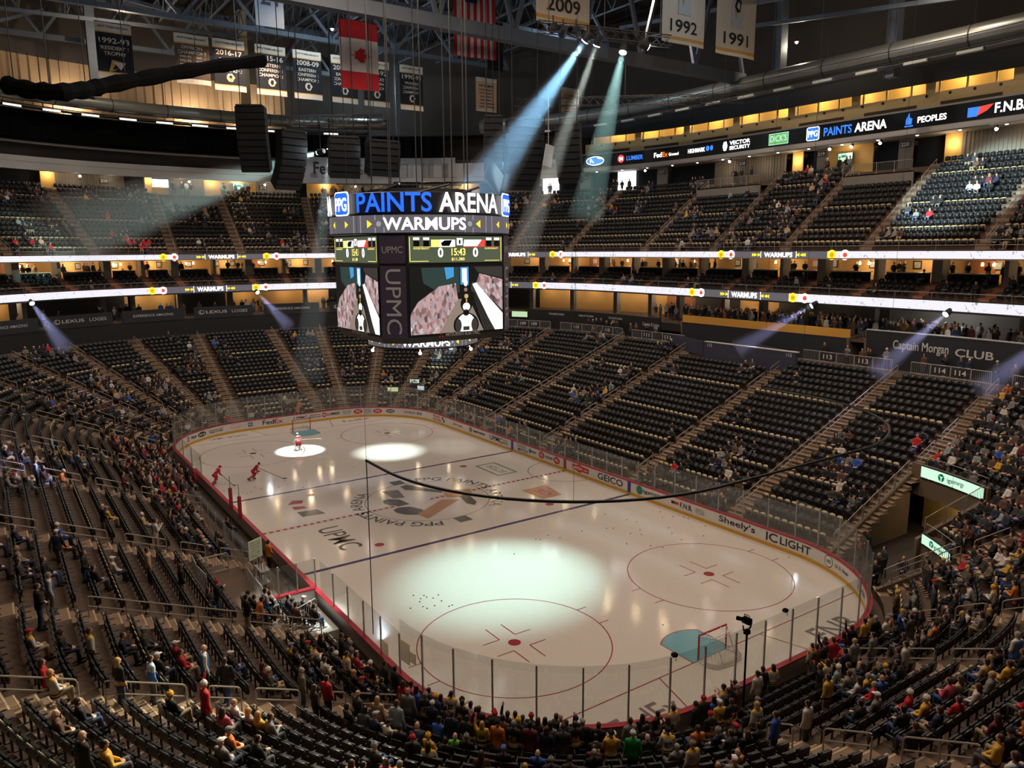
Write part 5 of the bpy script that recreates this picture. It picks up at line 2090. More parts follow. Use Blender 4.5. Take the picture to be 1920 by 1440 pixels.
# ---- stage lamps with their own light
for k, (a, b) in enumerate(((('a', 1, 1, 30), 1), (('a', 1, 1, 14), 1), (('y', 1, 0), 1), (('a', 1, -1, 6), 1))):
    x, y, nx, ny = aisle_at(a, 36.6)
    mb = MB()
    mb.box((x, y, 34.75), (.5, .9, .3), math.atan2(ny, nx))
    o = mb.build('wall_uplight', STEELK, label='wall washing lamp behind the far air duct, %s along' % nth(k + 1), cat='lamp', group='wall washing lamps')
    mb = MB()
    mb.box((x, y, 34.92), (.4, .8, .04), math.atan2(ny, nx))
    mb.build('lens', mat('lens_warm', (255, 220, 170), emit=6), o)
    add_spot('wall_light', (x, y, 35.1), (x + nx * 3, y + ny * 3, 38.6), 1500, (1, .82, .6), 150, .8, .2)
LENS = mat('lamp_stage', (255, 255, 255), emit=60, emrgb=(236, 246, 255))
HZ = {}


def haze_mat(dens, col):
    k = (dens, col)
    if k in HZ:
        return HZ[k]
    m = bpy.data.materials.new('stage_haze')
    m.use_nodes = True
    nt = m.node_tree
    nt.nodes.clear()
    out = nt.nodes.new('ShaderNodeOutputMaterial')
    vs = nt.nodes.new('ShaderNodeVolumeScatter')
    vs.inputs['Color'].default_value = col
    vs.inputs['Density'].default_value = dens
    vs.inputs['Anisotropy'].default_value = 0.1
    nt.links.new(vs.outputs[0], out.inputs['Volume'])
    HZ[k] = m
    return m


def stage_lamp(loc, tgt, power, col, deg, blend, label, haze=0.0, hlen=20, spread=1.15, lens=True, yoke=.75):
    loc, tgt = Vector(loc), Vector(tgt)
    d = (tgt - loc).normalized()
    mb = MB()
    mb.tube([loc - d * .7, loc - d * .1], [.2, .26], 12)
    mb.tube([loc - d * .35 + Vector((0, 0, .25)), loc - d * .35 + Vector((0, 0, yoke))], .05, 5)
    o = mb.build('stage_lamp', SPK, label=label, cat='stage lamp', group='stage lamps')
    if lens:
        mb = MB()
        mb.tube([loc - d * .1, loc - d * .06], .22, 14)
        mb.build('lens', LENS, o)
    add_spot('stage_light', loc + d * .05, tgt, power, col, deg, blend, .15)
    if haze:
        mb = MB()
        rr = math.tan(math.radians(deg / 2)) * spread
        p0, p1 = loc + d * .12, loc + d * hlen
        n = 18
        mb.tube([p0, p1], [.2 + .12 * rr, .2 + hlen * rr], n)
        mb.build('haze', haze_mat(haze, (1, 1, 1, 1)), kind='stuff', label='thin haze lit by the beam of a stage lamp')


CYAN = (.72, .95, 1.0)
COOL = (.80, 1.0, .98)
stage_lamp((-9.31, -6.89, 30.9), (19.4, 2.86, 0), 80000, (.30, .66, 1), 17, .6, 'brightest bluish stage lamp on the truss below the 2009 banner', .035, 24, 1.0)
stage_lamp((-9.77, -7.5, 30.65), (12.5, -9.2, 0), 30000, (.85, 1, .9), 9, .8, 'round stage lamp second from the brightest below the 2009 banner', .06, 16, .8)
stage_lamp((10.3, -1.0, 26.4), (14.22, -3.68, 0), 62000, (.8, 1, .97), 16, .85, 'lamp at the near end of the dark truss left of the scoreboard', 0, 10, 1, True, 2.0)
stage_lamp((-10.76, -8.8, 30.2), (-14.83, 3.14, 0), 74000, (.52, .97, .92), 24, 1.0, 'stage lamp farthest along the truss toward the press boxes', .007, 11, .4)
stage_lamp((13.2, 2.2, 26.0), (47, 20, 19.5), 150000, (.6, 1, .95), 13, .5, 'lit lamp on the dark truss left of the scoreboard aimed at the upper seats', .018, 36, 1.0, True, 2.3)
stage_lamp((12.6, 1.4, 26.2), (19.4, 2.86, 0), 75000, (.8, 1, 1), 9.6, .15, 'second lit lamp on the dark truss left of the scoreboard', .006, 20, .8, True, 2.1)
stage_lamp((-11.6, -10.2, 30.6), (-15.5, -43.5, 22.5), 120000, (.66, .95, 1.0), 19, .5, 'lamp at the end of the truss aimed at the right upper seats', 0, 10)
stage_lamp((-8.4, -5.8, 31.3), (37.0, -19.5, 4.6), 150000, COOL, 8.5, .6, 'lamp at the start of the truss aimed across the rink', 0, 10, lens=False)
stage_lamp((-11.2, -9.6, 30.9), (-28.5, 22.5, 5.0), 120000, (1, .98, .72), 18, .7, 'lamp on the truss turned to the near corner seats', 0, 10, lens=False)
stage_lamp((-8.9, -6.4, 31.3), (-13.2, 14.6, 0.5), 130000, (.9, 1, .98), 9, .6, 'lamp on the truss pointing down at the bench gate', 0, 10, lens=False)
stage_lamp((-7.9, -5.2, 31.6), (6.5, 22.5, 4.8), 150000, (.62, .6, 1.0), 10, .6, 'violet lamp on the truss aimed at the bench side seats', 0, 10, lens=False)
# violet wash lamps hung below the lower ribbon board
for i, (s, tg, nm) in enumerate(((68.2, (30, 16, 2), 'nearest the frame edge'), (94.4, (36, -7.5, 3.5), 'second along the far end'), (170.8, (0.5, -26, 5.6), 'above block 112'), (182.6, (-15.5, -26, 6), 'above the long club wall'), (191.5, (-22.5, -24, 5), 'past the long club wall'))):
    x, y, nx, ny = at(22.6, s_of(22.6, *at(23, s)[:2]))
    stage_lamp((x, y, 13.0), tg, 12000, (.5, .52, 1.0), 15, .7, 'small violet wash lamp under the lower ribbon board, %s' % nm, .04, 7.5, .85, True, .2)

# ================================================================== SCOREBOARD
SB = empty('scoreboard', (0, 0, 11.7), 'big hanging centre scoreboard with four video screens and glowing rings', 'scoreboard')
SBK = mat('scoreboard_black', (22, 22, 26), .5)
SBP = mat('scoreboard_violet', (72, 62, 88), .55)
SBT = mat('scoreboard_letter', (190, 190, 196), .5)
PAN = mat('led_olive', (20, 20, 20), emit=.42, emrgb=(120, 132, 104))
PALE = mat('led_pale_yellow', (20, 20, 20), emit=1.3, emrgb=(255, 236, 120))
F_, W_ = 4.9, 3.62
mb = MB()
octa = [(-F_, W_), (-F_, -W_), (-W_, -F_), (W_, -F_), (F_, -W_), (F_, W_), (W_, F_), (-W_, F_)]
mb.loft([[(x * .95, y * .95, 12.3) for x, y in octa], [(x, y, 12.7) for x, y in octa], [(x, y, 19.2) for x, y in octa], [(x * .95, y * .95, 19.3) for x, y in octa]], 0, True, True)
mb.build('core', SBK, SB)
# picture on the screens
V_DARK = mat('video_dark', (10, 10, 10), emit=.06, emrgb=(50, 64, 66))
V_TEAL = mat('video_teal', (10, 10, 10), emit=.35, emrgb=(70, 100, 96))
V_BLUE = mat('video_blue', (10, 10, 10), emit=.9, emrgb=(70, 160, 220))
V_FLOOR = mat('video_floor', (10, 10, 10), emit=.6, emrgb=(176, 158, 140))
V_WHITE = mat('video_white', (10, 10, 10), emit=1.5, emrgb=(250, 252, 246))
V_SKIN = mat('video_skin', (10, 10, 10), emit=.6, emrgb=(190, 150, 140))
V_GOLD = mat('video_gold', (10, 10, 10), emit=.8, emrgb=(220, 190, 120))
V_BLACK = mat('video_black', (10, 10, 10), emit=.02, emrgb=(30, 30, 34))
V_STRIPE = mat('video_grey', (10, 10, 10), emit=.3, emrgb=(96, 92, 88))
V_CROWD = bpy.data.materials.new('video_crowd')
V_CROWD.use_nodes = True
nt = V_CROWD.node_tree
b = nt.nodes['Principled BSDF']
b.inputs['Base Color'].default_value = (.02, .02, .02, 1)
tc = nt.nodes.new('ShaderNodeTexCoord')
vz = nt.nodes.new('ShaderNodeTexVoronoi')
vz.inputs['Scale'].default_value = 3.4
mp = nt.nodes.new('ShaderNodeMapping')
mp.inputs['Scale'].default_value = (1.6, 1.6, .9)
nt.links.new(tc.outputs['Object'], mp.inputs[0])
rp = nt.nodes.new('ShaderNodeValToRGB')
els = rp.color_ramp.elements
els[0].position, els[0].color = 0, (.03, .02, .02, 1)
els[1].position, els[1].color = 1, (.95, .8, .8, 1)
for p, c in ((.3, (.35, .2, .2, 1)), (.5, (.7, .42, .4, 1)), (.7, (.4, .36, .4, 1))):
    e = els.new(p)
    e.color = c
nt.links.new(mp.outputs[0], vz.inputs['Vector'])
nt.links.new(vz.outputs['Color'], rp.inputs[0])
nt.links.new(rp.outputs[0], b.inputs['Emission Color'])
b.inputs['Emission Strength'].default_value = .8
VID = [V_DARK, V_TEAL, V_BLUE, V_FLOOR, V_WHITE, V_SKIN, V_GOLD, V_BLACK, V_STRIPE, V_CROWD]
rv = random.Random(3)


def face_fn(n, dist):
    rt = (-n[1], n[0])
    return lambda u, v, off=0.0: (n[0] * (dist + off) + rt[0] * u, n[1] * (dist + off) + rt[1] * u, v)


for n in ((-1, 0), (0, 1), (1, 0), (0, -1)):
    f = face_fn(n, F_)
    # video screen
    W, Z0, Z1 = 3.5, 12.88, 17.2
    mb = MB()
    P = lambda a, b_, k=0: f(-W + 2 * W * a, Z0 + (Z1 - Z0) * b_, .06 + k * .004)

    def pg(pts, mi, k):
        mb.add([P(a, c, k) for a, c in pts], [tuple(range(len(pts)))], mi)
    pg([(0, 0), (1, 0), (1, 1), (0, 1)], 0, 0)
    pg([(.12, .98), (.52, .98), (.52, .6), (.3, .62), (.14, .75)], 1, 1)
    pg([(.3, 0), (.78, 0), (.62, .5), (.48, .5)], 3, 1)
    pg([(.0, 0), (.3, 0), (.5, .5), (.48, .74), (.3, .7), (.08, .48), (0, .3)], 9, 2)
    pg([(.36, .98), (.46, .98), (.46, .84), (.38, .8)], 2, 3)
    pg([(.53, .98), (.62, .98), (.62, .7), (.53, .72)], 2, 2)
    pg([(.55, .96), (.6, .96), (.6, .75), (.55, .75)], 4, 3)
    pg([(.78, 0), (1, 0), (1, .5), (.66, .76), (.64, .66)], 8, 2)
    pg([(.9, .0), (1, .0), (1, .25), (.7, .74), (.66, .72)], 4, 3)
    pg([(.68, .98), (1, .98), (1, .8), (.72, .9)], 8, 3)
    pg([(.7, .72), (1, .3), (1, .78), (.74, .88)], 9, 2.5)
    for q in range(5):
        pg([(.78 + q * .03, 0), (.79 + q * .03, 0), (.655 + q * .006, .6), (.65 + q * .006, .6)], 7, 4)
    # player walking away
    el = lambda cx, cz, rx, rz: [(cx + rx * math.cos(t * PI / 10), max(.005, cz + rz * math.sin(t * PI / 10))) for t in range(20)]
    pg(el(.585, .1, .14, .19), 7, 5)
    pg(el(.585, .12, .1, .155), 4, 6)
    pg(el(.5, .1, .035, .1), 8, 6.5)
    pg(el(.675, .1, .035, .1), 8, 6.5)
    pg(el(.585, .29, .035, .05), 7, 7)
    pg([(.55, .02), (.62, .02), (.62, .08), (.55, .08)], 8, 7)
    pg(el(.59, .42, .065, .12), 7, 5.5)
    pg(el(.59, .38, .04, .06), 4, 6)
    pg(el(.59, .54, .022, .035), 6, 7)
    pg([(.585, .43), (.598, .43), (.598, .5), (.585, .5)], 6, 6.5)
    pg(el(.585, .7, .03, .09), 7, 4)
    pg(el(.585, .74, .022, .05), 4, 5)
    pg(el(.585, .64, .018, .03), 5, 5)
    mb.build('video_screen', VID, SB)
    # score panel
    mb = MB()
    Z0p, Z1p = 17.42, 19.1
    Q = lambda a, b_, k=0: f(-W + 2 * W * a, Z0p + (Z1p - Z0p) * b_, .06 + k * .004)

    def pq(a0, b0, a1, b1, mi, k):
        mb.add([Q(a0, b0, k), Q(a1, b0, k), Q(a1, b1, k), Q(a0, b1, k)], [(0, 1, 2, 3)], mi)

    def tq(t, a, b_, w, h, mi, k=3):
        vs, fs = text_geo(t, .02)
        mb.add([Q(a + (x - .5) * w, b_ + (y - .5) * h, k) for x, y in vs], fs, mi)
    pq(0, 0, 1, 1, 0, 0)
    for a in (.01, .985):
        pq(a, .05, a + .006, .95, 2, 1)
    for a0 in (.05, .15, .82, .91):
        pq(a0, .85, a0 + .06, .94, 1, 1)
        pq(a0, .6, a0 + .06, .82, 4, 1)
    pq(.23, .6, .32, .86, 2, 1)
    pq(.32, .6, .48, .86, 1, 1)
    mb.add([Q(.34, .62, 2), Q(.42, .62, 2), Q(.45, .85, 2), Q(.37, .84, 2), Q(.33, .74, 2)], [(0, 1, 2, 3, 4)], 4)
    pq(.5, .66, .56, .92, 1, 1)
    tq('1', .53, .78, .02, .16, 4, 2)
    mb.add([Q(.57, .62, 1), Q(.78, .62, 1), Q(.81, .86, 1), Q(.58, .86, 1)], [(0, 1, 2, 3)], 1)
    mb.add([Q(.72, .62, 2), Q(.8, .62, 2), Q(.81, .86, 2), Q(.77, .86, 2)], [(0, 1, 2, 3)], 3)
    pq(.05, .585, .46, .6, 2, 1)
    pq(.57, .585, .96, .6, 3, 1)
    tq('PLAYER PENALTY', .13, .53, .16, .06, 2)
    tq('PLAYER PENALTY', .88, .53, .15, .06, 2)
    tq('0', .325, .38, .055, .36, 1)
    tq('0', .70, .38, .055, .36, 1)
    tq('15:43', .515, .4, .15, .28, 2)
    tq('$11,380', .51, .12, .14, .13, 2)
    pq(.02, .05, .2, .07, 2, 1)
    pq(.8, .05, .97, .07, 2, 1)
    mb.build('score_panel', [PAN, LED_W, PALE, LED_R, SBK], SB)
    # maker's lettering under the screen
    mb = MB()
    vs, fs = text_geo('MITSUBISHI ELECTRIC', .012)
    mb.add([f(.35 + (x - .5) * 2.6, 12.76 + (y - .5) * .2, .07) for x, y in vs], fs, 0)
    for dx, dz in ((0, .1), (-.11, -.08), (.11, -.08)):
        mb.add([f(-1.3 + dx, 12.74 + dz + .1, .07), f(-1.3 + dx + .07, 12.74 + dz, .07), f(-1.3 + dx, 12.74 + dz - .1, .07), f(-1.3 + dx - .07, 12.74 + dz, .07)], [(0, 1, 2, 3)], 1)
    mb.build('maker_lettering', [SBT, INK_R], SB)
# corner pillars with upright lettering
for n in ((-1, 1), (1, 1), (1, -1), (-1, -1)):
    nn = (n[0] / math.sqrt(2), n[1] / math.sqrt(2))
    f = face_fn(nn, (F_ + W_) / math.sqrt(2))
    mb = MB()
    hw = .86
    for z0, z1 in ((12.7, 17.25), (17.4, 19.15)):
        mb.add([f(-hw, z0, .04), f(hw, z0, .04), f(hw, z1, .04), f(-hw, z1, .04)], [(0, 1, 2, 3)], 0)
    vs, fs = text_geo('UPMC', 0.0)
    mb.add([f((y - .5) * 1.0, 15.0 - (x - .5) * 4.1, .06) for x, y in vs], fs, 1)
    mb.add([f((x - .5) * 1.35, 18.25 + (y - .5) * .42, .06) for x, y in vs], fs, 1)
    mb.build('corner_pillar', [SBP, SBT], SB)


def sb_ring(r, z0, z1, name, base, reps, period, fill):
    mb = MB()
    n = 96
    for i in range(n):
        a, b_ = 2 * PI * i / n, 2 * PI * (i + 1) / n
        mb.add([(r * math.cos(a), r * math.sin(a), z0), (r * math.cos(b_), r * math.sin(b_), z0), (r * math.cos(b_), r * math.sin(b_), z1), (r * math.cos(a), r * math.sin(a), z1)], [(0, 1, 2, 3)], 0)
    for k in range(reps):
        a0 = math.radians(155 + k * period)
        g = lambda u, v, off=.02, a0=a0: ((r + off) * math.cos(a0 + u / r), (r + off) * math.sin(a0 + u / r), v)
        fill(mb, g)
    o = mb.build(name, base, SB)
    mb = MB()
    for zz, hh in ((z1, .08), (z0 - .08, .08)):
        mb.lathe((0, 0, zz), [(r - .5, 0), (r + .04, 0), (r + .04, hh), (r - .5, hh)], 64)
    mb.build('ring_frame', SBK, SB)
    return o


def warm(zc, h, sc):
    def fill(mb, g):
        vs, fs = text_geo('WARMUPS', .02)
        mb.add([g((x - .5) * 5.3 * sc, zc + (y - .5) * h * .72, .05) for x, y in vs], fs, 1)
        for s in (-1, 1):
            c = s * 3.6 * sc
            mb.add([g(c - .18 * s * sc * -1, zc + .25 * sc, .04), g(c - .18 * s * sc * -1, zc - .25 * sc, .04), g(c + .18 * -s * sc, zc, .04)], [(0, 1, 2)], 2)
            c = s * 5.6 * sc
            mb.add([g(c + .16 * s * sc, zc + .22 * sc, .04), g(c + .16 * s * sc, zc - .22 * sc, .04), g(c - .16 * s * sc, zc, .04)], [(0, 1, 2)], 2)
            mb.add([g(s * 2.95 * sc + .17 * sc * math.cos(t * PI / 8), zc + .17 * sc * math.sin(t * PI / 8), .04) for t in range(16)], [tuple(range(16))], 3)
            for q in (4.3, 4.9):
                mb.add([g(s * q * sc - .03, zc - h / 2, .03), g(s * q * sc + .03, zc - h / 2, .03), g(s * q * sc + .03, zc + h / 2, .03), g(s * q * sc - .03, zc + h / 2, .03)], [(0, 1, 2, 3)], 3)
            for q in (2.6, 3.2):
                for w in (-1, 1):
                    mb.add([g(s * q * sc - .03, zc + w * h * .2, .03), g(s * q * sc + .03, zc + w * h * .2, .03), g(s * q * sc + .03, zc + w * h * .5, .03), g(s * q * sc - .03, zc + w * h * .5, .03)], [(0, 1, 2, 3)], 3)
    return fill


# in these rings the surface runs anticlockwise, so mirror u for reading
def flip(fill):
    return lambda mb, g: fill(mb, lambda u, v, off=.02: g(u, v, off))


RING_G = [LED_G, LED_W, LED_Y, mat('led_line', (20, 20, 20), emit=.55, emrgb=(200, 200, 205))]
sb_ring(6.15, 19.3, 20.38, 'warmups_ring', RING_G, 3, 120, flip(warm(19.84, 1.08, 1.0)))
sb_ring(3.85, 11.78, 12.42, 'lower_ring', RING_G, 3, 120, flip(warm(12.1, .64, .62)))
mb = MB()
mb.lathe((0, 0, 20.45), [(5.9, 0), (6.0, .05), (6.0, 1.3), (5.9, 1.35)], 64)
mb.build('sign_drum', SBK, SB)
for k in range(3):
    mb = MB()
    a0 = math.radians(152 + k * 120)
    R_ = 6.25
    g = lambda u, v, off=0: ((R_ + off) * math.cos(a0 + u), (R_ + off) * math.sin(a0 + u), v)
    rd_ = math.radians
    vs, fs = text_geo('PAINTS', .018)
    mb.add([g(rd_(-39 + 46 * x), 20.55 + 1.2 * y) for x, y in vs], fs, 1)
    vs, fs = text_geo('ARENA', .018)
    mb.add([g(rd_(11 + 43 * x), 20.55 + 1.2 * y) for x, y in vs], fs, 0)
    for w, h, mi, off in ((15.5, 1.5, 0, 0), (14, 1.36, 1, .03)):
        pts = []
        for cx_, cz_, a in ((1, 1, 0), (-1, 1, 90), (-1, -1, 180), (1, -1, 270)):
            for q in range(5):
                t = math.radians(a + q * 22.5)
                pts.append(g(rd_(-53 + cx_ * (w / 2 - 2.2) + 2.2 * math.cos(t)), 21.15 + cz_ * (h / 2 - .24) + .24 * math.sin(t), off))
        mb.add(pts, [tuple(range(len(pts)))], mi)
    vs, fs = text_geo('PPG', .02)
    mb.add([g(rd_(-53 + (x - .5) * 12), 21.1 + (y - .5) * .85, .06) for x, y in vs], fs, 0)
    mb.build('arena_lettering', [LED_W, mat('led_deep_blue', (10, 10, 20), emit=1.1, emrgb=(40, 110, 250))], SB)
mb = MB()
for q in range(8):
    a = 2 * PI * q / 8
    mb.tube([(4.2 * math.cos(a), 4.2 * math.sin(a), 21.6), (4.2 * math.cos(a + .78), 4.2 * math.sin(a + .78), 22.4)], .08, 5)
mb.lathe((0, 0, 21.7), [(3.0, 0), (3.6, 0), (3.6, .5), (3.0, .5)], 32)
mb.build('top_frame', STEELK, SB)
for i in range(10):
    a = 2 * PI * i / 10 + .2
    r = 3.4
    mb = MB()
    mb.tube([(r * math.cos(a), r * math.sin(a), 22.2), (r * math.cos(a), r * math.sin(a), 47.9)], .045, 6)
    mb.build('hoist_cable', STEELK, SB)
for i in range(6):
    a = 2 * PI * i / 6 + .5
    mb = MB()
    mb.ball((3.9 * math.cos(a), 3.9 * math.sin(a), 11.45), .12, 8)
    mb.tube([(3.9 * math.cos(a), 3.9 * math.sin(a), 11.5), (3.7 * math.cos(a), 3.7 * math.sin(a), 11.8)], .03, 4)
    mb.build('lamp_ball', mat('lamp_ball', (255, 255, 255), emit=4), SB)

# ================================================================== PEOPLE
SKINS = [mat('skin_%s' % n, c, .55) for n, c in (('light', (214, 164, 136)), ('mid', (190, 138, 110)), ('rose', (222, 176, 152)), ('brown', (128, 84, 62)))]
HAIRC = {'b': mat('hair_black', (24, 20, 20), .5), 'n': mat('hair_brown', (70, 46, 32), .5), 'y': mat('hair_blond', (190, 150, 92), .5), 'g': mat('hair_grey', (150, 146, 140), .6)}
HATC = {'b': mat('hat_black', (26, 26, 28), .8), 'y': mat('hat_yellow', (222, 172, 52), .8), 'w': mat('hat_white', (220, 216, 210), .8), 'g': mat('hat_grey', (128, 128, 130), .8), 'r': mat('hat_red', (176, 36, 44), .8), 'u': mat('hat_blue', (60, 96, 170), .8)}


def jersey(name, base, bands):
    """knit shirt with hem and sleeve bands that follow the height of the garment"""
    m = mat(name, base, .75)
    nt = m.node_tree
    b = nt.nodes['Principled BSDF']
    tc = nt.nodes.new('ShaderNodeTexCoord')
    sp = nt.nodes.new('ShaderNodeSeparateXYZ')
    rp = nt.nodes.new('ShaderNodeValToRGB')
    rp.color_ramp.interpolation = 'CONSTANT'
    els = rp.color_ramp.elements
    L = lambda c: (lin(c[0]), lin(c[1]), lin(c[2]), 1)
    els[0].position, els[0].color = 0, L(base)
    els[1].position, els[1].color = 1, L(base)
    for p, c in bands:
        e = els.new(p)
        e.color = L(c)
    nt.links.new(tc.outputs['Generated'], sp.inputs[0])
    nt.links.new(sp.outputs[2], rp.inputs[0])
    nt.links.new(rp.outputs[0], b.inputs['Base Color'])
    return m


K_, G_, W_C, R_C = (26, 26, 30), (216, 166, 62), (216, 210, 202), (180, 34, 44)
TOPS = {
    'bj': ('black jersey with gold and white bands', jersey('jersey_black', K_, [(.1, G_), (.2, W_C), (.27, G_), (.34, K_)])),
    'nj': ('navy jersey with a white hem band', jersey('jersey_navy', (30, 38, 70), [(.1, W_C), (.2, (30, 38, 70))])),
    'wj': ('white jersey with gold and black bands', jersey('jersey_white', W_C, [(.08, K_), (.15, G_), (.24, K_), (.29, W_C), (.9, G_)])),
    'gj': ('gold jersey with a black hem band', jersey('jersey_gold', G_, [(.1, K_), (.22, W_C), (.27, G_)])),
    'rj': ('red jersey with white bands', jersey('jersey_red', R_C, [(.1, W_C), (.2, R_C)])),
    'pb': ('powder blue jersey with white bands', jersey('jersey_blue', (74, 136, 214), [(.08, W_C), (.14, (74, 136, 214)), (.62, (196, 214, 236))])),
    'bv': ('blue usher vest over white sleeves', mat('top_vest_blue', (58, 104, 170), .7)),
}
for k, n, c in (('bk', 'black jacket', (24, 24, 26)), ('nv', 'navy jacket', (32, 40, 64)), ('gy', 'grey sweater', (128, 126, 124)), ('ch', 'charcoal jacket', (58, 58, 60)), ('tn', 'tan coat', (190, 158, 122)), ('wh', 'white hoodie', (206, 200, 192)),
                ('rd', 'red hoodie', (190, 34, 42)), ('gr', 'bright green shirt', (24, 150, 72)), ('bl', 'blue jacket', (50, 92, 180)), ('br', 'brown coat', (96, 66, 50)), ('mr', 'maroon top', (104, 40, 52)), ('ol', 'olive jacket', (104, 96, 76)),
                ('pk', 'pink top', (206, 92, 112)), ('og', 'orange jacket', (214, 124, 52)), ('lm', 'lime green hoodie', (112, 204, 66)), ('dn', 'faded denim jacket', (142, 158, 162))):
    TOPS[k] = (n, mat('top_' + n.replace(' ', '_'), c, .8))
PANTS = [mat('trousers_%s' % n, c, .8) for n, c in (('jeans', (62, 86, 130)), ('black', (28, 28, 32)), ('dark_denim', (40, 50, 76)), ('khaki', (160, 140, 110)), ('grey', (96, 96, 98)))]
SHOE = mat('shoe_dark', (44, 42, 42), .6)
SLEEVE = mat('sleeve_white', (216, 210, 204), .8)
COFF = Vector((0, 0, 0))


def capsule(mb, p, q, r0, r1, n=10):
    p, q = Vector(p), Vector(q)
    d = q - p
    L = d.length
    t = d / max(L, 1e-6)
    pts, rs_ = [], []
    for k in range(4):
        a = PI / 2 * (1 - k / 4)
        pts.append(p - t * r0 * math.sin(a))
        rs_.append(max(.0015, r0 * math.cos(a)))
    pts.append(p)
    rs_.append(r0)
    pts.append(q)
    rs_.append(r1)
    for k in range(1, 5):
        a = PI / 2 * k / 4
        pts.append(q + t * r1 * math.sin(a))
        rs_.append(max(.0015, r1 * math.cos(a)))
    mb.tube(pts, rs_, n)


def rings_body(mb, rs, off=(0, 0, 0), lean=0.0, grow=0.0, piv=.92, n=16):
    """torso as stacked ellipses: (z, x, half depth, half width); leans about the hips"""
    R_ = []
    for z, x, a, b in rs:
        ring_ = []
        for j in range(n):
            t = 2 * PI * j / n
            px, py = x + (a + grow) * math.cos(t), (b + grow) * math.sin(t)
            dz = z - piv
            qx = px * math.cos(lean) + dz * math.sin(lean)
            qz = piv + dz * math.cos(lean) - px * math.sin(lean)
            ring_.append((qx + off[0], py + off[1], qz + off[2]))
        R_.append(ring_)
    mb.loft(R_, 0, True, True)


TORSO = [(.84, 0, .085, .12), (.90, -.005, .112, .165), (.97, -.005, .112, .172), (1.08, .0, .1, .148), (1.2, .0, .108, .155), (1.32, -.005, .115, .175), (1.41, -.01, .1, .18), (1.47, -.015, .075, .13), (1.52, -.01, .058, .065), (1.58, .0, .052, .056)]
SHIRT = [(.80, 0, .115, .18), (.90, -.005, .118, .182), (.97, -.005, .118, .186), (1.08, .0, .112, .170), (1.2, .0, .118, .174), (1.32, -.005, .122, .19), (1.41, -.01, .11, .195), (1.475, -.015, .088, .145), (1.515, -.012, .07, .082)]
BROW = [(.86, 0, .118, .16), (.92, 0, .125, .185), (1.0, 0, .122, .184)]
HEADC = Vector((.005, 0, 1.665))


def evalremesh(mb, name, voxel, smooth=True, deci=None):
    me = bpy.data.meshes.new(name)
    me.from_pydata([tuple(v) for v in mb.v], [], mb.f)
    o = bpy.data.objects.new(name, me)
    COL.objects.link(o)
    md = o.modifiers.new('r', 'REMESH')
    md.mode = 'VOXEL'
    md.voxel_size = voxel
    md.use_smooth_shade = smooth
    if deci:
        dm = o.modifiers.new('d', 'DECIMATE')
        dm.ratio = deci
    dg = bpy.context.evaluated_depsgraph_get()
    dg.update()
    out = bpy.data.meshes.new_from_object(o.evaluated_get(dg))
    out.name = name
    bpy.data.objects.remove(o)
    bpy.data.meshes.remove(me)
    return out


def hand(mb, w, d, side, curl=.5):
    """palm with five separate fingers leaving the wrist w in direction d"""
    d = Vector(d).normalized()
    s = d.cross(Vector((0, 0, 1)))
    if s.length < .2:
        s = Vector((0, side, 0))
    s.normalize()
    nrm = s.cross(d).normalized()
    w = Vector(w)
    pc = w + d * .05
    for q in (-.024, -.008, .008, .024):
        capsule(mb, w + s * q * .7, w + d * .088 + s * q, .016, .014, 6)
    for q, L in ((-.033, .062), (-.011, .078), (.011, .074), (.033, .055)):
        k = w + d * .09 + s * q
        m = k + d * L * .5 - nrm * .012 * curl
        e = m + d * L * .45 * (1 - .5 * curl) - nrm * .03 * curl
        capsule(mb, k, m, .0095, .009, 6)
        capsule(mb, m, e, .009, .008, 6)
    t0 = w + d * .03 + s * .03 * side
    t1 = t0 + d * .035 + s * .03 * side
    capsule(mb, t0, t1, .012, .0105, 6)
    capsule(mb, t1, t1 + d * .03 + s * .004 * side, .0105, .009, 6)


class Pose:
    pass


def pose(sit=False, lean=0.0, arms=None, legs=None, head=0.0, drop=0.0):
    p = Pose()
    p.sit, p.lean = sit, lean
    # seated hips: 47 cm over the tread, at the back of the seat
    p.off = Vector((-.02, 0, -.43)) if sit else Vector((0, 0, -drop))
    if legs is None:
        if sit:
            legs = [((-.02, s * .095, .51), (.40, s * .13, .55), (.44, s * .12, .09), (.60, s * .14, .04)) for s in (1, -1)]
        else:
            legs = [((0, s * .09, .9 - drop), (.025, s * .1, .49), (-.02, s * .105, .09), (.15, s * .13, .035)) for s in (1, -1)]
    p.legs = legs
    p.arms = arms
    p.head = head

    def tz(v):
        v = Vector(v)
        dz = v.z - .92
        return Vector((v.x * math.cos(lean) + dz * math.sin(lean), v.y, .92 + dz * math.cos(lean) - v.x * math.sin(lean))) + p.off
    p.tz = tz
    p.headc = tz(HEADC)
    p.sh = [tz((-.01, s * .185, 1.42)) for s in (1, -1)]
    return p


REL = [((-.03, .245, 1.12), (.05, .265, .86)), ((-.03, -.245, 1.12), (.05, -.265, .86))]


def arms_rel(p, L):
    return [(p.tz(a), p.tz(b)) for a, b in L]


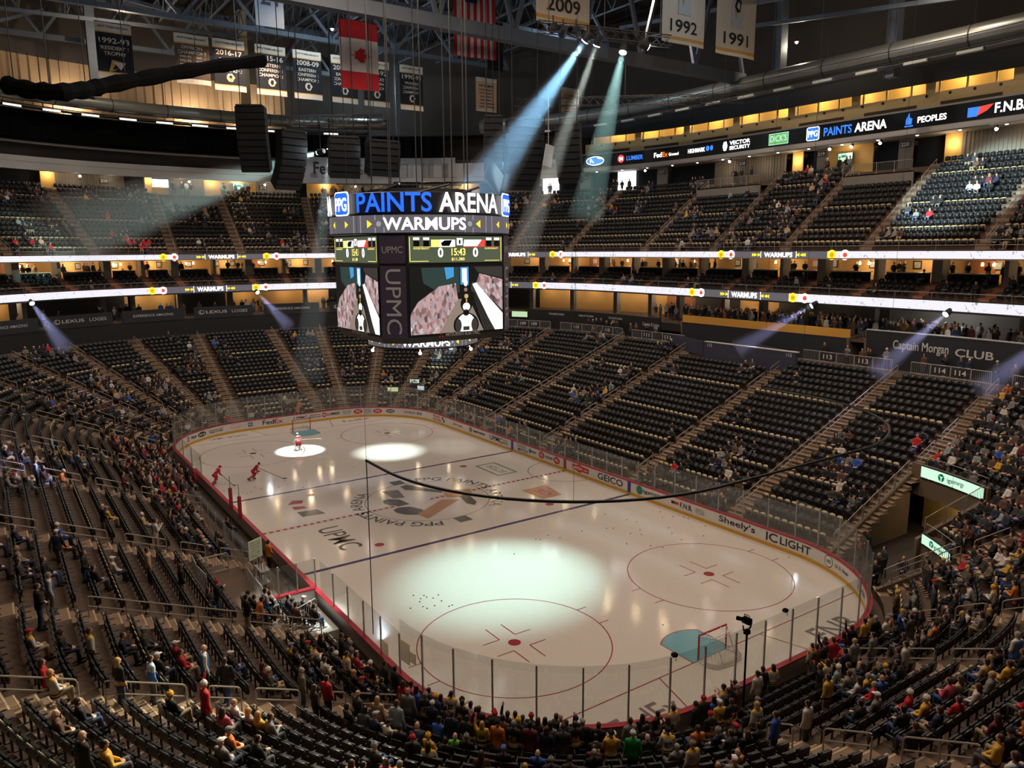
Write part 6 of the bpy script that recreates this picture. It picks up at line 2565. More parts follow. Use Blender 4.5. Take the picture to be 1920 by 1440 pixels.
POSES = {}
pp = pose()
pp.arms = arms_rel(pp, REL)
POSES['s'] = pp
pp = pose(lean=.05)
pp.arms = arms_rel(pp, [((.06, .25, 1.16), (.26, .12, 1.38)), ((.06, -.25, 1.16), (.26, -.1, 1.40))])
POSES['p'] = pp
pp = pose(lean=.03)
pp.arms = arms_rel(pp, [((.0, .255, 1.14), (.19, .08, 1.03)), ((.0, -.255, 1.14), (.18, -.06, 1.0))])
POSES['f'] = pp
pp = pose()
pp.arms = arms_rel(pp, [((.08, .27, 1.58), (.14, .25, 1.84)), REL[1]])
POSES['u'] = pp
pp = pose(lean=.06, legs=[((0, .09, .9), (.17, .1, .5), (.2, .1, .1), (.36, .12, .05)), ((0, -.09, .9), (.0, -.1, .48), (-.27, -.1, .14), (-.12, -.13, .05))])
pp.arms = arms_rel(pp, [((-.12, .245, 1.13), (-.1, .26, .9)), ((.05, -.245, 1.12), (.2, -.24, .95))])
POSES['w'] = pp
pp = pose(sit=True, lean=-.08)
pp.arms = arms_rel(pp, [((.03, .25, 1.16), (.26, .1, 1.04)), ((.03, -.25, 1.16), (.25, -.08, 1.02))])
POSES['t'] = pp
pp = pose(sit=True, lean=.12)
pp.arms = arms_rel(pp, [((.1, .24, 1.16), (.3, .06, 1.22)), ((.1, -.24, 1.16), (.3, -.04, 1.22))])
POSES['q'] = pp
pp = pose(sit=True, lean=.4)
pp.arms = arms_rel(pp, [((.12, .23, 1.14), (.34, .06, 1.1)), ((.12, -.23, 1.14), (.34, -.06, 1.1))])
POSES['l'] = pp
# skaters: deep knees, chest forward, both hands on a stick
pp = pose(lean=.75, drop=.16, legs=[((-.05, .1, .74), (.18, .16, .46), (.02, .18, .12), (.18, .2, .07)), ((-.05, -.1, .74), (.05, -.14, .42), (-.42, -.2, .2), (-.3, -.24, .1))])
pp.arms = arms_rel(pp, [((.16, .26, 1.16), (.36, .2, 1.0)), ((.12, -.27, 1.16), (.3, -.2, 1.18))])
POSES['k'] = pp
pp = pose(lean=.3, drop=.1, legs=[((0, s * .12, .8), (.12, s * .18, .47), (.0, s * .22, .12), (.16, s * .26, .06)) for s in (1, -1)])
pp.arms = arms_rel(pp, [((.06, .28, 1.14), (.26, .32, 1.0)), ((.06, -.28, 1.14), (.26, -.3, 1.0))])
POSES['g'] = pp


def make_pose(k, p, voxel=.013, deci=None):
    M = {}
    mb = MB()
    rings_body(mb, TORSO, p.off, p.lean)
    hc = p.headc
    nk = p.tz((0, 0, 1.54))
    capsule(mb, nk, hc - Vector((.01, 0, .05)), .054, .05)
    mb.ball(hc, 1, 16, 0, (.098, .077, .118))
    mb.ball(hc + Vector((.022, 0, -.06)), 1, 14, 0, (.075, .06, .064))
    capsule(mb, hc + Vector((.09, 0, .015)), hc + Vector((.112, 0, -.018)), .012, .016, 8)
    capsule(mb, hc + Vector((.085, -.018, -.062)), hc + Vector((.085, .018, -.062)), .011, .011, 6)
    for s in (1, -1):
        mb.ball(hc + Vector((-.005, s * .079, -.005)), 1, 8, 0, (.02, .012, .032))
        capsule(mb, hc + Vector((.082, s * .02, .034)), hc + Vector((.08, s * .046, .032)), .012, .010, 6)
    for i, s in enumerate((1, -1)):
        sh = p.sh[i]
        el, wr = p.arms[i]
        capsule(mb, sh, el, .052, .04)
        capsule(mb, el, wr, .041, .028)
        hand(mb, wr, wr - el, s)
        hp, kn, an, to = p.legs[i]
        capsule(mb, hp, kn, .088, .058)
        capsule(mb, kn, an, .06, .04)
        capsule(mb, an, Vector(an) + Vector((-.04, 0, -.035)), .045, .04)
        capsule(mb, Vector(an) + Vector((0, 0, -.03)), to, .045, .034)
    M['body'] = evalremesh(mb, 'person_body', voxel, True, deci)
    mb = MB()
    rings_body(mb, SHIRT, p.off, p.lean, .012)
    for i in range(2):
        el, wr = p.arms[i]
        capsule(mb, p.sh[i], el, .072, .06)
        capsule(mb, el, Vector(el).lerp(wr, .93), .06, .046)
    M['top'] = evalremesh(mb, 'top', voxel * 1.5, True, deci)
    mb = MB()
    if not p.sit:
        rings_body(mb, BROW, p.off, p.lean * .5, .004)
    else:
        mb.ball((-.02, 0, .52), 1, 14, 0, (.15, .19, .11))
    for i in range(2):
        hp, kn, an, to = p.legs[i]
        capsule(mb, hp, kn, .1, .07)
        capsule(mb, kn, Vector(kn).lerp(an, .95), .072, .058)
    M['trousers'] = evalremesh(mb, 'trousers', voxel * 1.5, True, deci)
    mb = MB()
    for i in range(2):
        hp, kn, an, to = p.legs[i]
        an, to = Vector(an), Vector(to)
        capsule(mb, an + Vector((-.04, 0, -.03)), to, .056, .042)
    M['shoes'] = evalremesh(mb, 'shoes', voxel * 1.4, True, deci)
    return M


def make_heads(voxel=.013, deci=None):
    H = {}
    mb = MB()
    mb.ball((-.02, 0, .02), 1, 16, 0, (.1, .086, .112))
    mb.ball((-.05, 0, -.05), 1, 12, 0, (.06, .076, .06))
    H['s'] = evalremesh(mb, 'hair', voxel, True, deci)
    mb = MB()
    mb.ball((-.02, 0, .02), 1, 16, 0, (.104, .092, .116))
    mb.ball((-.075, 0, -.12), 1, 14, 0, (.055, .095, .17))
    mb.ball((-.03, .075, -.08), 1, 10, 0, (.045, .03, .13))
    mb.ball((-.03, -.075, -.08), 1, 10, 0, (.045, .03, .13))
    H['l'] = evalremesh(mb, 'hair', voxel, True, deci)
    mb = MB()
    mb.ball((-.008, 0, .045), 1, 16, 0, (.112, .097, .098))
    mb.ball((-.01, 0, .15), 1, 10, 0, (.03, .03, .028))
    mb.lathe((-.008, 0, .0), [(.104, 0), (.108, .02), (.108, .045)], 18)
    H['k'] = evalremesh(mb, 'beanie', voxel, True, deci)
    mb = MB()
    mb.ball((-.008, 0, .05), 1, 16, 0, (.108, .092, .085))
    mb.box((.12, 0, .05), (.11, .13, .014))
    H['c'] = evalremesh(mb, 'cap', voxel * .7, True, deci)
    mb = MB()
    mb.ball((-.035, 0, -.03), 1, 12, 0, (.078, .087, .06))
    H['b'] = evalremesh(mb, 'hair', voxel, True, deci)
    return H


PM = {k: make_pose(k, p) for k, p in POSES.items()}
HM = make_heads()
mb = MB()
rings_body(mb, [(r[0], r[1], r[2] + .02, r[3] + .006) for r in SHIRT if r[0] > .85 and r[0] < 1.5], (0, 0, 0), 0, .012)
VESTM = {}
for k, p in POSES.items():
    if k in 'sfwtp':
        mb = MB()
        rings_body(mb, [(r[0], r[1], r[2] + .014, r[3] + .004) for r in SHIRT if .79 < r[0] < 1.5], p.off, p.lean, .014)
        VESTM[k] = evalremesh(mb, 'vest', .02)
for d_ in (PM.values()):
    for me in d_.values():
        if not me.materials:
            me.materials.append(None)
for me in list(HM.values()) + list(VESTM.values()):
    if not me.materials:
        me.materials.append(None)


def part_of(name, me, m, parent, loc=(0, 0, 0), label=None):
    o = bpy.data.objects.new(name, me)
    COL.objects.link(o)
    o.parent = parent
    o.location = loc
    o.material_slots[0].link = 'OBJECT'
    o.material_slots[0].material = m
    if label:
        o['label'] = label
    return o


NUMM = {}


def number_mesh(t):
    if t not in NUMM:
        vs, fs = text_geo(t, .025)
        me = bpy.data.meshes.new('jersey_number')
        # read from behind: the wearer's left is the reader's left
        v3 = [(-.004 * 0 - .035 * 0 - .0, -(x - .5) * .26, (y - .5) * .21) for x, y in vs]
        v3 = [(-.03 + 1.6 * v[1] * v[1], v[1], v[2]) for v in v3]
        me.from_pydata(v3, [], fs)
        me.materials.append(None)
        NUMM[t] = me
    return NUMM[t]


HAT_WORD = {'k': 'knit hat', 'c': 'cap'}
COLW = {'b': 'black', 'y': 'yellow', 'w': 'white', 'g': 'grey', 'r': 'red', 'u': 'blue', 'n': 'brown'}
NUMS = ['87', '59', '66', '71', '87', '58', '87', '36', '8', '29', '77', '87']
rp_ = random.Random(21)


def person(x, y, z, ps, top, hair, rz, label, group=None, num=None, scale=1.0):
    p = POSES[ps]
    root = part_of('person', PM[ps]['body'], rp_.choice(SKINS[:3] if rp_.random() < .93 else SKINS), None)
    root.location = (x, y, z)
    root.rotation_euler = (0, 0, rz)
    root.scale = (scale, scale, scale)
    tag(root, label, 'person', group)
    tn, tm = TOPS[top]
    if top == 'bv':
        t = part_of('shirt', PM[ps]['top'], SLEEVE, root)
        part_of('vest', VESTM.get(ps, VESTM['s']), tm, root)
    else:
        t = part_of('jersey' if top in ('bj', 'wj', 'gj', 'rj', 'pb', 'nj') else 'jacket', PM[ps]['top'], tm, root)
    part_of('trousers', PM[ps]['trousers'], rp_.choice(PANTS), root)
    part_of('shoes', PM[ps]['shoes'], SHOE, root)
    a, b = hair[0], hair[1]
    hc = tuple(p.headc)
    if a == 's':
        part_of('hair', HM['s'], HAIRC[b], root, hc)
    elif a == 'l':
        part_of('hair', HM['l'], HAIRC[b], root, hc)
    elif a == 'b':
        part_of('hair', HM['b'], HAIRC['g'], root, hc)
    else:
        part_of('knit_hat' if a == 'k' else 'cap', HM[a], HATC[b], root, hc)
    if num:
        c = p.tz((-.158, 0, 1.22))
        o = part_of('jersey_number', number_mesh(num), mat('number_gold', G_, .7) if top == 'bj' else mat('number_white_cloth', W_C, .7) if top in ('pb', 'rj', 'nj') else mat('number_black', K_, .7), t, tuple(c))
        o.rotation_euler = (0, p.lean, 0)
    return root


def nearest_aisle(x, y):
    d = 6
    best = None
    for k, a in enumerate(AIS):
        ax, ay, _, _ = aisle_at(a, max(1, min(20, dof_(x, y))))
        e = math.hypot(ax - x, ay - y)
        if best is None or e < best[0]:
            best = (e, k)
    return best


def dof_(x, y):
    lo, hi = -5, 60
    for _ in range(30):
        m = (lo + hi) / 2
        cx, cy = cen(m)
        rx, ry = rad(m)
        ax, ay = abs(x), abs(y)
        ins = ay < cy + ry if ax <= cx else ax < cx + rx if ay <= cy else ((ax - cx) / rx) ** 2 + ((ay - cy) / ry) ** 2 < 1
        if ins:
            hi = m
        else:
            lo = m
    return lo


def block_of(x, y):
    d = max(1.2, min(19.5, dof_(x, y)))
    s = s_of(d, x, y)
    T = ring(d)[2][-1]
    for k in range(len(AIS)):
        a, b = aisle_s(AIS[k], d), aisle_s(AIS[(k + 1) % len(AIS)], d)
        w = (b - a) % T
        if (s - a) % T <= w:
            return k, (s - a) % T, w, d
    return 0, 0, 1, d


def hairword(h):
    a, b = h[0], h[1]
    return {'s': 'short %s hair' % COLW[b] if a == 's' else '', 'l': 'long %s hair' % COLW.get(b, 'fair') if a == 'l' else '', 'b': 'bald head'}.get(a) or '%s %s' % (COLW[b], HAT_WORD[a])


def hw(h):
    return hairword(h).replace('yellow hair', 'blond hair')


PEOPLE_AT = """-16.08,24.72,4.61,s,bv,sg;-18.07,25.18,4.95,f,bk,sn;-20.63,25.51,4.95,t,wj,cr;-21.12,23.92,4.26,s,wj,sn;-20.61,24.65,4.61,t,bj,kb;-23.87,23.43,4.26,s,bj,ly;-23.5,22.48,3.92,s,pb,sb;-22.66,20.71,3.23,s,bv,ba;-23.34,20.22,2.88,w,bk,sn;-25.72,21.37,3.58,u,rd,kw;-25.48,22.22,3.92,t,bk,ky;-29.85,24.86,5.64,s,bk,ba;-29.25,24.31,5.3,t,gj,sb;-16.48,17.65,1.85,f,bk,sb;-14.86,18.47,2.19,p,bk,kr;-14.31,18.65,2.19,t,bj,ln;-14.77,16.36,1.16,f,bv,sb;-12.88,19.53,2.54,s,bk,ln;-26.11,24.61,4.95,t,bj,sn;-27.03,25.18,5.3,t,br,ba;-23.03,25.29,4.95,t,rd,ln;-23.99,25.13,4.95,t,wj,sy;-20.52,22.94,3.92,q,nv,sn;-20.02,22.09,3.58,t,ch,cg;-22.05,22.01,3.58,t,bk,cw;-20.77,21.22,3.23,t,rd,cw;-21.62,21.2,3.23,t,rj,sn;-21.3,19.5,2.54,t,bk,cw;-22.22,18.59,2.19,t,mr,ln;-22.74,18.54,2.19,t,ch,kw;-25.69,20.46,3.23,t,wh,sy;-26.4,20.22,3.23,t,gy,ly;-26.84,20.06,3.23,t,gj,ly;-27.17,19.92,3.23,q,gy,sn;-26.58,21.02,3.58,t,pk,ln;-28.22,21.23,3.92,t,og,cg;-29.09,20.82,3.92,q,bk,sb;-29.17,21.67,4.26,t,gy,cw;-23.52,17.66,1.85,s,ol,sg;-24.49,17.11,1.85,s,rd,sb;-24.64,17.62,1.85,s,bk,ln;-21.66,15.23,0.81,s,wj,sn;-22.28,14.51,0.47,s,bj,kw;-20.65,15.21,0.81,t,bj,kw;-20.65,14.35,0.47,t,rj,sb;-20.17,14.35,0.47,t,gy,kg;-20.21,16.93,1.5,t,gj,cg;-19.16,16.07,1.16,t,bj,sb;-18.91,15.21,0.81,t,bk,ln;-20.02,14.81,0.81,p,bk,sn;-19.2,14.35,0.47,t,bk,ln;-25.55,16.41,1.5,s,ch,ba;-26.09,15.92,1.5,s,tn,ly;-26.92,15.6,1.5,s,dn,sn;-26.06,14.05,0.81,s,bj,kg;-25.82,13.49,0.47,s,nj,ky;-23.81,13.48,0.02,s,pk,sb;-24.79,14.31,0.81,s,rj,ln;-21.84,13.7,0.02,s,bk,sb;-22.49,13.54,0.02,s,bk,sb;-23.54,13.41,0.02,s,bk,lb;-24.07,13.3,0.02,s,mr,lb;-24.6,13.15,0.02,s,bk,sb;-24.89,13.05,0.02,s,bk,lb;-25.17,12.95,0.02,s,nv,lb;-25.58,12.78,0.02,s,wj,sn;-25.98,12.95,0.47,s,wj,sb;-26.03,12.56,0.02,p,tn,kb;-26.71,12.91,0.47,s,bj,sb;-26.39,12.37,0.02,s,wh,sb;-26.85,12.41,0.02,s,rd,sb;-28.11,12.92,0.81,s,bj,lb;-27.19,11.86,0.02,s,bk,kr;-28,12.35,0.47,s,bj,kr;-27.82,11.36,0.02,p,wj,sb;-28.04,11.17,0.02,s,wj,lb;-28.26,10.96,0.02,s,bj,mr;-28.87,14.44,1.5,t,lm,ba;-29.2,14.2,1.5,t,bj,kg;-30.78,13.84,1.85,t,bj,cu;-30.95,14.75,2.19,t,br,ln;-29.2,16.14,2.19,t,bk,kr;-29.64,15.83,2.19,t,wj,ln;-30.94,18.78,3.58,t,gj,ln;-31.23,18.57,3.58,t,wh,sb;-30.94,17.8,3.23,t,pk,ln;-31.3,17.54,3.23,t,wj,sg;-29.83,17.62,2.88,t,ch,kg;-28.61,10.6,0.02,s,tn,lb;-28.87,10.3,0.02,p,bk,sn;-29.4,10.52,0.47,s,bk,ba;-29.3,9.75,0.02,s,bj,kb;-30.78,11,1.16,s,bj,sn;-30.23,9.63,0.47,q,bk,ln;-31.96,10.45,1.16,p,gj,kb;-33,10.5,1.85,s,gr,kw;-30.46,7.6,0.02,s,bk,lb;-30.65,7.03,0.02,s,bj,sb;-30.81,6.4,0.02,s,wj,sn;-32.28,8.2,1.16,p,bj,ln;-32.23,9.13,1.16,t,bj,ba;-33.14,9.11,1.5,p,wj,kb;-32.45,8.62,1.16,t,ch,kb;-33.77,9.43,1.85,t,gy,sg;-34.71,9.73,2.19,s,wj,kg;-32.85,7.42,1.16,t,og,sn;-32.76,7.74,1.16,t,bk,sb;-31.09,5.5,0.02,s,bk,kb;-31.12,5.12,0.02,s,bk,kr;-31.16,4.6,0.02,s,bl,lb;-31.04,3.87,0.02,p,wj,sb;-31.04,3.27,0.02,s,bk,sb;-31.04,3.17,0.02,s,bk,sb;-31.15,2.06,0.02,s,wh,sb;-31.04,1.57,0.02,f,bk,sb;-31.04,0.92,0.02,s,wj,lb;-32.4,5.75,0.81,s,gj,cw;-32.64,6.51,0.81,s,bj,mr;-32.59,5.37,0.81,s,bj,sn;-32.51,3.91,0.81,t,bj,kg;-33.83,5.62,1.5,s,wj,ly;-35.61,8.88,2.54,t,og,ba;-36.16,9.64,2.88,t,gy,cw;-35.97,10.11,2.88,t,br,sy;-31.52,13.05,1.85,t,bl,ba;-32.38,13.22,2.19,t,ch,kg;-32.53,14.25,2.54,t,bk,ly;-32.54,11.71,1.85,t,bk,sg;-32.73,12.77,2.19,t,ch,cb;-33.65,7.41,1.5,t,nv,kg;-31.15,0.72,0.02,s,wj,ln;-31.04,-1.68,0.02,s,wj,sb;-31.04,-2.58,0.02,u,bj,sn;-31.15,-2.98,0.02,s,og,lb;-31.15,-3.74,0.02,s,mr,lb;-31.03,-4.58,0.02,u,bk,sn;-30.83,-6.32,0.02,s,tn,sb;-31.09,-5.45,0.02,s,gj,sb;-32.81,-3.15,0.81,s,gy,sb;-32.97,-1.51,1.16,s,gy,sy;-31.74,-2.59,0.47,t,rd,cu;-32.51,-1.48,0.81,t,nv,sn;-31.42,-6.86,0.47,t,og,cg;-31.49,-6.53,0.47,t,ol,sg;-31.15,-1.49,0.02,s,bj,sb;-31.17,-4.49,0.02,p,bk,sb;-33.01,-5.92,1.16,s,bj,kw;-34.99,-1.51,1.85,s,wh,sb;-34.93,-1.07,1.85,s,ch,sn;-33.28,-4.52,1.16,t,bk,ln;-35.16,4.75,1.85,s,wh,sb;-35.19,6.48,2.19,s,bl,sn;-33.97,5.75,1.5,f,wj,ln;-34.6,2.78,1.85,s,gj,sb;-34.84,1.37,1.85,t,wh,ln;-34.84,0.81,1.85,t,gj,sg;-35.61,1.77,2.19,t,rd,sg;-35.61,1.82,2.19,t,pk,sn;-37.16,2.44,2.88,t,rd,kw;-36.38,2.94,2.54,t,gy,cw;-36.38,3.67,2.54,q,bj,sb;-37.93,2.96,3.23,t,gj,kw;-37.93,2.94,3.23,t,br,ln;-37.93,0.81,3.23,t,tn,ln;-37.93,1.29,3.23,q,pk,sn;-38.71,2.58,3.58,t,rd,sn;-38.71,-0.68,3.58,t,gj,sn;-38.71,0.56,3.58,t,gy,sy;-38.71,1.39,3.58,t,wh,ln;-37.93,4.03,3.23,q,bk,sb;-38.67,4.98,3.58,t,bk,sn;-38.71,3.77,3.58,t,nv,sn;-38.15,-2.79,3.23,f,bv,sg;-40.25,3.77,4.26,t,mr,ln;-40.25,1.72,4.26,t,rd,kr;-40.96,5.37,4.61,t,gj,sn;-41,4.86,4.61,t,bk,kb;-42.27,7.73,5.3,s,bv,sn;-7.82,23.81,4.26,t,bl,kw;-10.24,24.08,4.26,w,nv,cw;-12.64,23.28,3.92,f,bk,sn;-12.24,25.53,4.95,t,gy,ba;-9.44,23.81,4.26,t,og,sn;-6.02,19.41,2.54,p,wh,sn;-11.13,20.6,2.88,s,tn,sn;-3.91,21.59,3.23,f,bk,ba;-2.99,21.23,3.23,t,gj,cg;4.53,24.09,4.26,s,bv,sb;12.89,22.71,3.92,s,bv,sn;-0.4,14.35,0.47,t,bj,sb;-5.99,13.57,0.02,f,og,sb;-11.99,22.09,3.58,t,wh,cw;-13.44,22.95,3.92,t,bj,sn;11.59,21.23,3.23,t,bv,sn;-3.1,19.51,2.54,t,tn,kw;7.68,16.07,1.16,t,mr,ln;4.82,19.42,2.54,f,mr,sb;6.45,17.63,1.85,s,wj,sb;-9.02,25.53,4.95,t,nv,sn;-10.35,26.39,5.3,t,pk,ln;5.88,15.77,1.16,f,bk,sb;11.24,14.34,0.47,s,bk,sb"""
# what the listed people do, in words
DO = {'s': 'standing', 'p': 'holding a phone up', 'f': 'standing hands clasped', 'u': 'raising an arm', 'w': 'walking', 't': 'seated', 'q': 'seated looking at a phone', 'l': 'seated leaning forward', 'k': 'skating', 'g': 'crouching'}
SHORTB = ['by the bench gate', 'above the bench gate', 'bench side middle', 'bench side far part', 'bench side far end', 'far curve', 'far curve', 'far curve', 'far curve', 'far end', 'far end', 'far end', 'far right curve', 'far right curve', 'far right curve', 'far right curve',
          'block 110', 'block 111', 'block 112', 'block 113', 'block 114', 'the tunnel', 'past the tunnel', 'behind the goal', 'beside the goal', 'near corner']
WHO = []          # x, y, z, pose, top, hair, number
taken = set()
for rec in PEOPLE_AT.split(';'):
    f = rec.split(',')
    x, y, z = float(f[0]), float(f[1]), float(f[2])
    if f[5] == 'mr':
        f[5] = 'kr'
    WHO.append([x, y, z, f[3], f[4], f[5]])


def near_taken(x, y, z, r=.42):
    i, j = int(x / .5), int(y / .5)
    for a in (-1, 0, 1):
        for b in (-1, 0, 1):
            for q in GRID.get((i + a, j + b), ()):
                if abs(q[2] - z) < 1.2 and (q[0] - x) ** 2 + (q[1] - y) ** 2 < r * r:
                    return True
    return False


GRID = {}


def put(x, y, z):
    GRID.setdefault((int(x / .5), int(y / .5)), []).append((x, y, z))


KEEP = []
for w in WHO:
    if not near_taken(w[0], w[1], w[2], .34):
        KEEP.append(w)
        put(w[0], w[1], w[2])
WHO = KEEP
# the rest of the crowd sits where the photograph shows it dense
rc = random.Random(77)


def clump(*k):
    return random.Random(hash(k) % 100003).random()


def crowd_p(x, y, z, blk, i, j, n, upper):
    c = clump(blk, i // 2, j // 4, 5) * .65 + clump(blk, i // 4, j // 6, 9) * .35
    if upper:
        dens = .24 + (.06 if i < 3 else 0)
    elif blk in (23, 24):
        dens = .55 if i < 4 else .22
    elif blk == 25:
        dens = .85 if i < 3 else .40 if i < 5 else .05
    elif blk == 22:
        dens = .78 if i < 7 else .5 if i < 11 else .2
    elif blk == 21:
        dens = .5
    elif blk in (16, 17, 18, 19, 20):
        dens = .55 if i < 2 else .36 if i < 4 and blk in (19, 20) else .20
        if blk == 20 and i < 9:
            dens = .34
    elif blk in (9, 10, 11, 12, 13, 14, 15):
        dens = .46 if i < 4 else .27
    elif blk in (5, 6, 7, 8):
        dens = .52 if i < 12 else .24
    elif blk in (2, 3, 4):
        dens = .70 if i < 5 else .22
    else:
        dens = .34 if i < 4 else .06
    return c < dens * .72 + .12 if dens > .31 else c < dens * .9 + .1 and rc.random() < .66


TOPK = ['bk'] * 8 + ['bj'] * 8 + ['bk', 'bj', 'bj', 'ch', 'ch', 'gy', 'gy', 'ch', 'ch', 'nv', 'nv', 'wj', 'wj', 'gj', 'wh', 'tn', 'rd', 'br', 'br', 'mr', 'ol', 'bl', 'dn', 'gy', 'nj', 'og']
HAIRK = ['sb'] * 4 + ['sn'] * 6 + ['sg', 'sy', 'lb', 'ln', 'ln', 'ln', 'ly', 'ly', 'kb', 'kb', 'kw', 'kg', 'ky', 'cb', 'cw', 'cg', 'cr', 'ba']
REST = []
for sset, upper in ((SEATS, False), (UPPER_SEATS, True)):
    for (x, y, z, rz, tan, blk, i, j, n) in sset:
        if not in_frame(x, y, z + 1, 20):
            continue
        if not crowd_p(x, y, z, blk, i, j, n, upper) or rc.random() < .12:
            continue
        if near_taken(x, y, z):
            continue
        stand = not upper and blk in (22, 23, 24, 25) and i < 3 and rc.random() < .75
        ps = rc.choice('sspfsu') if stand else rc.choice('tttqql')
        top = rc.choice(TOPK if blk > 21 or blk < 2 else TOPK + ['bk', 'ch', 'bj', 'gy', 'nv', 'br', 'bk', 'bj'] * 5)
        if blk in (3, 4, 5) and i < 5 and rc.random() < .25:
            top = 'rj'
        REST.append([x, y, z, ps, top, rc.choice(HAIRK)])
        put(x, y, z)
N_BIG = 300
REST.sort(key=lambda w: project(w[0], w[1], w[2])[2])
nbig = max(0, N_BIG - len(WHO))
BIG = WHO + REST[:nbig]
STUFF = REST[nbig:]
# every person gets words of their own
recs, along = [], {}
for w in BIG:
    blk, off, wd, d = block_of(w[0], w[1])
    row = max(1, int(round((d - 1.4) / RD)) + 1)
    g = 0 if dof_(w[0], w[1]) < 1.0 else row
    num = None
    if w[4] in ('bj', 'wj', 'gj', 'rj', 'pb', 'nj') and rp_.random() < .8:
        num = rp_.choice(NUMS) if w[4] != 'pb' else '87'
    along.setdefault((blk, g), []).append(off)
    recs.append((w, num, blk, g, off, max(.6, dof_(w[0], w[1]))))
for v in along.values():
    v.sort()
seen_labels = set()
for w, num, blk, g, off, d in recs:
    x, y, z, ps, top, hair = w
    A = 'person in %s%s' % (TOPS[top][0].split(' with')[0].replace(' over white sleeves', ''), ' %s' % num if num else '')
    B = hw(hair)
    C = DO[ps].replace('seated looking at a phone', 'with phone').replace('standing hands clasped', 'hands clasped').replace('holding a phone up', 'phone up').replace('raising an arm', 'arm up').replace('seated leaning forward', 'seated')
    D = ('at the glass ' if g == 0 else '%s row ' % nth(g)) + SHORTB[blk]
    E_ = '%s along' % nth(along[(blk, g)].index(off) + 1)
    lab = None
    for parts_ in ((A, B, C, D), (A, B, D), (A, B, D, E_), (A, C, D, E_), (A, D, E_)):
        t = ', '.join(parts_)
        if len(t.split()) <= 16 and t not in seen_labels:
            lab = t
            break
    seen_labels.add(lab)
    xx, yy, nx, ny = at(d, s_of(d, x, y))
    rz = math.atan2(-ny, -nx) + rp_.uniform(-.35, .35)
    if ps == 'w':
        rz += 1.2
    person(x, y, z, ps, top, hair, rz, lab, 'spectators', num, rp_.uniform(.93, 1.03) * (.96 if hair[0] == 'l' else 1))


# ---- the rest of the crowd and of the seats: one object each
def mesh_arrays(me):
    n = len(me.vertices)
    co = np.empty(n * 3)
    me.vertices.foreach_get('co', co)
    me.calc_loop_triangles()
    t = np.empty(len(me.loop_triangles) * 3, dtype=np.int64)
    me.loop_triangles.foreach_get('vertices', t)
    return co.reshape(-1, 3), t.reshape(-1, 3)


def bake_many(name, parts, mats_, label, cat, smooth=False, colors=None):
    """parts: list of (verts, tris, material index or colour)"""
    V, T, MI, CO, off = [], [], [], [], 0
    for v, t, mi, col in parts:
        V.append(v)
        T.append(t + off)
        off += len(v)
        MI.append(np.full(len(t), mi, dtype=np.int32) if np.isscalar(mi) else mi)
        if colors:
            CO.append(np.tile(np.array(col, dtype=np.float32), (len(v), 1)))
    V, T, MI = np.vstack(V), np.vstack(T), np.concatenate(MI)
    me = bpy.data.meshes.new(name)
    me.vertices.add(len(V))
    me.vertices.foreach_set('co', V.ravel())
    me.loops.add(T.size)
    me.loops.foreach_set('vertex_index', T.ravel().astype(np.int32))
    me.polygons.add(len(T))
    me.polygons.foreach_set('loop_start', np.arange(0, T.size, 3, dtype=np.int32))
    me.polygons.foreach_set('material_index', MI)
    if smooth:
        me.polygons.foreach_set('use_smooth', np.ones(len(T), dtype=bool))
    if colors:
        a = me.color_attributes.new('garment', 'FLOAT_COLOR', 'POINT')
        a.data.foreach_set('color', np.vstack(CO).ravel())
    me.update(calc_edges=True)
    for m in mats_:
        me.materials.append(m)
    o = bpy.data.objects.new(name, me)
    COL.objects.link(o)
    tag(o, label, cat, None, 'stuff')
    return o


def xf(v, x, y, z, rz, s=1.0):
    c, n = math.cos(rz) * s, math.sin(rz) * s
    return np.column_stack([x + v[:, 0] * c - v[:, 1] * n, y + v[:, 0] * n + v[:, 1] * c, z + v[:, 2] * s])


LOW = {k: {q: mesh_arrays(m) for q, m in make_pose(k, POSES[k], .032, .3).items()} for k in 'spftqlu'}
LOWH = {k: mesh_arrays(m) for k, m in make_heads(.032, .35).items()}


def basecol(m):
    return tuple(m.node_tree.nodes['Principled BSDF'].inputs['Base Color'].default_value)


# people in the suites, club bars and on the walkways
for (sa, sb, da, db, z, n) in ((52, 60, 24.0, 28.5, 10.3, 26), (76, 82, 24.0, 28, 10.3, 12), (92, 96, 24, 28, 10.3, 14), (101, 106, 24, 28, 10.3, 12), (150, 157, 23.8, 28, 10.3, 30), (157, 171, 23.7, 28.5, 10.3, 120), (171, 184, 23.7, 28, 10.3, 120), (184, 196, 23.7, 28, 10.3, 70),
                              (140, 152, 21.6, 22.7, 8.2, 16), (171, 190, 21.5, 22.6, 8.2, 14), (60, 120, 24, 26, 10.3, 24), (70, 112, 27.8, 29.6, 15.2, 26), (140, 198, 27.8, 29.6, 15.2, 60)):
    for _ in range(n):
        s, d = rc.uniform(sa, sb), rc.uniform(da, db)
        x, y, nx, ny = at(d, s_of(d, *at(23, s)[:2]))
        if near_taken(x, y, z) or any(abs(q[2] - z) < 1 and math.hypot(q[0] - x, q[1] - y) < .95 for q in COLS):
            continue
        put(x, y, z)
        STUFF.append([x, y, z, rc.choice('ssfpf'), rc.choice(TOPK + ['bk', 'ch', 'bj', 'nv', 'br', 'gy'] * 5), rc.choice(HAIRK)])
for (x, y, z, rz) in SUITE_SEATS:
    if rc.random() < .06:
        STUFF.append([x, y, z, rc.choice('tql'), rc.choice(TOPK), rc.choice(HAIRK)])
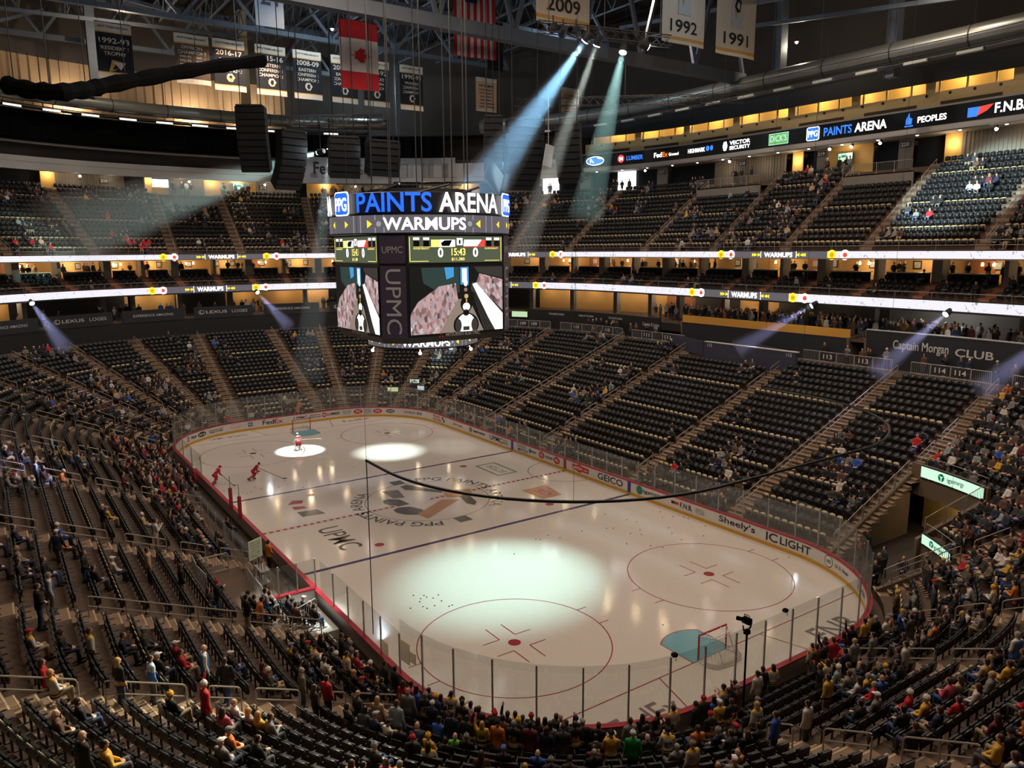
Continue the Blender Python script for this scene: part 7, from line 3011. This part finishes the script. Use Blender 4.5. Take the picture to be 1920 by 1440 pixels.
for (s, n) in ((112, 6), (126, 8), (169, 6), (200, 5), (106, 5), (188, 5), (158, 4)):
    for _ in range(n):
        ss = rc.uniform(s - 2, s + 2)
        x, y, nx, ny = at(35.3, s_of(35.3, *at(36, ss)[:2]))
        STUFF.append([x, y, 25.55 if abs(s - 126) < 1 or s > 150 else 25.55, rc.choice('sf'), rc.choice(TOPK), rc.choice(HAIRK)])
parts = []
for x, y, z, ps, top, hair in STUFF:
    d = max(.6, dof_(x, y))
    _, _, nx, ny = at(d, s_of(d, x, y))
    rz = math.atan2(-ny, -nx) + rc.uniform(-.4, .4)
    if ps not in LOW:
        ps = 's'
    sc_ = rc.uniform(.93, 1.04)
    L = LOW[ps]
    cols = {'body': basecol(rc.choice(SKINS[:3])), 'top': basecol(TOPS[top][1]), 'trousers': basecol(rc.choice(PANTS)), 'shoes': basecol(SHOE)}
    for q in ('body', 'top', 'trousers'):
        parts.append((xf(L[q][0], x, y, z, rz, sc_), L[q][1], 0, cols[q]))
    hc = np.array(POSES[ps].headc)
    a, b = hair[0], hair[1]
    hcol = basecol(HAIRC[b] if a in 'sl' else HAIRC['g'] if a == 'b' else HATC[b])
    hm = LOWH[a]
    parts.append((xf(hm[0] + hc, x, y, z, rz, sc_), hm[1], 0, hcol))
M_CROWD = bpy.data.materials.new('crowd_clothes')
M_CROWD.use_nodes = True
nt = M_CROWD.node_tree
at_ = nt.nodes.new('ShaderNodeAttribute')
at_.attribute_name = 'garment'
nt.links.new(at_.outputs['Color'], nt.nodes['Principled BSDF'].inputs['Base Color'])
nt.nodes['Principled BSDF'].inputs['Roughness'].default_value = .8
CROWD = bake_many('spectator_crowd', parts, [M_CROWD], 'distant spectators scattered over the stands, suites and club bars', 'crowd', True, True)
print('people', len(BIG), 'crowd', len(STUFF))

# ---- seats: the 300 that show largest one by one, the rest as one object
SP = {}
for k in ('backrest', 'seat_pan', 'armrest', 'bracket'):
    for tan in (False, True):
        b_ = seat_part(k)
        me = bpy.data.meshes.new(k)
        me.from_pydata([tuple(v) for v in b_.v], [], b_.f)
        me.materials.append({'backrest': SEAT_BLK, 'seat_pan': SEAT_BLK, 'armrest': SEAT_ARM, 'bracket': SEAT_LEG}[k])
        if k == 'backrest':
            me.materials.append(SEAT_TAN if tan else SEAT_BLK)
            me.polygons.foreach_set('material_index', b_.m)
        SP[(k, tan)] = me
NEARSEATS = VIS[:300]
for (x, y, z, rz, tan, blk, i, j, n) in NEARSEATS:
    first = j <= (n + 1) // 2
    lab = '%s folding seat, %s, %s row up, %s from %s stair' % ('tan' if tan else 'black', BLOCK[blk], nth(i + 1), nth(j if first else n - j + 1), 'first' if first else 'last')
    root = empty('stadium_seat', (x, y, z), lab, 'seat', 'folding seats of the lower stand', None, rz)
    for k in ('backrest', 'seat_pan', 'armrest', 'bracket'):
        o = bpy.data.objects.new(k, SP[(k, tan)])
        COL.objects.link(o)
        o.parent = root
ARR = {k: {q: mesh_arrays(SP[(q, k)]) for q in ('backrest', 'seat_pan', 'armrest', 'bracket')} for k in (False, True)}
BKM = np.empty(len(SP[('backrest', True)].loop_triangles), dtype=np.int32)
SP[('backrest', True)].loop_triangles.foreach_get('material_index', BKM)
parts = []
for (x, y, z, rz, tan, *_r) in VIS[300:]:
    for q, mi in (('backrest', BKM if tan else 0), ('seat_pan', 0), ('armrest', 2), ('bracket', 2)):
        v, t = ARR[tan][q]
        parts.append((xf(v, x, y, z, rz), t, mi, None))
for (x, y, z, rz, tan, *_r) in UPPER_SEATS:
    if in_frame(x, y, z, 20):
        for q, mi in (('backrest', BKM if tan else 0), ('seat_pan', 0)):
            v, t = ARR[tan][q]
            parts.append((xf(v, x, y, z, rz), t, mi, None))
for (x, y, z, rz) in SUITE_SEATS:
    for q, mi in (('backrest', 0), ('seat_pan', 0), ('armrest', 2)):
        v, t = ARR[False][q]
        parts.append((xf(v, x, y, z, rz), t, mi, None))
bake_many('stadium_seats', parts, [SEAT_BLK, SEAT_TAN, SEAT_ARM], 'rows of black and tan folding seats farther up and away', 'seats')

# ================================================================== PLAYERS, BENCH SIDE, TUNNEL, NET
HELM = mat('helmet_red', (186, 30, 40), .35)
HELM_W = mat('helmet_white', (230, 228, 224), .35)
PAD_W = mat('pad_white', (228, 224, 220), .6)
HPANTS = mat('hockey_pants_red', (168, 30, 40), .7)
SKATE = mat('skate_black', (24, 24, 26), .5)
STICKM = mat('stick_black', (40, 34, 32), .5)
STICKW = mat('stick_white', (222, 212, 196), .5)
WJER = mat('jersey_white_red', W_C, .75)
TOPS['wr'] = ('white jersey with red shoulders', jersey('jersey_white_red_bands', W_C, [(.1, R_C), (.2, W_C), (.72, R_C), (.9, W_C)]))
mb = MB()
mb.ball((-.005, 0, .04), 1, 16, 0, (.125, .105, .11))
mb.box((.03, 0, .0), (.14, .19, .06))
HELMET = evalremesh(mb, 'helmet', .012)
HELMET.materials.append(None)


def leg_shell(p, grow, part):
    mb = MB()
    for i in range(2):
        hp, kn, an, to = p.legs[i]
        if part == 'pants':
            capsule(mb, hp, Vector(hp).lerp(kn, .9), .125 + grow, .105 + grow)
        elif part == 'socks':
            capsule(mb, kn, Vector(kn).lerp(an, .9), .085 + grow, .06 + grow)
        else:
            an, to = Vector(an), Vector(to)
            capsule(mb, an + Vector((-.05, 0, -.0)), to, .055, .045)
            mb.box(((an.x + to.x) / 2, (an.y + to.y) / 2, max(.02, min(an.z, to.z) - .04)), (.3, .012, .05), math.atan2(to.y - an.y, to.x - an.x))
    if part == 'pants':
        mb.ball(p.tz((0, 0, .93)), 1, 14, 0, (.16, .2, .16))
    me = evalremesh(mb, part, .018)
    me.materials.append(None)
    return me


def skater(ps, x, y, rz, top, label, num, helm=HELM, hair=None, pads=False):
    p = POSES[ps]
    root = part_of('person', PM[ps]['body'], SKINS[0], None)
    root.location = (x, y, .0)
    root.rotation_euler = (0, 0, rz)
    tag(root, label, 'person')
    t = part_of('jersey', PM[ps]['top'], TOPS[top][1], root)
    part_of('hockey_pants', leg_shell(p, .03 if pads else .0, 'pants'), HPANTS, root)
    part_of('socks', leg_shell(p, .05 if pads else .0, 'socks'), PAD_W if pads else TOPS['rj'][1], root)
    part_of('skates', leg_shell(p, 0, 'skates'), SKATE, root)
    hc = p.headc
    if helm:
        part_of('helmet', HELMET, helm, root, tuple(hc))
    else:
        part_of('hair', HM['s'], HAIRC['b'], root, tuple(hc))
    for i in range(2):
        mb = MB()
        el, wr = p.arms[i]
        d = (wr - el).normalized()
        capsule(mb, wr - d * .05, wr + d * .1, .06, .055 if not pads else .09)
        me = evalremesh(mb, 'glove', .018)
        me.materials.append(None)
        part_of('glove', me, PAD_W if pads else HPANTS, root)
    if pads:
        mb = MB()
        for i in range(2):
            hp, kn, an, to = p.legs[i]
            kn, an = Vector(kn), Vector(an)
            c = (kn + an) / 2 + Vector((.08, 0, .06))
            mb.box(c, (.12, .28, .78), 0, 0, Matrix.Rotation(math.atan2((kn - an).x, (kn - an).z), 3, 'Y'))
        mb.build('leg_pads', PAD_W, root, local=True)
    if num:
        c = p.tz((-.165, 0, 1.22))
        o = part_of('jersey_number', number_mesh(num), mat('number_red', R_C, .7) if top == 'wr' else mat('number_white_cloth', W_C, .7), t, tuple(c))
        o.rotation_euler = (0, p.lean, 0)
    return root


def stick(p, q, blade, m, label):
    p, q, blade = Vector(p), Vector(q), Vector(blade)
    mb = MB()
    mb.beam(p, q, .035, .028)
    o = mb.build('hockey_stick', m, label=label, cat='hockey stick', group='sticks of the skaters')
    mb = MB()
    mb.beam(q, blade, .02, .075)
    mb.build('blade', m, o)


skater('g', 19.48, 2.94, math.radians(8), 'wr', 'goaltender in white and red gear crouching inside the bright ice spot', '29', HELM_W, pads=True)
stick((19.75, 2.55, .95), (19.5, 1.25, .9), (19.5, .7, .82), STICKW, 'white goaltender stick held out to the side over the bright spot')
skater('k', 13.2, 11.93, math.radians(-70), 'rj', 'red skater with number 13 close to the bench boards, stick reaching out', '13')
stick((13.45, 11.6, .95), (12.0, 10.9, .06), (11.75, 10.75, .05), STICKM, 'black stick of the red skater close to the bench boards')
skater('k', 12.6, 9.1, math.radians(-100), 'rj', 'bareheaded skater in red striding across the far ice', '8', None)
stick((12.5, 8.7, .95), (11.5, 7.1, .06), (11.35, 6.8, .05), STICKM, 'black stick of the bareheaded red skater')
skater('s', 12.9, 13.5, math.radians(-100), 'rj', 'player in red with a white helmet waiting at the far bench corner', None, HELM_W)

# ---- bench side: long bench, glass behind it, gate
for k, (xa, xb) in enumerate(((9.2, 1.0), (-.4, -8.2))):
    mb = MB()
    mb.box(((xa + xb) / 2, 14.32, .92), (abs(xa - xb), .4, .07))
    o = mb.build('player_bench', mat('bench_black', (34, 34, 36), .5), label='long dark player bench behind the red capped boards, %s half' % ('far' if k == 0 else 'near'), cat='bench', group='player benches')
    for q in range(6):
        mb = MB()
        mb.box((xa + (xb - xa) * (q + .5) / 6, 14.32, .67), (.1, .34, .42))
        mb.build('leg', STEELK, o)
M_DULL = bpy.data.materials.new('bench_glass')
M_DULL.use_nodes = True
nt = M_DULL.node_tree
nt.nodes.clear()
out = nt.nodes.new('ShaderNodeOutputMaterial')
tr = nt.nodes.new('ShaderNodeBsdfTransparent')
df = nt.nodes.new('ShaderNodeBsdfPrincipled')
df.inputs['Base Color'].default_value = (.5, .5, .5, 1)
df.inputs['Roughness'].default_value = .1
mx = nt.nodes.new('ShaderNodeMixShader')
mx.inputs[0].default_value = .3
nt.links.new(tr.outputs[0], mx.inputs[1])
nt.links.new(df.outputs[0], mx.inputs[2])
nt.links.new(mx.outputs[0], out.inputs[0])
for q in range(11):
    xa = 12.4 - q * 1.95
    mb = MB()
    mb.box((xa - .97, 15.3, 1.72), (1.85, .02, 1.4))
    o = mb.build('glass_pane', M_DULL, label='hazy glass pane behind the player bench, %s from the far end' % nth(q + 1), cat='glass pane', group='panes behind the benches')
    mb = MB()
    mb.box((xa, 15.3, 1.65), (.06, .06, 1.7))
    mb.build('post', STEEL, o)
for k, x in enumerate((3.4, 1.2)):
    mb = MB()
    mb.box((x, 13.2, 1.7), (.2, .2, 1.5))
    o = mb.build('padded_post', B_RED, label='red padded post at the end of bench glass, %s from the far end' % nth(k + 1), cat='post', group='padded posts')
    mb = MB()
    mb.tube([(x, 13.2, 2.4), (x, 13.2, 3.3)], .03, 6)
    mb.build('rod', STEEL, o)
# gate return: white board with red cap and glass, at right angles to the rink
mb = MB()
mb.box((-12.35, 14.35, .62), (.14, 2.3, 1.1))
o = mb.build('gate_board', B_WHITE, label='white return board with red cap beside the open bench gate', cat='rink boards')
mb = MB()
mb.box((-12.35, 14.35, 1.2), (.34, 2.4, .07))
mb.build('cap_rail', B_RED, o)
for q in range(3):
    mb = MB()
    mb.box((-12.35, 13.55 + q * .95, 2.0), (.02, .9, 1.5))
    o = mb.build('glass_pane', M_GLASS, label='clear glass pane over the white gate return board, %s from the ice' % nth(q + 1), cat='glass pane', group='panes of the gate return')
    mb = MB()
    mb.box((-12.35, 13.1 + q * .95, 1.98), (.06, .06, 1.56))
    mb.build('post', STEEL, o)
mb = MB()
mb.box((-14.2, 13.75, .25), (3.4, .9, .46))
mb.box((-14.2, 14.7, .5), (3.4, 1.0, .06))
mb.build('floor_gate', mat('gate_floor', (214, 216, 210), .5, noise=.08, nscale=1), kind='structure')


def straight_fence(p, q, z, label, h=1.05, gap=.13, grp='gate barricades'):
    P, Q = Vector((p[0], p[1], z)), Vector((q[0], q[1], z))
    u = Vector((0, 0, h))
    mb = MB()
    t = (Q - P).normalized() * .08
    mb.tube([P, P + u * .93, P + u + t, Q + u - t, Q + u * .93, Q], .028, 6)
    mb.tube([P + Vector((0, 0, .15)), Q + Vector((0, 0, .15))], .024, 5)
    o = mb.build('barricade', FENCE, label=label, cat='barricade', group=grp)
    mb = MB()
    n = max(3, int((Q - P).length / gap))
    for i in range(1, n):
        a = P.lerp(Q, i / n)
        mb.tube([a + Vector((0, 0, .15)), a + u], .011, 4, caps=False)
    mb.build('bars', FENCE, o)


straight_fence((-12.5, 15.7), (-14.1, 15.65), .81, 'steel barricade nearest the white gate floor')
straight_fence((-9.2, 15.7), (-10.6, 15.75), .81, 'steel barricade before the stick rack')
straight_fence((-10.8, 15.75), (-12.2, 15.75), .81, 'steel barricade between the stick rack and the gate board')
straight_fence((-8.4, 16.4), (-8.5, 18.0), 1.5, 'steel barricade climbing from the stick rack to the stairs')
straight_fence((-8.5, 18.2), (-10.0, 18.3), 1.85, 'steel barricade highest above the bench gate')
straight_fence((-10.2, 18.3), (-11.6, 18.2), 1.85, 'steel barricade second highest above the bench gate')
straight_fence((-14.9, 14.0), (-15.5, 15.2), .81, 'dark topped barricade at the near side of the gate floor')
mb = MB()
mb.box((-9.6, 15.0, 1.1), (1.2, .5, .06))
mb.box((-9.6, 15.0, 1.75), (1.2, .5, .06))
for dx in (-.6, .6):
    for dy in (-.25, .25):
        mb.box((-9.6 + dx, 15.0 + dy, 1.25), (.04, .04, 1.1))
o = mb.build('stick_rack', STEEL, label='steel rack full of upright sticks by the bench gate', cat='rack')
rk = random.Random(4)
for q in range(9):
    mb = MB()
    mb.beam((-10.1 + q * .125, 15.0 + rk.uniform(-.15, .15), .85), (-10.1 + q * .125 + rk.uniform(-.03, .03), 15.0 + rk.uniform(-.15, .15), 2.25), .035, .03)
    mb.build('hockey_stick', [STICKW, mat('stick_yellow', (214, 180, 50), .5), STICKM][q % 3], label='%s stick upright in the steel rack, %s along' % (['white', 'yellow', 'black'][q % 3], nth(q + 1)), cat='hockey stick', group='sticks in the rack')
mb = MB()
mb.box((-8.9, 15.1, 2.6), (.06, .95, 1.05), .5)
o = mb.build('notice_board', mat('notice_paper', (206, 214, 190), .6), label='pale notice board with lines of writing above the stick rack', cat='sign')
mb = MB()
c5, s5 = math.cos(.5), math.sin(.5)
for q in range(6):
    f = lambda u, v: (-8.9 - c5 * .035 + s5 * u, 15.1 - s5 * .035 - c5 * u, 2.6 + v)
    mb.text(['BENCH GATE', 'PLEASE KEEP', 'THIS AREA', 'CLEAR AT', 'ALL TIMES', 'THANK YOU'][q], lambda u, v, f=f: f(u, v + .4 - q * .15), .7, .08)
mb.build('writing', INK_GR, o)
mb = MB()
mb.tube([(-8.9, 15.2, .8), (-8.9, 15.2, 2.2)], .035, 6)
mb.build('stand_post', STEEL, o)

# ---- tunnel: lit signs, railings, people in suits are in the crowd list
def lit_sign(d, a_0, a_1, z0, z1, label):
    s0, s1 = aisle_s(('a', -1, -1, a_0), d), aisle_s(('a', -1, -1, a_1), d)
    mb = MB()
    wall(mb, d, s0, s1, z0 - .06, z1 + .06, .1)
    o = mb.build('lit_sign', SBK, label=label, cat='sign', group='lit tunnel signs')
    L = s1 - s0
    mb = MB()
    n = 12
    f = on_ring(d, s0, 0, .012)
    for i in range(n):
        a, b_ = .04 + (L - .08) * i / n, .04 + (L - .08) * (i + 1) / n
        mb.add([f(a, z0), f(b_, z0), f(b_, z1), f(a, z1)], [(0, 1, 2, 3)], 0)
    h = z1 - z0
    g = on_ring(d, s0 + L * .32, (z0 + z1) / 2, .02)
    mb.poly([g(h * .36 * math.cos(-2 * PI * i / 20), h * .36 * math.sin(-2 * PI * i / 20)) for i in range(20)], 1)
    g2 = on_ring(d, s0 + L * .32, (z0 + z1) / 2, .024)
    mb.poly([g2(h * u, h * v) for u, v in ((-.05, -.34), (.05, -.34), (.06, .0), (.24, .16), (.0, .08), (-.24, .16), (-.06, .0))], 0)
    k = .5 if L > 3 else .62
    mb.text('igs', on_ring(d, s0 + L * .455, (z0 + z1) / 2 - .04, .02), h * .62, h * .5, 2)
    mb.text('energy', on_ring(d, s0 + L * .455 + h * .98, (z0 + z1) / 2 - .04, .02), h * 1.2, h * .42, 3)
    mb.build('sign_face', [mat('sign_glow', (210, 250, 225), emit=.85, emrgb=(196, 246, 218)), mat('sign_green', (0, 140, 100), emit=.25, emrgb=(10, 150, 105)), mat('sign_blue', (24, 34, 96)), mat('sign_grey', (50, 84, 76))], o)


lit_sign(9.4, 76.5, 61.5, 3.98, 4.66, 'larger glowing pale green sign over the tunnel portal')
lit_sign(4.9, 60, 47.5, 1.98, 2.52, 'smaller glowing pale green sign on the low wall inside the tunnel mouth')
for k, (s, d, z, w, h, txt, nm) in enumerate(((85.0, 5.5, 3.2, 1.2, .5, 'FedEx', 'with dark letters above the far corner portal'), (84.1, 4.5, 2.6, .9, .55, '', 'pale blue, right beside the far corner portal'), (79.0, 3.5, 2.5, 1.3, .55, '', 'pale green, behind the far corner glass'), (129.5, 22.9, 9.9, 2.4, .8, '', 'pale green, on the dark wall right of the scoreboard'))):
    x, y, nx, ny = at(d, s)
    mb = MB()
    mb.box((x, y, z), (.14, w, h), math.atan2(ny, nx))
    o = mb.build('lit_sign', SBK, label='small lit sign %s' % nm, cat='sign', group='small lit signs')
    mb = MB()
    mb.box((x - nx * .08, y - ny * .08, z), (.02, w * .94, h * .88), math.atan2(ny, nx))
    if txt:
        mb.text(txt, on_ring(d, s, z, .1), w * .7, h * .5, 1)
    mb.build('sign_face', [mat('sign_pale_%d' % k, (200, 220, 210), emit=.55, emrgb=[(200, 235, 225), (190, 225, 245), (226, 240, 170), (206, 246, 186)][k]), INK_NAVY], o)
    if d < 10:
        mb = MB()
        mb.tube([(x, y, prof(d) - .1), (x, y, z)], .04, 5)
        mb.build('sign_post', STEELK, o)
for k, (a, ds) in enumerate(((('x', -1, -24), (1.2, 2.6, 4.2, 5.9, 7.6, 9.2)), (('a', -1, -1, 61), (5.2, 6.6, 8.0, 9.3)), (('a', -1, -1, 47), (1.2, 2.4, 3.6, 4.8)))):
    for j in range(len(ds) - 1):
        x0, y0, _, _ = aisle_at(a, ds[j] + .06)
        x1, y1, _, _ = aisle_at(a, ds[j + 1] - .06)
        z0, z1 = prof(ds[j]) + .35, prof(ds[j + 1]) + .35
        mb = MB()
        P, Q, u = Vector((x0, y0, z0)), Vector((x1, y1, z1)), Vector((0, 0, .95))
        mb.tube([P, P + u, Q + u, Q], .028, 6)
        mb.tube([P + u * .12, Q + u * .12], .022, 5)
        o = mb.build('tunnel_railing', STEEL_D, label='steel railing on the tunnel side wall %s, %s up from the ice' % (['along block 114', 'before the inner portal', 'at the crowd side'][k], nth(j + 1)), cat='railing', group='tunnel railings')
        mb = MB()
        for q in range(1, 10):
            b_ = P.lerp(Q, q / 10)
            mb.tube([b_ + u * .12, b_ + u], .01, 4, caps=False)
        mb.build('bars', STEEL_D, o)
for k, (d, a_0, a_1, z) in enumerate(((9.7, 76, 61.5, 4.72), (5.15, 60, 47.5, 2.58))):
    s0, s1 = aisle_s(('a', -1, -1, a_0), d), aisle_s(('a', -1, -1, a_1), d)
    n = 3 if k == 0 else 2
    for q in range(n):
        L = arc(d, s0 + (s1 - s0) * q / n + .05, s0 + (s1 - s0) * (q + 1) / n - .05, .5)
        mb = MB()
        mb.tube([(L[0][0], L[0][1], z)] + [(x, y, z + .5) for x, y, _, _ in L] + [(L[-1][0], L[-1][1], z)], .026, 5)
        mb.build('tunnel_railing', STEEL_D, label='low steel loop rail above the %s glowing tunnel sign, %s from block 114' % ('larger' if k == 0 else 'smaller', nth(q + 1)), cat='railing', group='tunnel railings')
l = bpy.data.lights.new('portal_light', 'POINT')
l.energy, l.color, l.shadow_soft_size = 60, (1, .8, .45), .2
o = bpy.data.objects.new('portal_light', l)
COL.objects.link(o)
x, y = pt_a(-1, -1, 69, 10.4)
o.location = (x, y, 2.5)
for k, (a, d, top, hair) in enumerate(((66, 1.6, 'bk', 'kr'), (58, 1.9, 'bk', 'sg'), (53, 1.2, 'bk', 'sn'), (62, 2.8, 'ch', 'sb'), (70, 2.2, 'bk', 'sb'), (55, 3.1, 'nv', 'ba'), (73, 3.6, 'bk', 'sn'))):
    x, y = pt_a(-1, -1, a, d)
    person(x, y, 0.0, 'f', top, hair, math.radians(60 + 20 * (k % 3)), 'person in dark suit, %s, on the tunnel floor, %s from block 114' % (hw(hair), nth(k + 1)), 'people in the tunnel')

# ---- net over the near end, hung from a curved pipe
DN = .4
sN0, sN1 = s_of(DN, -20.0, 13.0), s_of(DN, -19.0, -13.0)
TN = ring(DN)[2][-1]
L = arc(DN, sN1, sN0 + TN if sN0 < sN1 else sN0, .8)
mb = MB()
mb.tube([(x, y, 9.7) for x, y, _, _ in L], .06, 8)
NETO = mb.build('net_pipe', mat('pipe_black', (16, 16, 18), .5), label='curved black pipe hanging over the near end of the ice that carries the net', cat='pipe')
mb = MB()
for i in (0, len(L) // 4, len(L) // 2, 3 * len(L) // 4, len(L) - 1):
    x, y, _, _ = L[i]
    mb.tube([(x, y, 9.7), (x, y, 47.8)], .008, 4)
mb.build('hanging_line', STEELK, NETO)
M_PN = bpy.data.materials.new('protective_net')
M_PN.use_nodes = True
nt = M_PN.node_tree
nt.nodes.clear()
out = nt.nodes.new('ShaderNodeOutputMaterial')
tr = nt.nodes.new('ShaderNodeBsdfTransparent')
df = nt.nodes.new('ShaderNodeBsdfDiffuse')
df.inputs[0].default_value = (.05, .05, .05, 1)
mx = nt.nodes.new('ShaderNodeMixShader')
uv = nt.nodes.new('ShaderNodeUVMap')
sp = nt.nodes.new('ShaderNodeSeparateXYZ')
nt.links.new(uv.outputs[0], sp.inputs[0])
outs = []
for q in (0, 1):
    m1 = nt.nodes.new('ShaderNodeMath')
    m1.operation = 'MULTIPLY'
    m1.inputs[1].default_value = 22.0
    m2 = nt.nodes.new('ShaderNodeMath')
    m2.operation = 'FRACT'
    m3 = nt.nodes.new('ShaderNodeMath')
    m3.operation = 'LESS_THAN'
    m3.inputs[1].default_value = .03
    nt.links.new(sp.outputs[q], m1.inputs[0])
    nt.links.new(m1.outputs[0], m2.inputs[0])
    nt.links.new(m2.outputs[0], m3.inputs[0])
    outs.append(m3)
m4 = nt.nodes.new('ShaderNodeMath')
m4.operation = 'MAXIMUM'
nt.links.new(outs[0].outputs[0], m4.inputs[0])
nt.links.new(outs[1].outputs[0], m4.inputs[1])
nt.links.new(m4.outputs[0], mx.inputs[0])
nt.links.new(tr.outputs[0], mx.inputs[1])
nt.links.new(df.outputs[0], mx.inputs[2])
nt.links.new(mx.outputs[0], out.inputs[0])
mb = MB()
mb.loft([[(x, y, 3.3), (x, y, 9.68)] for x, y, _, _ in L])
net = mb.build('protective_net', M_PN, NETO)
uvl = net.data.uv_layers.new(name='UVMap')
acc = [0.0]
for i in range(1, len(L)):
    acc.append(acc[-1] + math.hypot(L[i][0] - L[i - 1][0], L[i][1] - L[i - 1][1]))
for lp in net.data.loops:
    vi = lp.vertex_index
    uvl.data[lp.index].uv = (acc[vi // 2], 3.3 if vi % 2 == 0 else 9.68)
for nm, i in (('at the bench gate side', len(L) - 1),):
    x, y, _, _ = L[i]
    mb = MB()
    mb.tube([(x, y, 2.0), (x, y, 9.68)], .022, 5)
    mb.build('edge_cord', STEELK, NETO)

# ---- remote camera on a pole at the near glass
cx_, cy2 = at(.62, 143.3 * ring(.62)[2][-1] / LTOT)[:2]
rc_ = empty('remote_camera', (cx_, cy2, 0), 'black remote camera on a pole over the near end glass', 'camera')
mb = MB()
mb.tube([(cx_, cy2, 0.02), (cx_, cy2, 3.7)], .04, 8)
mb.build('pole', BLACKC, rc_)
mb = MB()
mb.tube([(cx_, cy2 - .25, 3.95), (cx_, cy2 - .2, 3.75), (cx_, cy2, 3.68), (cx_, cy2 + .2, 3.75), (cx_, cy2 + .25, 3.95)], .035, 6)
mb.box((cx_, cy2, 3.62), (.18, .2, .16))
mb.build('yoke', BLACKC, rc_)
mb = MB()
mb.box((cx_ + .02, cy2, 4.08), (.34, .2, .22))
mb.tube([(cx_ + .18, cy2, 4.06), (cx_ + .48, cy2, 4.0)], [.07, .09], 10)
mb.tube([(cx_ - .1, cy2, 4.2), (cx_ - .1, cy2, 4.3), (cx_ + .15, cy2, 4.3), (cx_ + .15, cy2, 4.2)], .018, 5)
mb.build('camera_body', BLACKC, rc_)
for k, s in enumerate((141.2, 147.6)):
    x, y, nx, ny = at(.1, s)
    mb = MB()
    mb.box((x - nx * .1, y - ny * .1, 3.38), (.16, .2, .12), math.atan2(ny, nx))
    mb.tube([(x, y, 3.2), (x, y, 3.34), (x - nx * .1, y - ny * .1, 3.36)], .02, 5)
    mb.build('small_camera', BLACKC, label='tiny black camera on the top of the near glass, %s' % ('right of the tall remote camera' if k == 0 else 'above the near circle'), cat='camera', group='glass cameras')
# hand-made signs held against the glass
for k, (s, w, h, z) in enumerate(((160.4, .62, .9, 2.5), (159.9, .4, .45, 2.45), (0.65, .5, .6, 1.9))):
    x, y, nx, ny = at(.42, s)
    mb = MB()
    mb.box((x, y, z), (.02, w, h), math.atan2(ny, nx))
    mb.build('hand_sign', mat('card_pale', (246, 240, 226), .8), label='blank backed card sign held up to the near glass, %s' % ['tallest, at the near corner', 'small, beside the tallest', 'low, beside the first straight pane'][k], cat='sign', group='card signs')
nt = MATS['card_pale'].node_tree
tl = nt.nodes.new('ShaderNodeBsdfTranslucent')
tl.inputs[0].default_value = (.85, .8, .7, 1)
mx = nt.nodes.new('ShaderNodeMixShader')
mx.inputs[0].default_value = .6
nt.links.new(nt.nodes['Principled BSDF'].outputs[0], mx.inputs[1])
nt.links.new(tl.outputs[0], mx.inputs[2])
nt.links.new(mx.outputs[0], nt.nodes['Material Output'].inputs[0])
# lamps among the steel: first one real, the rest added to brighten the roof
for k, (x, y, z, p) in enumerate(((1.2, -42.4, 38.0, 500), (22, -30, 40.5, 900), (34, -8, 41.5, 1700), (48, 10, 41.0, 1400), (54, -20, 40.5, 1100), (14, 4, 40, 1500), (-6, -24, 40.0, 350), (-16, -36, 38.5, 600))):
    mb = MB()
    mb.lathe((x, y, z), [(.22, 0), (.2, .12), (.06, .22)], 12)
    mb.tube([(x, y, z + .2), (x, y, z + 3.4)], .03, 5)
    o = mb.build('roof_lamp_and_fill', STEELK, label='small work lamp hanging among the roof steel, %s' % ['lit warm beyond the 1991 banner', 'over the far right seats', 'above the scoreboard', 'before the far banners', 'in the far right roof corner', 'above the maple leaf flag', 'by the 1992 banner', 'over the press boxes'][k], cat='lamp', group='work lamps')
    mb = MB()
    mb.ball((x, y, z - .05), .14, 10)
    mb.build('bulb', mat('bulb_warm', (255, 220, 170), emit=12) if k in (0, 7) else mat('fill_bulb_cool', (225, 240, 255), emit=6), o)
    l = bpy.data.lights.new('roof_light_and_fill', 'POINT')
    l.energy, l.color, l.shadow_soft_size = p, (1, .82, .6) if k in (0, 3, 7) else (.68, .86, 1), .2
    o = bpy.data.objects.new('roof_light_and_fill', l)
    COL.objects.link(o)
    o.location = (x, y, z - .3)
